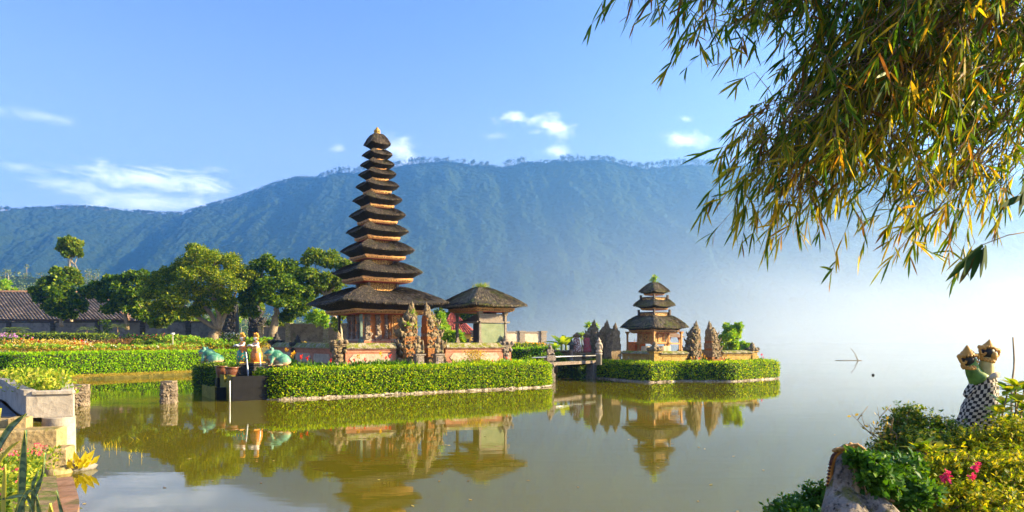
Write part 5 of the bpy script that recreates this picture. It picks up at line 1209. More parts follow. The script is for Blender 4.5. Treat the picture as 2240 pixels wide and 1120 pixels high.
# ------------------------------------------------------------------ far garden buildings and walls
TILE = plain('clay_tile', (.20, .115, .075), .8, .45, 3.0, .4)
m, nt = newmat('old_clay_tile'); co = objco(nt); c = ramp(nt, node(nt, 'ShaderNodeNewGeometry').outputs['Random Per Island'], [(0, (.08, .058, .046)), (.5, (.15, .108, .082)), (.85, (.23, .17, .13)), (1, (.32, .25, .19))])
c = mixrgb(nt, mr(nt, noise_(nt, .5, 5, co), .4, .7), c, (.09, .075, .065)); finish(nt, node(nt, 'ShaderNodeBsdfPrincipled', {'Base Color': c, 'Roughness': .85}).outputs[0]); OLDTILE = m
GREYWALL = stone('grey_plaster_wall', (.11, .105, .105), (.21, .20, .195), (.08, .09, .04), .12, .9, .3, .45)
def tiled_slope(b, p00, p10, p11, p01, cw, rl, mi=0, th=.07):
    """rows of barrel tiles on a roof plane; p00-p10 eave, p01-p11 ridge"""
    p00, p10, p11, p01 = [np.asarray(p, float) for p in (p00, p10, p11, p01)]
    nc = max(3, int(np.linalg.norm(p10 - p00) / cw)); nr = max(3, int(np.linalg.norm(p01 - p00) / rl))
    N = nrm(np.cross(p10 - p00, p01 - p00)); N = N if N[2] > 0 else -N
    u = (np.arange(nc)[None] + np.zeros((nr, 1))).ravel() / nc; v = (np.arange(nr)[:, None] + np.zeros((1, nc))).ravel() / nr
    def pt(a, c): return (p00 * (1 - a)[:, None] + p10 * a[:, None]) * (1 - c)[:, None] + (p01 * (1 - a)[:, None] + p11 * a[:, None]) * c[:, None]
    prof = [(.0, 0), (.18, 1.0), (.5, 1.45), (.82, 1.0), (1.0, 0)]
    jz = rng.normal(0, .012, len(u))
    vs = []
    for e, lift in ((0.0, .035), (1.12, 0.0)):
        for x, h in prof: vs.append(pt(u + x * .98 / nc, np.minimum(v + e / nr, 1.0)) + N * (h * th + lift + jz)[:, None] if False else pt(u + x * .98 / nc, np.minimum(v + e / nr, 1.0)) + N * (h * th + lift) + N[None] * jz[:, None])
    V = np.stack(vs, 1); f = np.arange(len(u))[:, None, None] * 10 + np.array([[i, i + 1, i + 6, i + 5] for i in range(4)])[None]
    b.add(V.reshape(-1, 3), f.reshape(-1, 4), mi, True)
dR, dE = 96.0, 88.0
t = empty('long_house', (-60, 92, 2.2)); tag(t, 'long low house with an old brown tiled roof behind the grey wall', 'house'); O = np.array([-60, 92, 2.2])
e0, e1 = at(-420, 699, dE) - O, at(282, 701, dE) - O; r0_, r1 = at(-420, 637, dR) - O, at(213, 641, dR) - O
bk0, bk1 = e0 + [0, 18, 0], e1 + [0, 18, 0]
b = MB(); tiled_slope(b, e0, e1, r1, r0_, .46, .52, th=.11); b.add([e0, e1, r1, r0_], [(0, 1, 2, 3)], 1); b.add([e1, bk1, r1], [(0, 1, 2)], 1); b.add([bk1, bk0, r0_, r1], [(0, 1, 2, 3)], 1)
b.tube([r0_ + [0, 0, .1], r1 + [0, 0, .1]], .2, 8, 1); b.tube([r1 + [0, 0, .08], e1 + [0, 0, .12]], .16, 8, 1)
b.build('roof', [OLDTILE, TILE], t)
b = MB(); b.box(((e0[0] + e1[0]) / 2, e0[1] + 9, 0), (e1[0] - e0[0] - 2.4, 14, e0[2] - .1)); b.build('wall', GREYWALL, t)
b = MB(); b.box(((e0[0] + e1[0]) / 2, e0[1] + .1, e0[2] - .22), (e1[0] - e0[0], .12, .2)); b.build('fascia', WOOD_DARK, t)
t = empty('low_house', (-38, 88, 2.2)); tag(t, 'small tiled roof peeping out at the right end of the long house', 'house'); O = np.array([-38, 88, 2.2])
e0, e1, r0_, r1 = at(290, 704, 87) - O, at(330, 703, 87) - O, at(292, 692, 90) - O, at(322, 692, 90) - O
b = MB(); tiled_slope(b, e0, e1, r1, r0_, .4, .45, th=.1); b.add([e0, e1, r1, r0_, (e0 + e1) / 2 + [0, 6, 0]], [(0, 1, 2, 3), (1, 4, 2), (4, 0, 3)], 1); b.build('roof', [OLDTILE, TILE], t)
b = MB(); b.box((*((e0 + e1) / 2 + [0, 2, 0])[:2], 0), (2.0, 3, e0[2] - .1)); b.build('wall', GREYWALL, t)

def garden_wall(pa, pb, z0, z1, step, label, th=.3, capm=DARKSTONE, mat_=None):
    pa, pb = np.asarray(pa, float), np.asarray(pb, float); L = float(np.linalg.norm((pb - pa)[:2])); c = (pa + pb) / 2
    t = empty('garden_wall', (c[0], c[1], z0), ang(pa, pb)); tag(t, label, 'wall'); h = z1 - z0
    b = MB(); b.box((0, 0, -.2), (L, th, h + .2)); b.build('panel', mat_ or GREYWALL, t)
    b = MB(); b.box((0, 0, h - .02), (L, th * 1.6, .12)); b.box((0, 0, -.2), (L, th * 1.35, .2 + h * .12)); b.build('coping', capm, t)
    n = max(1, int(round(L / step)))
    for k in range(n + 1):
        x = -L / 2 + L * k / n; b = MB(); m_ = 9
        for j in range(m_): b.box((x, -.02, h * j / m_), (.62 if j % 2 else .54, th * 1.9, h / m_ * .9))
        b.box((x, -.02, h), (.7, th * 2.2, .16)); b.build('pilaster', capm, t)
    return t
def w(px_, d): p = at(px_, 745, d); p[2] = 0; return p
garden_wall(w(-260, 86), w(515, 82), 1.9, 4.72, 5.7, 'long dark grey garden wall with brick pilasters in front of the tiled house')
garden_wall(w(572, 80), w(632, 80), 2.1, 4.05, 4, 'low dark wall just right of the dark split gate', capm=COPING)
garden_wall(w(632, 78), w(800, 76), 2.1, 4.35, 4, 'mossy brown wall behind the left side of the pagoda', capm=COPING, mat_=stone('brown_wall', (.16, .12, .08), (.26, .20, .13), (.10, .11, .03), .3, 1.0, .4, .5))
PALEWALL = stone('pale_panel_wall', (.38, .31, .25), (.50, .42, .34), None, 0, 1.5, .3, .25)
garden_wall(w(1040, 59.5), w(1186, 63), 1.2, CH + (HY - 727) * 60 / F, 2.75, 'pale panelled garden wall right of the hut', mat_=PALEWALL, capm=WOOD_GREY)
t = gate_half(w(519, 81), 2.1, 5.6, 2.1, 1.6, 1, .05, 'left half of the black lava split gate between the trees', (DARKSTONE, DARKSTONE, DARKSTONE), 101)
t = gate_half(w(547, 81), 2.1, 5.5, 2.1, 1.6, -1, .05, 'right half of the black lava split gate between the trees', (DARKSTONE, DARKSTONE, DARKSTONE), 113)
b = MB(); 
for k in range(5): b.box((0, -2.6 + .6 * k, 0), (3.2, .62, .12 + .16 * k), bev=.02)
o = b.build('steps', plain('brick_steps', (.34, .20, .10), .8, .3, 4, .3)); o.location = w(533, 78) + [0, 0, 1.9]; tag(o, 'wide brick steps leading up to the black split gate', 'steps')
# house with the red roof behind the hut
t = empty('red_roof_house', tuple(w(985, 68) + [0, 0, 1.6])); tag(t, 'small yellow house with a steep red tiled roof behind the hut', 'house'); O = np.array(t.location)
ap = at(990, 682, 69) - O; L0_, L1 = at(955, 731, 66) - O, at(1041, 731, 66) - O; B0, B1 = L0_ + [0, 6, 0], L1 + [0, 6, 0]
REDT = plain('red_tile', (.33, .06, .035), .7, .3, 6, .3)
m, nt = newmat('red_roof_tile'); c = ramp(nt, node(nt, 'ShaderNodeNewGeometry').outputs['Random Per Island'], [(0, (.24, .045, .03)), (.6, (.36, .07, .04)), (1, (.46, .11, .06))]); finish(nt, node(nt, 'ShaderNodeBsdfPrincipled', {'Base Color': c, 'Roughness': .7}).outputs[0]); REDTILE = m
ap2 = ap + [0, 1.5, 0]; kn = L1 + (ap - L1) * .32 + [.3, 0, -.25]
b = MB(); tiled_slope(b, L0_, L1, ap + [.05, 0, 0], ap - [.05, 0, 0], .26, .30, th=.06); b.add([L0_, L1, ap, B0, B1, ap2], [(0, 1, 2), (1, 4, 5, 2), (4, 3, 5), (3, 0, 2, 5)], 1)
b.tube([ap, L1], .10, 6, 1); b.tube([ap, L0_], .1, 6, 1); b.build('roof', [REDTILE, REDT], t)
zw = L0_[2]; b = MB(); b.box(((L0_[0] + L1[0]) / 2, L0_[1] + 2.6, 0), (L1[0] - L0_[0] - 1.0, 4.4, zw)); b.build('wall', plain('yellow_plaster', (.62, .36, .06), .8), t)
for k in range(3):
    b = MB(); b.box((L1[0] - .9 - k * .95, L0_[1] + .38, .05), (.5, .04, zw * .66)); b.build('window', WOOD_DARK, t)

# ------------------------------------------------------------------ garden beds
def bed(name, label, pts, h, mat_, n, L, W, cat='flower bed', kind=None, up=.7, extra=None, wid=1.2, jz=0.0):
    """loose band of plants following pts (ground points)"""
    P = resample(np.asarray(pts, float), max(4, n // 8)); P = P[rng.integers(0, len(P), n)]
    lump = .45 + .9 * vn(P[:, 0] * .9, P[:, 1] * .9 + 3.3, 7)
    Q = P + np.c_[rng.normal(0, wid * .4, (n, 2)), rng.uniform(0, 1, n) ** .7 * h * lump]
    b = MB(); b.leaves(Q, rnd_dirs(n, up), rnd_dirs(n, .5), L * rng.uniform(.6, 1.4, n), W * rng.uniform(.7, 1.3, n), 0)
    mats = [mat_]
    if extra:
        for em, ne, er in extra:
            mats.append(em); k = rng.integers(0, n, ne); C = Q[k] + [0, 0, .03]; C[:, 2] = P[k, 2] + h * lump[k] * rng.uniform(.8, 1.15, ne)
            C = np.repeat(C, 5, 0); b.leaves(C, rnd_dirs(len(C), .8), rnd_dirs(len(C), .3), er, er * .8, len(mats) - 1)
    c = np.mean(pts, axis=0)
    return tag(b.build(name, mats, loc=c), label, cat, None, kind)
FL_RED = leaf_mat('red_petal', [(0, (.55, .012, .01)), (1, (.85, .05, .02))], .3, tcol=(1.2, .6, .5)); FL_YEL = leaf_mat('yellow_petal', [(0, (.75, .36, .01)), (1, (.9, .55, .03))], .3, tcol=(1.2, 1, .5))
FL_PINK = leaf_mat('pink_petal', [(0, (.70, .03, .14)), (1, (.85, .12, .28))], .3, tcol=(1.2, .7, .8)); FL_WHITE = leaf_mat('white_petal', [(0, (.7, .66, .55)), (1, (.8, .75, .62))], .3, tcol=(1, 1, .9))
FL_LILAC = leaf_mat('lilac_petal', [(0, (.35, .14, .40)), (1, (.55, .30, .55))], .3, tcol=(1, .8, 1))
YBED = leaf_mat('yellow_shrub_leaf', [(0, (.16, .12, .02)), (.5, (.42, .30, .04)), (1, (.62, .42, .10))], .4)
BROWNB = leaf_mat('russet_leaf', [(0, (.08, .05, .02)), (.6, (.17, .09, .04)), (1, (.28, .17, .06))], .3)
def gp(px_, d, z): p = at(px_, 745, d); p[2] = z; return p
bed('flower_bed', 'yellow leaved shrub bed with red blooms behind the bank hedge', [gp(40, 52, 1.6), gp(120, 53, 1.6), gp(200, 54, 1.6)], .95, YBED, 2600, .20, .09, kind='stuff', extra=[(FL_RED, 26, .12), (FL_WHITE, 60, .06)], wid=2.0)
bed('flower_bed', 'row of pale flowering plants right along the top of the bank hedge', [gp(-10, 47.5, 1.6), gp(150, 49, 1.6), gp(300, 52, 1.6), gp(420, 56, 1.65)], .45, YBED, 2600, .17, .08, kind='stuff', extra=[(FL_RED, 18, .11), (FL_WHITE, 140, .07), (G_BRIGHT, 500, .16)], wid=1.2)
bed('shrub_bed', 'russet brown low shrubs right of the pale boulder', [gp(205, 62, 1.75), gp(285, 63, 1.75)], .95, BROWNB, 1800, .2, .1, kind='stuff', wid=1.6)
bed('shrub_bed', 'yellow green low shrubs around the lamp post', [gp(345, 62, 1.8), gp(430, 62, 1.8)], .75, YBED, 900, .2, .1, kind='stuff', extra=[(G_BRIGHT, 500, .2)], wid=1.6)
bed('flower_bed', 'lilac flowering shrub at the left edge before the grey wall', [gp(-40, 60, 1.7), gp(25, 60, 1.7)], 1.3, G_BUSH, 1200, .22, .12, kind='stuff', extra=[(FL_LILAC, 150, .11)], wid=1.6)
bed('shrub_bed', 'pink flowered dark undergrowth along the foot of the grey wall', [gp(250, 74, 2.0), gp(330, 76, 2.0), gp(440, 78, 2.0)], .9, G_TREE2, 1800, .26, .15, kind='stuff', extra=[(FL_PINK, 60, .10)], wid=1.4)
bed('flower_bed', 'pale pink flowers at the foot of the black split gate', [gp(485, 72, 2.0), gp(515, 73, 2.0)], 1.1, G_TREE, 700, .26, .12, kind='stuff', extra=[(FL_WHITE, 90, .14)], wid=1.0)
bed('shrub_bed', 'yellow green plants between the bank hedge and the steps', [gp(430, 58, 1.65), gp(500, 60, 1.7), gp(590, 60, 1.7)], .7, YBED, 1200, .2, .1, kind='stuff', extra=[(G_BRIGHT, 700, .2)], wid=1.6)
bed('flower_bed', 'sunlit yellow flowers at the foot of the mossy brown wall', [gp(605, 62, 1.7), gp(680, 62, 1.7)], .5, YBED, 900, .2, .07, kind='stuff', wid=1.2)
bed('flower_bed', 'orange and green garden plants between the hut and the bridge', [gp(1095, 57, 1.3), gp(1150, 57, 1.3), gp(1190, 56, 1.3)], .75, G_BUSH, 1300, .2, .1, kind='stuff', extra=[(FL_YEL, 60, .12)], wid=1.4)
for k, (px_, py, r, d, m_, lab) in enumerate([(302, 758, 15, 60, G_TREE3, 'round clipped yellow green bush right of the russet shrubs'), (330, 758, 13, 60.5, G_BUSH, 'round clipped green bush left of the lamp post'), (334, 766, 9, 58, BROWNB, 'small round russet bush before the clipped green one'), (455, 754, 14, 66, G_TREE3, 'round yellow green bush at the foot of the spreading tree')]):
    c = at(px_, py, d); rr = r * d / F; b = MB(); b.blob((0, 0, 0), (rr * .85, rr * .85, rr * .8), 1, .1, k, 12)
    n = 700; dd = rnd_dirs(n); b.leaves(dd * rr * .9, nrm(dd + rng.normal(0, .6, (n, 3))), nrm(dd + rng.normal(0, .6, (n, 3))), .2, .12, 0)
    o = b.build('round_bush', [m_, G_CORE]); o.location = c; tag(o, lab, 'bush')
o = MB().blob((0, 0, .3), (.58, .5, .42), 0, .06, 5, 18).build('boulder', plain('pale_boulder', (.42, .43, .47), .8, .15, 3, .2)); o.location = gp(187, 60, 1.75); tag(o, 'smooth pale rounded boulder among the garden shrubs', 'boulder')
t = empty('garden_lamp', tuple(gp(378, 60, 1.75))); tag(t, 'slim white garden lamp post in the yellow green shrubs', 'lamp')
zt = CH + (HY - 728) * 60 / F - 1.75
MB().lathe([(.05, 0), (.04, zt - .25), (.05, zt - .22)], seg=8).build('post', plain('white_post', (.6, .55, .45), .5), t); MB().lathe([(.06, zt - .22), (.16, zt - .1), (.17, zt - .02), (.08, zt)], seg=12).build('lamp_shade', plain('lamp_white', (.75, .72, .65), .4), t)
# young palms in front of the grey wall
def palm(px_, d, ytop, lab, s=1.0, z0=2.0):
    p = gp(px_, d, z0); h = CH + (HY - ytop) * d / F - z0; t = empty('young_palm', tuple(p)); tag(t, lab, 'palm')
    MB().tube([(0, 0, -.1), (.03, 0, h * .4), (0, 0, h * .72)], [.09, .07, .05], 7).build('trunk', TWIG, t)
    b = MB()
    for k in range(9):
        a = k * 2.4; e = .9 - .1 * k; D = np.array([math.cos(a), math.sin(a), e]); D /= np.linalg.norm(D); L = s * (1.5 + .2 * (k % 3))
        ts = np.linspace(0, 1, 14); C = np.array([0, 0, h * .72]) + D * (L * ts)[:, None]; C[:, 2] -= .55 * L * ts ** 2
        b.tube(C, np.linspace(.025, .006, 14), 4, 1)
        side = nrm(np.cross(D, [0, 0, 1.]))
        for sg in (-1, 1): b.leaves(C[2:], nrm(D * .6 + side * sg + [0, 0, -.25]), np.tile([0, 0, 1.], (12, 1)) + rng.normal(0, .15, (12, 3)), s * np.linspace(.55, .2, 12), .07 * s, 0)
    b.build('crown', [G_BUSH, STEM], t); return t
for a in [(25, 75, 710, 'young palm before the grey wall at its far left'), (40, 75.5, 709, 'second young palm from the left before the grey wall'), (105, 75, 722, 'lowest young palm before the grey wall, above the dark hedge'), (190, 76, 708, 'young palm near the yellow mark on the grey wall'), (257, 77, 700, 'tallest young palm before the grey wall, beside the hanging creeper')]: palm(*a)
b = MB(); n = 420; P = np.c_[rng.normal(0, .35, n), rng.normal(0, .1, n) - .3, rng.uniform(0, 3.0, n)]; b.leaves(P, rnd_dirs(n), rnd_dirs(n), .22, .15, 0)
o = b.build('creeper', G_TREE2); o.location = gp(235, 78.5, 1.9); tag(o, 'green creeper climbing the grey wall below the tiled roof', 'creeper')

# ------------------------------------------------------------------ canna lilies and shrubs inside the hedges
def canna(label, petal, group):
    t = empty('canna_plant', (0, 0, 0)); tag(t, label, 'flower', group)
    b = MB(); n = 9; a = np.arange(n) * 2.4; D = np.stack([np.cos(a), np.sin(a), np.linspace(.7, 2.0, n)], -1)
    b.blades(np.c_[np.zeros((n, 2)), np.linspace(.05, .3, n)], D, rnd_dirs(n, 0), np.linspace(.42, .36, n), .12, 0, .3); b.build('leaves', G_DARKB, t)
    MB().tube([(0, 0, 0), (.01, 0, .4), (0, .01, .66)], [.012, .01, .008], 5).build('stem', STEM, t)
    b = MB(); n = 16; b.leaves(np.c_[rng.normal(0, .03, (n, 2)), .64 + rng.uniform(0, .14, n)], rnd_dirs(n, .5), rnd_dirs(n), rng.uniform(.07, .12, n), .065, 0); b.build('petals', petal, t)
    return t
cr = canna('red flowering canna among the dark leaves inside the front hedge', FL_RED, 'red cannas along the temple wall')
cyw = canna('yellow flowering canna standing among the red ones by the temple wall', FL_YEL, 'yellow cannas along the temple wall')
def cplace(src, first, px_, ytop, off, lab=None):
    # stand the plant on the flower bed, off metres behind the hedge front
    s_lo = np.linspace(0, 15, 400); pts = WL0[:2] + s_lo[:, None] * E1[:2] + (-3.2 + off) * E2[:2]
    k = np.argmin(np.abs(pts[:, 0] / pts[:, 1] - (px_ - 1120) / F)); x, y = pts[k]
    zt = CH + (HY - ytop) * y / F; o = src if first else copy_tree(src)
    sc = max(.5, (zt - GZ) / .78); put(o, (x, y, GZ), random.uniform(0, 6), (min(sc, 1.15), min(sc, 1.15), sc))
    if lab: o['label'] = lab
    return o
k = 0
for px_, yt in [(658, 778), (672, 781), (725, 786), (764, 789), (775, 785), (783, 794), (798, 784), (808, 789), (845, 781), (853, 777), (1078, 788), (1108, 782), (1117, 786)]:
    cplace(cr, k == 0, px_, yt, 1.5 if px_ < 1000 else 1.35); k += 1
for j, (px_, yt) in enumerate([(783, 775), (834, 770), (1052, 771)]): cplace(cyw, j == 0, px_, yt, 1.6)
t = canna('orange yellow flower clump left of the temple wall near the frog', FL_YEL, 'orange flowers behind the frog')
for j, (px_, yt) in enumerate([(617, 776), (624, 763), (635, 774), (643, 770), (637, 779), (630, 779)]):
    o = t if j == 0 else copy_tree(t); p = at(px_, 745, 33.2); zt = CH + (HY - yt) * 33.2 / F; put(o, (p[0], p[1] + .2 * (j % 3), GZ), j * 1.3, (zt - GZ) / .78)
bed('flower_bed', 'dark strappy leaves filling the bed between the front hedge and the temple wall', [M(WL0, 1.4, -1.7, GZ), M(WL0, 7, -1.7, GZ)],   .28, G_DARKB, 1300, .26, .07, 'plants', 'stuff', .9, wid=.6)
bed('flower_bed', 'mixed green leaves in the bed below the hut wall', [M(WL0, 9.8, -1.5, GZ), M(WL0, 14.3, -1.5, GZ)], .30, G_BRIGHT, 800, .24, .08, 'plants', 'stuff', 1.0, wid=.5)
b = MB(); n = 900; P = np.abs(rng.normal(0, 1, (n, 1))) * 0 + np.c_[rng.normal(0, .30, (n, 2)), rng.uniform(0, .95, n)]; b.leaves(P, rnd_dirs(n, .4), rnd_dirs(n), .09, .05, 0)
for k in range(14): b.tube([(rng.normal(0, .05), rng.normal(0, .05), 0), (rng.normal(0, .25), rng.normal(0, .25), rng.uniform(.5, 1))], [.012, .004], 4, 1)
c = M(WL0, 10.9, -1.5, GZ); o = b.build('shrub', [YBED, TWIG]); o.location = c; tag(o, 'airy yellowish shrub against the pale panel left of the hut', 'shrub')
# second island flowers
def N2px(px_, ytop, src, first, d, lab=None):
    p = at(px_, 745, d); zt = CH + (HY - ytop) * d / F; o = src if first else copy_tree(src); s = max(.4, (zt - 1.0) / .78); put(o, (p[0], p[1], 1.0), random.uniform(0, 6), s); return o
s1 = canna('yellow flower on the second island between the hedge and the temple wall', FL_YEL, 'yellow flowers on the second island')
for j, (px_, yt, d) in enumerate([(1352, 781, 45), (1512, 781, 43.2), (1519, 780, 43.3), (1536, 775, 43.6), (1541, 778, 43.4), (1546, 783, 43.2), (1593, 777, 45), (1600, 781, 45), (1615, 788, 45.2), (1450, 790, 42.3)]): N2px(px_, yt, s1, j == 0, d)
s2 = canna('red flower on the second island between the hedge and the temple wall', FL_RED, 'red flowers on the second island')
for j, (px_, yt, d) in enumerate([(1529, 783, 43.2), (1585, 784, 44.6), (1389, 788, 43.4)]): N2px(px_, yt, s2, j == 0, d)
s3 = canna('pink and white flower at the far right end of the second island', FL_PINK, 'pink flowers at the island end')
for j, (px_, yt, d) in enumerate([(1667, 775, 46.4), (1670, 781, 46.0)]): N2px(px_, yt, s3, j == 0, d)
# bananas, tall stemmed plants behind the footbridge
def banana(px_, d, ytop, s, lab, seed):
    q = np.random.default_rng(seed); p = at(px_, 745, d); z0 = 1.0; h = CH + (HY - ytop) * d / F - z0
    t = empty('banana_plant', (p[0], p[1], z0)); tag(t, lab, 'banana plant')
    MB().tube([(0, 0, -.1), (.03, 0, h * .3), (0, 0, h * .55)], [.14 * s, .11 * s, .07 * s], 8).build('stem', STEM, t)
    n = 9; a = np.arange(n) * 2.4 + q.uniform(0, 6); D = np.stack([np.cos(a), np.sin(a), np.linspace(.5, 1.9, n)], -1)
    MB().blades(np.tile([0, 0, h * .52], (n, 1)), D, np.stack([-np.sin(a), np.cos(a), 0 * a], -1) * .3 + np.array([0, 0, 1]), h * .62 * q.uniform(.8, 1.15, n), .36 * s, 0, .38).build('leaves', G_BRIGHT, t); return t
banana(1228, 50, 720, 1.0, 'banana plant with broad bright leaves behind the mossy planter', 1); banana(1238, 51, 722, 1.0, 'second banana plant, leaning right toward the stone lantern', 2); banana(1214, 52, 740, .8, 'smallest banana plant nearest the footbridge statue', 3)
def tuft_tree(px_, d, ytop, lab):
    p = at(px_, 745, d); z0 = 1.0; h = CH + (HY - ytop) * d / F - z0; t = empty('papaya_tree', (p[0], p[1], z0)); tag(t, lab, 'tree')
    MB().tube([(0, 0, -.1), (.05, 0, h * .5), (0, 0, h * .9)], [.07, .055, .045], 7).build('trunk', BARK_PALE, t)
    n = 60; MB().blades(np.c_[rng.normal(0, .05, (n, 2)), h * .86 + rng.uniform(0, .12, n)], rnd_dirs(n, .5), rnd_dirs(n), rng.uniform(.25, .5, n), .07, 0, .3).build('crown', G_BRIGHT, t)
for a in [(1286, 50, 700, 'tallest thin stemmed tuft tree left of the grey gate towers'), (1302, 51, 703, 'thin tuft tree half hidden by the tallest grey gate tower'), (1292, 52, 720, 'shorter tuft tree between the wrapped statues and the gate tower'), (1272, 50, 726, 'shortest tuft tree between the two wrapped statues')]: tuft_tree(*a)
tree('leafy_bush', 'bright bush behind the footbridge beside the seated figure', at(1218, 790, 47), [(1218, 790), (1218, 785), (1218, 780)], [(1218, 778, 9, 0), (1228, 782, 9, 0), (1212, 784, 8, 0)], 47, G_BRIGHT, nleaf=110, L=.18, W=.1, r0=.05, sub=4, seed=44)
palm(1168, 53, 752, 'small palm with yellow green fronds before the pale wall', .62, 1.2)

# ------------------------------------------------------------------ left shore: planter, steps, kerb, plants
WALLW = stone('whitewashed_render', (.30, .265, .225), (.45, .405, .345), (.22, .18, .10), .15, 1.6, .35, .25)
YSTONE = stone('yellow_sandstone', (.26, .19, .09), (.42, .32, .16), (.16, .14, .03), .3, 2.2, .5, .3)
PAVE = stone('dark_paving', (.05, .055, .065), (.10, .105, .12), None, 0, 2.0, .3, .3, .6)
TERRA = stone('terracotta_slab', (.24, .13, .075), (.36, .20, .12), (.14, .11, .04), .15, 1.5, .3, .3)
Lp = smooth_path([(-9.72, 13.66), (-10.9, 14.95), (-13.4, 18.0), (-17, 20), (-22, 21)], 26, 2); Rp = smooth_path([(-9.02, 13.97), (-9.9, 15.4), (-12.4, 18.9), (-16.4, 21.2), (-22, 22.4)], 26, 2)
t = empty('planter', (-9.4, 13.8, .99)); tag(t, 'long pale rendered planter curving along the left shore', 'planter'); O = np.array([-9.4, 13.8, .99])
b = MB(); th = .13
def band(b, A, B_, z0, z1, mi=0):
    n = len(A); g = np.stack([np.c_[A, np.full(n, z0)], np.c_[A, np.full(n, z1)], np.c_[B_, np.full(n, z1)], np.c_[B_, np.full(n, z0)]]) - O
    b.grid(g, mi=mi, smooth=False)
    b.grid(np.stack([g[3], g[0]]), mi=mi, smooth=False)
    for e in (0, -1): b.add(g[:, e], [(0, 1, 2, 3)] if e else [(3, 2, 1, 0)], mi)
Dn = nrm(Rp - Lp)
band(b, Lp, Lp + Dn * th, .95, 1.40); band(b, Rp - Dn * th, Rp, .2, 1.40)
b.box(np.array([-9.375, 13.865, .95]) - O, (.82, .128, .45), a=.36); b.build('wall', WALLW, t)
b = MB(); band(b, Lp - Dn * .04, Lp + Dn * (th + .05), 1.402, 1.50); band(b, Rp - Dn * (th + .05), Rp + Dn * .03, 1.402, 1.50); b.box(np.array([-9.31, 13.87, 1.404]) - O, (.70, .19, .085), a=.36, bev=.015); b.build('coping', WALLW, t)
b = MB(); n = len(Lp); g = np.stack([np.c_[Lp + Dn * .1, np.full(n, 1.36)], np.c_[Rp - Dn * .1, np.full(n, 1.36)]]) - O; b.grid(g, mi=0); b.build('soil', EARTH, t)
# shrubs in the planter
PLANTB = leaf_mat('planter_leaf', [(0, (.10, .20, .02)), (.5, (.26, .34, .03)), (.85, (.48, .46, .06)), (1, (.62, .52, .14))], .42)
b = MB(); n = 2600; P = (Lp + Rp) / 2; k = (rng.random(n) ** 1.3 * 13).astype(int); Q = np.c_[P[k] + rng.normal(0, .24, (n, 2)), 1.36 + rng.uniform(0, 1, n) ** .8 * (.22 + .30 * vn(k / 2.2, k * 0, 4))]
Q = Q[Q[:, 1] > 14.1]; n = len(Q)
b.leaves(Q, rnd_dirs(n, .6), rnd_dirs(n, .5), rng.uniform(.08, .15, n), .06, 0)
c = np.array([-10, 15, 1.36]); tag(b.build('planter_shrub', PLANTB, loc=c), 'sunlit yellow green shrubs growing in the pale planter', 'shrub')
o = MB().prism([(-9.85, 13.62), (-24, 13.62), (-24, 21.5), (-17, 19.9), (-13.5, 17.9), (-10.95, 14.9)], .2, .985).build('path', [PAVE]); tag(o, kind='structure')
t = empty('stone_steps', (-9.2, 13.2, 0)); tag(t, 'stained yellow stone steps going down to the water under the planter', 'steps'); O = np.array([-9.2, 13.2, 0])
b = MB(); b.box(np.array([-11.5, 13.35, .3]) - O, (3.3, .5, .66), a=.12, bev=.02); b.build('riser', YSTONE, t)
b = MB(); b.box(np.array([-9.66, 13.42, .3]) - O, (.30, .36, .70), a=.3, bev=.015); b.build('block', YSTONE, t)
b = MB(); b.box(np.array([-9.35, 13.2, -.2]) - O, (1.12, .62, 1.0), a=.3, bev=.03); b.build('step', YSTONE, t)
b = MB(); b.box(np.array([-9.0, 12.95, -.3]) - O, (1.1, .56, .77), a=.3, bev=.03); b.lathe([(.26, -.3), (.24, .05), (.20, .12)], np.array([-8.58, 12.9, 0]) - O, 12); b.build('step', YSTONE, t)
o = MB().lathe([(.305, -.4), (.30, .2), (.29, .93), (.30, .945)], (0, 0, 0), 26).build('round_pillar', WALLW); o.location = (-9.26, 13.95, .0); tag(o, 'pale round pillar carrying the corner of the planter', 'pillar')
o = rocks_along('rock', [(-8.62, 13.35), (-8.35, 13.2)], 4, .22, .05, LIP_DARK, 8, .08); tag(o, 'dark mossy rock at the waterline below the round pillar', 'rock')
b = MB(); n = 22; P = np.array([-8.25, 13.1, .12]) + rng.normal(0, .1, (n, 3)) * [1, 1, .4]; a = rng.uniform(0, 6.3, n)
b.leaves(P, np.stack([np.cos(a) * .8 + .2, np.sin(a) * .5 - .2, rng.uniform(.4, 1.4, n)], -1), rnd_dirs(n, .3) + np.array([.6, -.5, .4]), rng.uniform(.16, .32, n), .12, 0, fold=.15)
YLEAF = leaf_mat('yellow_water_leaf', [(0, (.42, .38, .02)), (1, (.70, .56, .05))], .45); tag(b.build('water_plant', YLEAF, loc=(-8.25, 13.1, .1)), 'plant with big bright yellow leaves beside the rock at the waterline', 'plant')
b = MB(); n = 46; px_ = rng.uniform(165, 310, n); py_ = rng.uniform(955, 1010, n); P = np.array([onz(x, y, -.02) for x, y in zip(px_, py_)]); P[:, :2] += 0
k = rng.integers(0, 9, n); P[:, :2] = P[k, :2] + rng.normal(0, .09, (n, 2))
b.blades(P, rnd_dirs(n, 2.4), rnd_dirs(n), rng.uniform(.08, .22, n), .008, 0, .1)
tag(b.build('reeds', YLEAF, loc=P.mean(0)), 'thin yellow reed shoots poking out of the shallow water', 'reeds', kind='stuff')
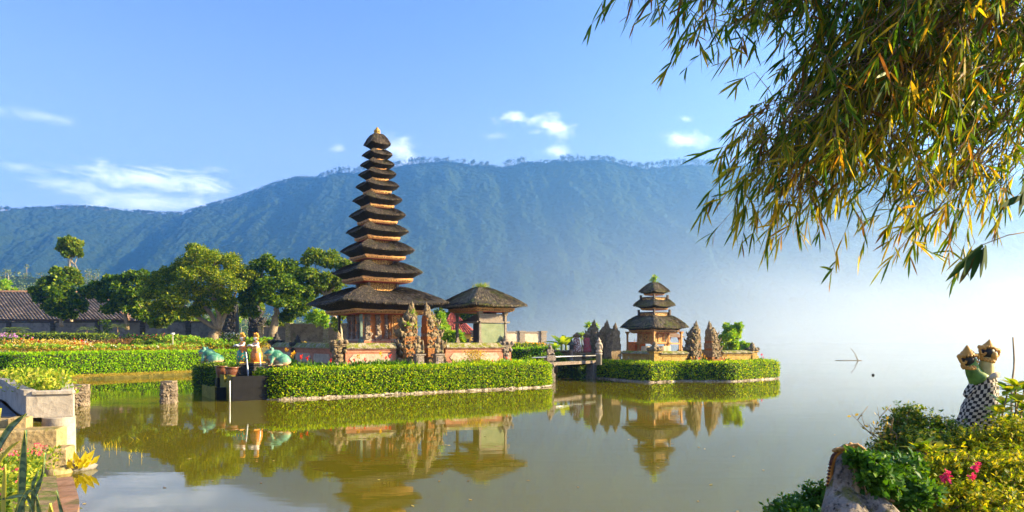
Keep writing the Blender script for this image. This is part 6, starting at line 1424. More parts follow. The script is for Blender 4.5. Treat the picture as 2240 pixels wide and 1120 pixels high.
# sloping bank with the flower bed, and its slab kerb
KB = smooth_path([(-7.75, 11.6), (-6.1, 9.2), (-4.35, 6.2), (-2.9, 3.4), (-1.6, 1.0), (0, -1.0)], 40, 1)
def bankz(y): return np.interp(y, [1, 3.5, 6, 9, 12, 13.4], [1.0, 1.0, .85, .45, .18, .1])
g = []
for e, dz in ((0.0, -.0), (.6, .04), (3.0, .12), (12, .3)):
    q = KB - np.array([1, .35]) * e; g.append(np.c_[q, bankz(KB[:, 1]) + dz - (.02 if e == 0 else 0)])
tag(MB().grid(np.array(g)).build('bank', EARTH), kind='structure')
b = MB(); KN = offset_path(KB, -.26); KM = offset_path(KB, .24)
for i in range(0, 38, 3):
    A_, B_ = KM[i:i + 4], KN[i:i + 4]; A_ = A_ + (A_[::-1] - A_) * .0
    z = bankz(KB[i:i + 4, 1]) * .55 + .05
    e = 1 if i + 4 < 40 else 0
    g = np.stack([np.c_[A_, z - .6], np.c_[A_, z], np.c_[B_, z - .01], np.c_[B_, z - .6]]); 
    c = g.mean((0, 1)); g = c + (g - c) * [.985, .985, 1]
    b.grid(g, smooth=False); b.add(g[:, 0], [(3, 2, 1, 0)]); b.add(g[:, -1], [(0, 1, 2, 3)])
tag(b.build('kerb', TERRA), kind='structure')
# lantana
LANT = leaf_mat('lantana_leaf', [(0, (.05, .12, .012)), (.5, (.16, .24, .02)), (1, (.42, .40, .04))], .4); FL_LANT = leaf_mat('lantana_petal', [(0, (.65, .05, .12)), (.6, (.75, .14, .20)), (1, (.8, .32, .12))], .3, tcol=(1.1, .8, .8))
b = MB(); n = 15000; u = rng.random(n); KBy = rng.uniform(5.0, 12.2, n); kx = np.interp(KBy, KB[::-1, 1], KB[::-1, 0]) - .25 - rng.random(n) ** 1.2 * 2.8
lump = vn(kx * 1.6, KBy * 1.6, 3)
Q = np.c_[kx, KBy, bankz(KBy) * .8 + .06 + rng.uniform(0, 1, n) ** .6 * (.15 + .40 * lump)]
b.leaves(Q, rnd_dirs(n, .5), rnd_dirs(n, .8), rng.uniform(.04, .08, n), .036, 0)
nf = 130; k = rng.integers(0, n, nf); C = Q[k]; C[:, 2] = bankz(C[:, 1]) * .8 + .10 + .15 + .40 * lump[k] * rng.uniform(.85, 1.1, nf); C = np.repeat(C, 12, 0)
b.leaves(C + rng.normal(0, .02, C.shape), rnd_dirs(len(C), 1), rnd_dirs(len(C), .5), .035, .026, 1)
tag(b.build('lantana_bed', [LANT, FL_LANT], loc=(-6.5, 8, .5)), 'mass of pink flowering lantana spilling over the left bank', 'flower bed', kind='stuff')
b = MB(); n = 300; k = rng.integers(0, 22, n); P = np.c_[KN[k] + rng.normal(0, .12, (n, 2)), bankz(KB[k, 1]) * .45 + rng.uniform(-.1, .12, n)]; b.leaves(P, rnd_dirs(n, .4), rnd_dirs(n, 1), rng.uniform(.07, .14, n), .07, 0)
tag(b.build('creeping_weeds', G_BRIGHT, loc=(-6, 9, .2)), 'green weeds creeping over the water side of the slab kerb', 'weeds', kind='stuff')
# snake plant
m, nt = newmat('snake_plant_leaf'); co = objco(nt)
wv = node(nt, 'ShaderNodeTexWave', {'Vector': co, 'Scale': 5.5, 'Distortion': 5.0, 'Detail': 2.0, 'Detail Scale': 2.5}, bands_direction='Z').outputs[1]
c = mixrgb(nt, mr(nt, wv, .35, .6), (.035, .10, .05), (.13, .22, .09)); finish(nt, node(nt, 'ShaderNodeBsdfPrincipled', {'Base Color': c, 'Roughness': .35, 'Specular IOR Level': .5}).outputs[0]); SNAKE = m
SNAKE_E = leaf_mat('snake_plant_edge', [(0, (.38, .40, .08)), (1, (.55, .50, .14))], .35, .4)
t = empty('snake_plant', (-3.1, 4.4, .95)); tag(t, 'clump of tall mottled snake plant leaves at the left front corner', 'plant'); O = np.array([-3.1, 4.4, .95])
def strap(pts, wpx, d, edge=True, pale=False, lean=0.0):
    P = np.array([at(x, y, d + lean * i) for i, (x, y) in enumerate(pts)]); P = smooth_path(P, 16, 1) - O; w_ = wpx * d / F / 2
    T = nrm(np.gradient(P, axis=0)); S = nrm(np.cross(T, [-.25, -1., .15])); Nn = np.cross(S, T); tt = np.linspace(0, 1, 16); wd = w_ * np.interp(tt, [0, .25, .6, .85, 1], [.7, 1, 1, .55, .02])
    def row(k, lift): return P + S * (wd * k)[:, None] + Nn * (abs(k) ** 2 * w_ * .5 + lift)
    b = MB(); b.grid(np.stack([row(k, 0) for k in (-1, -.86, -.5, 0, .5, .86, 1)]), mi=np.repeat([1, 0, 0, 0, 0, 1], 15) if not pale else 1); b.grid(np.stack([row(k, -.004) for k in (1, .5, 0, -.5, -1)]), mi=0 if not pale else 1)
    b.build('leaf', [SNAKE, SNAKE_E], t)
strap([(48, 1190), (52, 1060), (56, 990), (59, 940)], 21, 4.5); strap([(62, 1190), (74, 1090), (95, 1040), (100, 990)], 13, 4.4); strap([(-30, 1060), (0, 975), (25, 935), (60, 905)], 17, 4.0)
strap([(-20, 1060), (5, 1000), (25, 978), (44, 965)], 9, 4.1, pale=True); strap([(8, 1190), (10, 1090), (13, 1015)], 12, 4.2, pale=True); strap([(30, 1190), (45, 1110), (62, 1075), (75, 1070)], 12, 4.2)
strap([(70, 1200), (74, 1120), (72, 1060), (85, 1030)], 9, 4.3); strap([(150, 1210), (138, 1130), (124, 1072)], 9, 4.2); strap([(90, 1200), (78, 1130), (60, 1080), (-10, 1095)], 8, 4.2); strap([(20, 1200), (38, 1130), (48, 1090)], 18, 4.6); strap([(80, 1210), (92, 1140), (80, 1075)], 14, 4.5)
strap([(-15, 980), (-4, 930), (3, 893)], 10, 4.3, pale=True); strap([(110, 1210), (118, 1150), (112, 1100)], 20, 4.4, pale=True)

# ------------------------------------------------------------------ things standing in the lake
b = MB(); p = onz(1880, 789, 0); b.tube([p + [0, 0, -.3], p + [-.55, 0, .9], p + [-1.05, 0, 1.5]], .03, 5); b.tube([p + [0, 0, -.3], p + [-.45, .3, .7]], .025, 5); b.tube([p + [.3, 0, .03], p + [-1.5, .3, .05], p + [-2.9, .2, .02]], .03, 5)
tag(b.build('branch', TWIG, loc=p), 'dead V shaped branch sticking out of the open lake', 'branch')
p = onz(1910, 821, 0); tag(MB().blob(p + [0, 0, .03], (.10, .10, .09), 0, 0, 1, 12).build('float', BLACKWET), 'tiny dark float on the open water', 'float')
b = MB(); a = at(2216, 738, 7.4); c = at(2213, 850, 7.2); c2 = at(2212, 960, 7.1); m_ = at(2219, 795, 7.3); b.tube(resample([a, m_, c, c2], 12), np.linspace(.008, .013, 12), 7)
t = b.build('cane', plain('dry_cane', (.33, .24, .14), .7), loc=c2); tag(t, 'thin dry cane standing up right of the statue couple', 'cane')

# ------------------------------------------------------------------ right foreground
g = []
for y_, z_ in ((-1, .9), (1.5, .95), (4, 1.0), (6.5, .95), (7.6, .55), (8.2, -.3)):
    x0 = np.interp(y_, [-1, 1.5, 4, 6.5, 8.2], [.4, 1.2, 1.9, 2.9, 3.6]); g.append([(x0 - .5, y_, -.3), (x0, y_, z_ - .35), (x0 + .5, y_, z_), (x0 + 3, y_, z_ + .05), (30, y_ + 3, z_ + .1)])
tag(MB().grid(np.array(g)).build('bank', EARTH), kind='structure')
def shrub(name, label, ell, dens, leafm, L, W, whorl=6, cat='shrub', flowers=None, seed=1, sticks=30, up=.7, petal=None):
    """ell: (px, py, rx px, ry px, depth). Leaves sit in whorls at twig tips spread through each mound"""
    q = np.random.default_rng(seed); c0 = at(np.mean([e[0] for e in ell]), 1120, np.mean([e[4] for e in ell])); c0[2] = 1.0
    t = empty(name, tuple(c0)); tag(t, label, cat)
    b = MB(); sb = MB(); P, A = [], []
    for (x, y, rx, ry, d) in ell:
        c = at(x, y, d); R = np.array([rx * d / F, rx * d / F * .9, ry * d / F]); n = int(dens * rx * ry / 1000)
        dd = q.normal(size=(n, 3)); dd[:, 2] += .35; dd[:, 1] -= .25; dd = nrm(dd); r = np.where(q.random(n) < .16, q.uniform(1.0, 1.38, n), q.uniform(.4, 1.05, n))[:, None]
        p = c + dd * R * r; P.append(p); A.append(nrm(dd + q.normal(0, .45, (n, 3)) + [0, 0, up]))
        for k in range(int(sticks * rx / 60)):
            i = q.integers(0, n); foot = c + np.array([q.normal() * R[0] * .3, q.normal() * R[1] * .3, -R[2] * 1.1]); sb.tube([foot, (foot + p[i]) / 2 + q.normal(0, .04, 3), p[i]], [.009, .006, .003], 4)
    base = [at(x, y + ry * .9, d) for (x, y, rx, ry, d) in ell]
    sb.tube(base, .02, 6)
    for c in base: sb.tube([c, [c[0], c[1], .9]], .02, 5)
    P = np.concatenate(P); A = np.concatenate(A); n = len(P)
    for k in range(whorl):
        ref = nrm(q.normal(size=(n, 3))); S = nrm(np.cross(A, ref)); e = q.uniform(.15, .8, n)[:, None]
        D = nrm(S + A * e); kk = q.uniform(.6, 1.25, n); b.leaves(P + A * q.uniform(-.03, .015, n)[:, None], D, nrm(A + q.normal(0, .25, (n, 3))), L * kk, W * kk, 0, fold=.15)
    b2 = MB(); b2.v = [v - c0 for v in b.v]; b2.f = b.f; b2.m = b.m; b2.s = b.s; b2.n = b.n; b2.build('foliage', leafm, t)
    s2 = MB(); s2.v = [v - c0 for v in sb.v]; s2.f = sb.f; s2.m = sb.m; s2.s = sb.s; s2.n = sb.n; s2.build('twigs', TWIG, t)
    for (x, y, r, d) in flowers or []:
        f = MB(); c = at(x, y, d) - c0; rr = r * d / F; k = 34; dd = rnd_dirs(k, .3); dd[:, 1] -= .5; f.leaves(c + rng.normal(0, rr * .35, (k, 3)), dd, rnd_dirs(k), rr * rng.uniform(.6, 1, k), rr * .6, 0, fold=.3); f.build('flower', petal, t)
    return t
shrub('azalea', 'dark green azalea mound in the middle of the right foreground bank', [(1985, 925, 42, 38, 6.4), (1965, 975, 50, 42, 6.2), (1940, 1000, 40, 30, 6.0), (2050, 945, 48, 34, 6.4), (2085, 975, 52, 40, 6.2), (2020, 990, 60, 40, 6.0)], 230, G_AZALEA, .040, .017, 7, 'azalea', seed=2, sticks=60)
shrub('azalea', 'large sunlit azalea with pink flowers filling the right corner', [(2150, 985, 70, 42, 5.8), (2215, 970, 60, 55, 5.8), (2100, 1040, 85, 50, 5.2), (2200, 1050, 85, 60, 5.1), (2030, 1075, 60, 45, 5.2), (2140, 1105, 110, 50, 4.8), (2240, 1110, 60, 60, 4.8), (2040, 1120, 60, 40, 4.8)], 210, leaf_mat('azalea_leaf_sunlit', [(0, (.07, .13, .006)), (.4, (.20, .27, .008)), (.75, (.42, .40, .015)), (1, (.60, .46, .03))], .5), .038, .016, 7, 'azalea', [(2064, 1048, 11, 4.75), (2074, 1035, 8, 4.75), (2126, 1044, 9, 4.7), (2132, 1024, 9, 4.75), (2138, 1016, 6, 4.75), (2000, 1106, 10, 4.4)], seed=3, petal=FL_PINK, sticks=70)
shrub('leafy_shrub', 'dark glossy leaved shrub climbing round the carved serpent stone', [(1900, 1035, 40, 36, 4.9), (1945, 1060, 50, 52, 4.9), (1870, 1010, 22, 16, 4.5), (1990, 1080, 50, 30, 4.4), (1905, 1035, 32, 32, 4.3), (1874, 1006, 18, 14, 4.3), (1930, 1070, 30, 22, 4.3), (1985, 1020, 34, 24, 5.0)], 230, G_DARKB, .055, .028, 6, 'shrub', seed=4)
shrub('leafy_shrub', 'low dark shrub at the waterline left of the carved serpent stone', [(1745, 1112, 48, 22, 6.0), (1790, 1098, 34, 32, 5.8), (1715, 1125, 40, 18, 6.0), (1770, 1140, 70, 30, 5.6)], 190, G_DARKB, .050, .025, 6, 'shrub', seed=5)
# rhododendron with big leaves at the right edge, and one young big leaved plant
RHODO = leaf_mat('rhododendron_leaf', [(0, (.06, .16, .015)), (.5, (.20, .28, .02)), (1, (.48, .42, .04))], .45, .35)
def bigleaf(label, tips, d, L, seed):
    q = np.random.default_rng(seed); c0 = at(tips[0][0], 1000, d); t = empty('rhododendron', tuple(c0)); tag(t, label, 'shrub'); b = MB(); s = MB()
    for x, y, fx in tips:
        c = at(x, y, d + q.uniform(-.2, .2)) - c0; f = at(fx, 1000, d) - c0; s.tube([f, (f + c) / 2 + q.normal(0, .03, 3), c], [.012, .009, .006], 5)
        n = 13; a = np.arange(n) * 2.4 + q.uniform(0, 6); D = np.stack([np.cos(a), np.sin(a), q.uniform(-.1, 1.3, n)], -1); b.blades(np.tile(c, (n, 1)), D, np.stack([np.cos(a) * -.3, np.sin(a) * -.3, np.ones(n)], -1), L * q.uniform(.7, 1.1, n), L * .32, 0, .3, k=7)
    b.build('leaves', RHODO, t); s.build('stems', TWIG, t); return t
bigleaf('broad leaved sunlit rhododendron at the right edge beside the cane', [(2205, 855, 2210), (2228, 880, 2215), (2195, 885, 2205), (2240, 850, 2230), (2215, 910, 2212), (2240, 920, 2235), (2185, 905, 2200), (2222, 845, 2220), (2236, 895, 2230), (2205, 930, 2210), (2228, 940, 2225)], 6.3, .19, 3)
bigleaf('young plant with long yellowish leaves in front of the dark azalea mound', [(2012, 985, 2020), (2045, 990, 2030)], 5.5, .21, 4)
b = MB(); P0 = at(1965, 1000, 6.0)
for (x, y) in [(1862, 905), (1905, 925), (1918, 905), (1945, 930), (1880, 930), (1935, 960)]:
    e = at(x, y, 6.1); mid = (P0 + e) / 2 + rng.normal(0, .03, 3); b.tube(resample([P0, mid, e], 6), np.linspace(.006, .002, 6), 5)
    n = 12; tt = rng.uniform(.35, 1, n)[:, None]; b.leaves(P0 + (e - P0) * tt + rng.normal(0, .02, (n, 3)), rnd_dirs(n, .4), rnd_dirs(n), .04, .025, 1)
    for k in range(2): tt = rng.uniform(.4, .9); s0 = P0 + (e - P0) * tt; b.tube([s0, s0 + np.array([rng.normal(0, .08), 0, .12])], [.004, .002], 4)
tag(b.build('bare_branches', [TWIG, YBED], loc=P0), 'nearly bare twigs reaching left over the water from the azalea', 'branch')
# carved serpent stone
SERP = stone('weathered_white_stone', (.19, .175, .155), (.48, .41, .33), (.20, .19, .06), .34, 6.0, 1.0, 1.0)
t = empty('serpent_statue', tuple(at(1880, 1120, 4.5) * [1, 1, 0] + [0, 0, .9])); tag(t, 'weathered white serpent statue with an orange scaled rim beside the shrubs', 'statue'); O = np.array(t.location)
b = MB()
pts = [(1866, 985, 27, 4.55), (1860, 1010, 31, 4.5), (1853, 1045, 35, 4.45), (1848, 1085, 40, 4.4), (1850, 1130, 52, 4.3), (1862, 1200, 70, 4.2), (1880, 1290, 90, 4.15)]
P = np.array([at(x, y, d) for x, y, r, d in pts]) - O; rr = np.array([r * d / F for x, y, r, d in pts]); Pn = resample(np.c_[P, rr], 24); b.tube(Pn[:, :3], Pn[:, 3], 20)
b.blob(Pn[0, :3] + [0, .02, -.01], np.array([.09, .09, .05]), 0, .04, 2, 16)
pts = [(1858, 1072, 20, 4.42), (1892, 1092, 28, 4.34), (1930, 1128, 34, 4.25), (1975, 1190, 44, 4.1), (2020, 1270, 55, 4.0)]
P = np.array([at(x, y, d) for x, y, r, d in pts]) - O; Pn = resample(np.c_[P, [r * d / F for x, y, r, d in pts]], 20); b.tube(Pn[:, :3], Pn[:, 3], 16)
for k in range(7): b.tube(np.array([at(x + k * 9 - 26, y, 4.33) for x, y in [(1858, 1010), (1850, 1060), (1846, 1110), (1850, 1160)]]) - O, .012, 6)
remesh(b.build('body', SERP, t), .014, 3)
RIM = plain('orange_rim', (.50, .20, .03), .5, .3)
b = MB(); P = np.array([at(x, y, 4.44) for x, y in [(1813, 1062), (1816, 1040), (1820, 1015), (1826, 997), (1838, 986), (1850, 982)]]) - O; b.tube(resample(P, 14), .016, 7)
for p in resample(P + [-.018, -.01, .004], 34): b.blob(p, (.011, .012, .008), 1, .2, 3, 6)
b.build('rim', [RIM, plain('dark_scale', (.10, .035, .02), .5)], t)
b = MB(); q = np.random.default_rng(2)
for p in resample(np.array([at(x, y, 4.42) for x, y in [(1826, 984), (1842, 982), (1856, 976), (1870, 974), (1885, 984), (1896, 1000), (1905, 1008)]]) - O, 26): b.blob(p + q.normal(0, .006, 3), (.017, .018, .013), 0, .3, q.integers(99), 7); b.tube([p, p + [.008, -.02, .012], p + [.012, -.02, -.004]], [.008, .007, .003], 5)
b.build('crest', plain('brown_gilding', (.36, .19, .05), .5, .4), t)
b = MB(); b.blob(at(1866, 990, 4.47) - O, (.085, .06, .034), 0, .05, 1, 14); b.build('crown', plain('purple_paint', (.10, .03, .07), .5), t)

# statue couple wrapped in checked cloth
t = empty('statue_couple', tuple(at(2142, 960, 6.8) * [1, 1, 0] + [0, 0, 1.0])); tag(t, 'pair of crowned statues seen from behind, wrapped together in black and white checked cloth', 'statue'); O = np.array(t.location)
CW_ = plain('white_check', (.48, .41, .32), .85, .1); CB_ = plain('black_check', (.022, .017, .015), .85, .2)
def px3(x, y, d=6.8): return at(x, y, d) - O
def checked(sections, nu, nv, rows_off=0):
    """sections: (px, py, half width px, half depth px); one cloth checked in rows"""
    S = resample(np.array([[*px3(x, y), hw * 6.8 / F, hd * 6.8 / F] for x, y, hw, hd in sections]), nv); u = np.linspace(0, 2 * np.pi, nu, endpoint=False)
    g = []
    for i, s_ in enumerate(S):
        f = 1 + .055 * np.sin(u * 5 + i * .35) + .03 * np.sin(u * 11 - i * .6) + .02 * math.sin(i * 1.1)
        g.append(np.stack([s_[0] + s_[3] * f * np.cos(u + .012 * i), s_[1] + s_[4] * f * np.sin(u + .012 * i), s_[2] + .010 * np.sin(u * 3 + i * .5) + .03 * np.cos(u - .4)], -1))
    mi = (np.arange(nv - 1)[:, None] + np.arange(nu)[None]) % 2
    b = MB(); b.grid(np.array(g)[::-1], True, mi[::-1], True, cap=True); return b
b = checked([(2134, 962, 43, 36), (2136, 925, 39, 34), (2142, 895, 36, 31), (2148, 865, 31, 27), (2152, 840, 27, 24), (2150, 822, 23, 20)], 28, 16)
b.build('cloth', [CW_, CB_], t)
b = checked([(2118, 862, 9, 12), (2124, 850, 10, 12), (2130, 838, 9, 10)], 10, 5); b.build('cloth_fold', [CW_, CB_], t)
b = MB(); b.tube([px3(2165, 828, 6.6), px3(2174, 822, 6.6), px3(2182, 819, 6.6)], [.02, .026, .03], 8); b.blob(px3(2183, 818, 6.6), (.02, .02, .02)); b.build('knot', CW_, t)
GRN = plain('green_painted_back', (.10, .20, .03), .45, .5, 12); YEL = plain('yellow_painted_back', (.50, .42, .16), .45, .35, 9)
b = MB(); b.tube(resample([px3(2142, 830), px3(2130, 815), px3(2124, 798), px3(2122, 785)], 9), np.linspace(.098, .055, 9), 14); b.build('neck', GRN, t)
b = MB(); b.tube(resample([px3(2156, 832), px3(2157, 812), px3(2158, 795), px3(2160, 782)], 9), np.linspace(.075, .055, 9), 14); b.build('neck', YEL, t)
GOLDM = plain('ochre_gilding', (.50, .26, .055), .45, .3, 14, .3)
def head(cx, cy, tilt, crown, ears, disc=None):
    """cx, cy: middle of the black hair; crown: rows (radius, height) in photograph pixels; ears: side offsets"""
    c = px3(cx, cy); X = np.array([math.cos(tilt), 0, math.sin(tilt)]); Z = np.array([-math.sin(tilt), 0, math.cos(tilt)]); Yb = np.array([0, -1., 0])
    s = 6.8 / F; P = lambda x, y, z: c + (X * x + Yb * y + Z * z) * s
    b = MB(); b.blob(P(0, 0, 0), (13.5 * s, 15 * s, 15 * s), 0, .02, 1, 18); b.build('head', HAIRB, t)
    b = MB(); n = 20; u = np.linspace(0, 2 * np.pi, n, endpoint=False)
    g = np.array([c + Z * z * s + (X[None] * np.cos(u)[:, None] + Yb[None] * np.sin(u)[:, None]) * r * s for r, z in crown]); b.grid(g, True, cap=True)
    for k in range(18):
        a = k * math.pi / 9; b.blob(c + Z * crown[0][1] * s + (X * math.cos(a) + Yb * math.sin(a)) * (crown[0][0] + .5) * s, np.array([2.4, 2.4, 3.4]) * s, 0, .1, k, 6)
    for e in ears:
        sg = 1 if e > 0 else -1; w = abs(e)
        pts = [P(sg * (w - 8), 6, 7), P(sg * (w - 1), 5, 10), P(sg * (w + 4), 4, 4), P(sg * (w + 1), 5, -5), P(sg * (w - 6), 8, -7), P(sg * (w - 7), 10, -1)]
        b.tube(resample(pts, 16), np.linspace(4.2, 2.4, 16) * s, 7)
        b.blob(P(sg * (w + 4), 2, 9), np.array([3.5, 4, 5]) * s, 0, .2, 3, 8); b.blob(P(sg * (w - 3), 4, -11), np.array([5, 5, 5]) * s, 0, .3, 4, 8)
    for k in range(15):
        a = .1 + k * math.pi * .066; b.blob(P(math.cos(a) * 14.5, math.sin(a) * 14, -14 - 2.5 * (k % 2) - 2 * math.sin(a)), np.array([3, 3, 4]) * s, 0, .35, k, 7)
    if disc: b.blob(P(disc[0], 14, disc[1]), np.array([6.5, 5, 8.5]) * s, 0, .1, 5, 12)
    b.build('crown', GOLDM, t)
head(2117, 787, .06, [(17, 9), (17.5, 11), (15, 12), (15.5, 14), (12.5, 15.5), (12.5, 18), (9.5, 19.5), (8, 22), (4.5, 27), (.8, 32)], (-17, 18))
head(2160, 771, -.16, [(12, 11), (13, 13), (11, 14), (10, 17), (7, 20), (4, 24), (.8, 29)], (-17, 19), (6, -6))
# ------------------------------------------------------------------ bamboo overhead
bam = empty('bamboo', (8.2, 6.0, .9)); tag(bam, 'overhanging bamboo with brown and golden leaves, backlight painted into the lower ones, filling the upper right corner', 'bamboo'); O = np.array([8.2, 6.0, .9])
CULM = plain('bamboo_culm', (.22, .20, .06), .45)
b = MB()
for k, (x, y, tx_, ty_, tz) in enumerate([(8.2, 6.0, 4.6, 5.4, 7.4), (8.8, 6.6, 5.6, 6.4, 7.2), (8.6, 5.2, 4.8, 4.2, 6.8), (9.3, 5.8, 7.0, 5.0, 7.6)]):
    s0 = np.array([x, y, .6]); e = np.array([tx_, ty_, tz]); pts = [s0 + (e - s0) * np.array([f ** 2.2, f ** 2.2, f ** .75]) for f in np.linspace(0, 1, 22)]
    P = np.array(pts) - O; r = np.linspace(.045, .012, 22); MB().tube(P, r, 9).build('culm', CULM, bam)
ACC = []
def bamboo_branch(p0, p1, seed, ntw=26, spread=.22, Lf=.20, dirb=(-.40, -.12, -.86), start=.25, sag=.25, wl=1.0, gold=False):
    """a thin branch with drooping leafy twigs; one part with its leaves as a sub-part"""
    q = np.random.default_rng(seed); p0 = np.asarray(p0, float); p1 = np.asarray(p1, float); L = np.linalg.norm(p1 - p0)
    f = np.linspace(0, 1, 14); C = p0 + (p1 - p0) * f[:, None]; C[:, 2] += sag * L * (f * (1 - f)) * 1.6
    b = MB(); b.tube(C - O, np.linspace(.012, .003, 14), 5)
    lb = MB(); P_, D_, N_2, L_ = [], [], [], []
    for k in range(ntw):
        u = start + (1 - start) * ((k + q.uniform(0, 1)) / ntw) ** .7; c = np.array([np.interp(u, f, C[:, j]) for j in range(3)])
        dv = nrm(np.array(dirb) + q.normal(0, .34, 3)); tl = q.uniform(.15, .42); off = q.normal(0, spread, 3) * [1, 1, .75]
        s0 = c; s1 = c + off; e = s1 + dv * tl; b.tube(np.array([s0, (s0 + s1) / 2 + [0, 0, .04], s1, e]) - O, [.004, .003, .0025, .0015], 3)
        n = q.integers(6, 11); tt = np.r_[q.uniform(.1, 1, n - 2), 1, .97]; base = s1 + (e - s1) * tt[:, None]
        dd = nrm(dv * 1.0 + q.normal(0, .36, (n, 3)) + [0, 0, -.15]); P_.append(base); D_.append(dd); N_2.append(nrm(q.normal(size=(n, 3)) + [0, -.3, .5])); L_.append(Lf * q.uniform(.6, 1.25, n))
    P_ = np.concatenate(P_) - O; D_ = np.concatenate(D_); N_2 = np.concatenate(N_2); L_ = np.concatenate(L_)
    lb.blades(P_, D_, N_2, L_, L_ * .075 * wl + .004, 0, .12, k=5)
    br = b.build('branch', TWIG, bam); lb.build('leaves', G_BAMBOO_BACKLIT if gold else G_BAMBOO, br)
SRC = [at(2500, -330, 5.6), at(2420, -260, 4.8), at(2650, -150, 6.4), at(2650, 100, 6.2)]
TIPS = [ # px, py, depth, twigs, source
 (1352, 10, 5.2, 12, 0), (1400, 22, 5.0, 11, 0), (1450, -25, 5.6, 14, 0), (1560, 60, 5.2, 22, 0), (1610, 40, 5.6, 26, 0), (1540, -10, 5.8, 18, 0), (1700, 20, 6.0, 26, 0), (1680, -40, 4.8, 24, 1), (1760, 30, 5.4, 30, 1), (1820, -30, 5.6, 32, 0), (1750, 90, 5.4, 20, 0), (1650, 85, 5.6, 12, 0),
 (1840, 120, 5.2, 30, 1), (1870, 190, 5.4, 34, 0), (1820, 235, 5.6, 26, 1), (1780, 265, 5.4, 20, 0), (1920, 90, 4.6, 34, 1), (1960, 160, 5.8, 36, 0), (2010, 60, 5.4, 36, 2), (1640, 345, 5.6, 16, 1), (1625, 395, 5.2, 18, 0), (1600, 420, 5.0, 14, 1), (1610, 455, 5.2, 12, 0), (1660, 420, 5.6, 24, 0), (1680, 460, 5.2, 26, 1), (1690, 505, 5.0, 18, 1), (1740, 470, 5.6, 26, 0),
 (1700, 300, 5.6, 26, 1), (1740, 340, 5.8, 32, 0), (1790, 330, 5.2, 34, 1), (1830, 390, 5.6, 34, 2), (1770, 420, 5.8, 30, 0), (1850, 300, 6.0, 36, 0), (1900, 340, 5.0, 34, 1), (1880, 430, 5.6, 28, 2), (1800, 455, 5.2, 24, 1), (1950, 270, 5.4, 36, 2), (1980, 380, 6.0, 34, 2), (1930, 440, 5.4, 26, 2), (2000, 460, 5.8, 26, 2), (1960, 520, 5.2, 20, 1), (2000, 545, 5.4, 18, 2), (2030, 500, 5.6, 22, 2),
 (2060, 150, 5.2, 36, 1), (2100, 240, 5.8, 36, 2), (2050, 330, 5.4, 34, 1), (2120, 380, 5.8, 30, 2), (2080, 430, 5.6, 26, 3), (2160, 450, 6.0, 24, 3), (2190, 320, 5.0, 34, 2), (2230, 400, 5.6, 26, 3), (2150, 100, 4.6, 36, 2), (2240, 200, 5.2, 34, 3), (2200, 40, 5.4, 36, 2), (2100, 20, 6.2, 36, 0), (2240, 470, 5.6, 20, 3), (2130, 500, 6.2, 14, 3), (2080, 530, 6.0, 16, 3), (1930, 560, 5.6, 14, 2), (1975, 585, 5.4, 12, 2), (1900, 500, 5.8, 18, 1), (2040, 570, 5.8, 12, 2), (1850, 500, 5.2, 16, 1), (1700, 545, 5.0, 10, 1), (1645, 500, 5.2, 12, 1), (1640, 385, 5.8, 14, 0), (1370, 60, 5.1, 14, 0), (1420, 80, 5.3, 12, 0), (1480, 20, 5.4, 14, 0), (1555, 110, 5.0, 18, 0), (1600, 125, 5.3, 18, 0), (1690, 110, 5.2, 20, 0), (1580, 480, 5.2, 14, 0), (1590, 520, 5.4, 12, 1), (1660, 560, 5.2, 14, 1), (1740, 560, 5.2, 12, 1)]
for k, (x, y, d, n, s) in enumerate(TIPS):
    e = at(x + 44, y - (78 if y > 330 else 50), d); s0 = SRC[s] + rng.normal(0, .25, 3)
    L = np.linalg.norm(e - s0); st = max(.18, 1 - 1.9 / L) if y > 250 or x < 1800 else .2
    bamboo_branch(s0, e, 300 + k, int(n * (1.7 if y < 250 else (1.85 if x < 1880 else 1.0))), .17 if x < 1700 else .27, .165, start=st, sag=.20, gold=(y > 300 and k % 2 == 0) or (y > 450))  # gold: lower tips get the leaf colour with the backlit glow painted in
# the near spray of broad dark leaves
b = MB(); p0, p1 = at(2260, 505, 2.6), at(2150, 535, 2.6); b.tube(np.array([p0, (p0 + p1) / 2 + [0, 0, .01], p1]) - O, [.003, .002, .0015], 5); br = b.build('branch', TWIG, bam)
tips = [((2150, 536), (2068, 612)), ((2140, 545), (2098, 618)), ((2147, 545), (2122, 612)), ((2152, 542), (2144, 608)), ((2156, 536), (2156, 590)), ((2128, 548), (2108, 600)), ((2246, 390), (2228, 470)), ((2250, 410), (2236, 450)), ((2235, 430), (2190, 450))]
P = np.array([at(*a, 2.6) for a, c in tips]) - O; Q = np.array([at(*c, 2.55) for a, c in tips]) - O
lb = MB(); L = np.linalg.norm(Q - P, axis=1); lb.blades(P, Q - P, np.tile([.25, -1, .2], (len(P), 1)) + rng.normal(0, .2, (len(P), 3)), L, .026, 0, .03, k=7); lb.build('leaves', leaf_mat('bamboo_leaf_near', [(0, (.02, .05, .01)), (.8, (.03, .07, .012)), (1, (.09, .06, .015))], .3, .65, spec=.05), br)

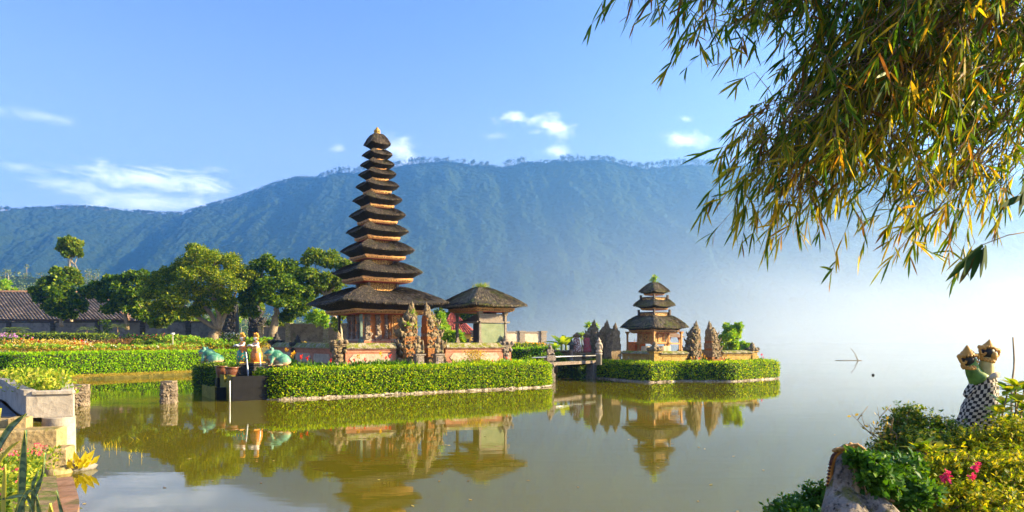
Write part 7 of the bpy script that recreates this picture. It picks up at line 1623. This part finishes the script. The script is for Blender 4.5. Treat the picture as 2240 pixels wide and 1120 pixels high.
# ------------------------------------------------------------------ air
def volume(name, v, f, col, dens, aniso):
    m, nt = newmat(name + '_air'); vol = node(nt, 'ShaderNodeVolumePrincipled', {'Color': (*col, 1), 'Density': dens, 'Anisotropy': aniso}); o = node(nt, 'ShaderNodeOutputMaterial'); nt.links.new(vol.outputs[0], o.inputs['Volume'])
    o = MB().add(v, f).build(name, m); return tag(o, kind='stuff')
def boxv(x0, x1, y0, y1, z0, z1):
    v = np.array([(x0, y0, z0), (x1, y0, z0), (x1, y1, z0), (x0, y1, z0), (x0, y0, z1), (x1, y0, z1), (x1, y1, z1), (x0, y1, z1)], float)
    return v, np.array([(3, 2, 1, 0), (4, 5, 6, 7), (0, 1, 5, 4), (1, 2, 6, 5), (2, 3, 7, 6), (3, 0, 4, 7)])
HAZE_D = .00037
volume('haze', *boxv(-2300, 2450, -70, 2300, -4, 545), (.16, .48, 1.0), HAZE_D, .60)
m, nt = newmat('mist_air'); pos = node(nt, 'ShaderNodeNewGeometry').outputs['Position']; sp_ = node(nt, 'ShaderNodeSeparateXYZ', {0: pos})
dn = math_(nt, 'POWER', 2.718, math_(nt, 'MULTIPLY', math_(nt, 'MAXIMUM', sp_.outputs[2], 0.0), -1 / 62.))
dn = math_(nt, 'MULTIPLY', dn, node(nt, 'ShaderNodeMapRange', {0: sp_.outputs[0], 1: -350.0, 2: 900.0, 3: 0.0, 4: 1.0}, interpolation_type='SMOOTHSTEP').outputs[0])
dn = math_(nt, 'MULTIPLY', dn, node(nt, 'ShaderNodeMapRange', {0: sp_.outputs[1], 1: 240.0, 2: 800.0, 3: 0.0, 4: 1.0}, interpolation_type='SMOOTHSTEP').outputs[0])
dn = math_(nt, 'MULTIPLY', dn, mr(nt, noise_(nt, .006, 3, node(nt, 'ShaderNodeMapping', {0: pos, 3: (.5, .5, 1.6)}).outputs[0]), .3, .7, .45, 1.3))
vol = node(nt, 'ShaderNodeVolumePrincipled', {'Color': (.90, .95, 1, 1), 'Density': math_(nt, 'MULTIPLY', dn, .0046), 'Anisotropy': .3}); o = node(nt, 'ShaderNodeOutputMaterial'); nt.links.new(vol.outputs[0], o.inputs['Volume'])
tag(MB().add(*boxv(-350, 2300, 240, 1650, -2, 260)).build('mist', m), kind='stuff')
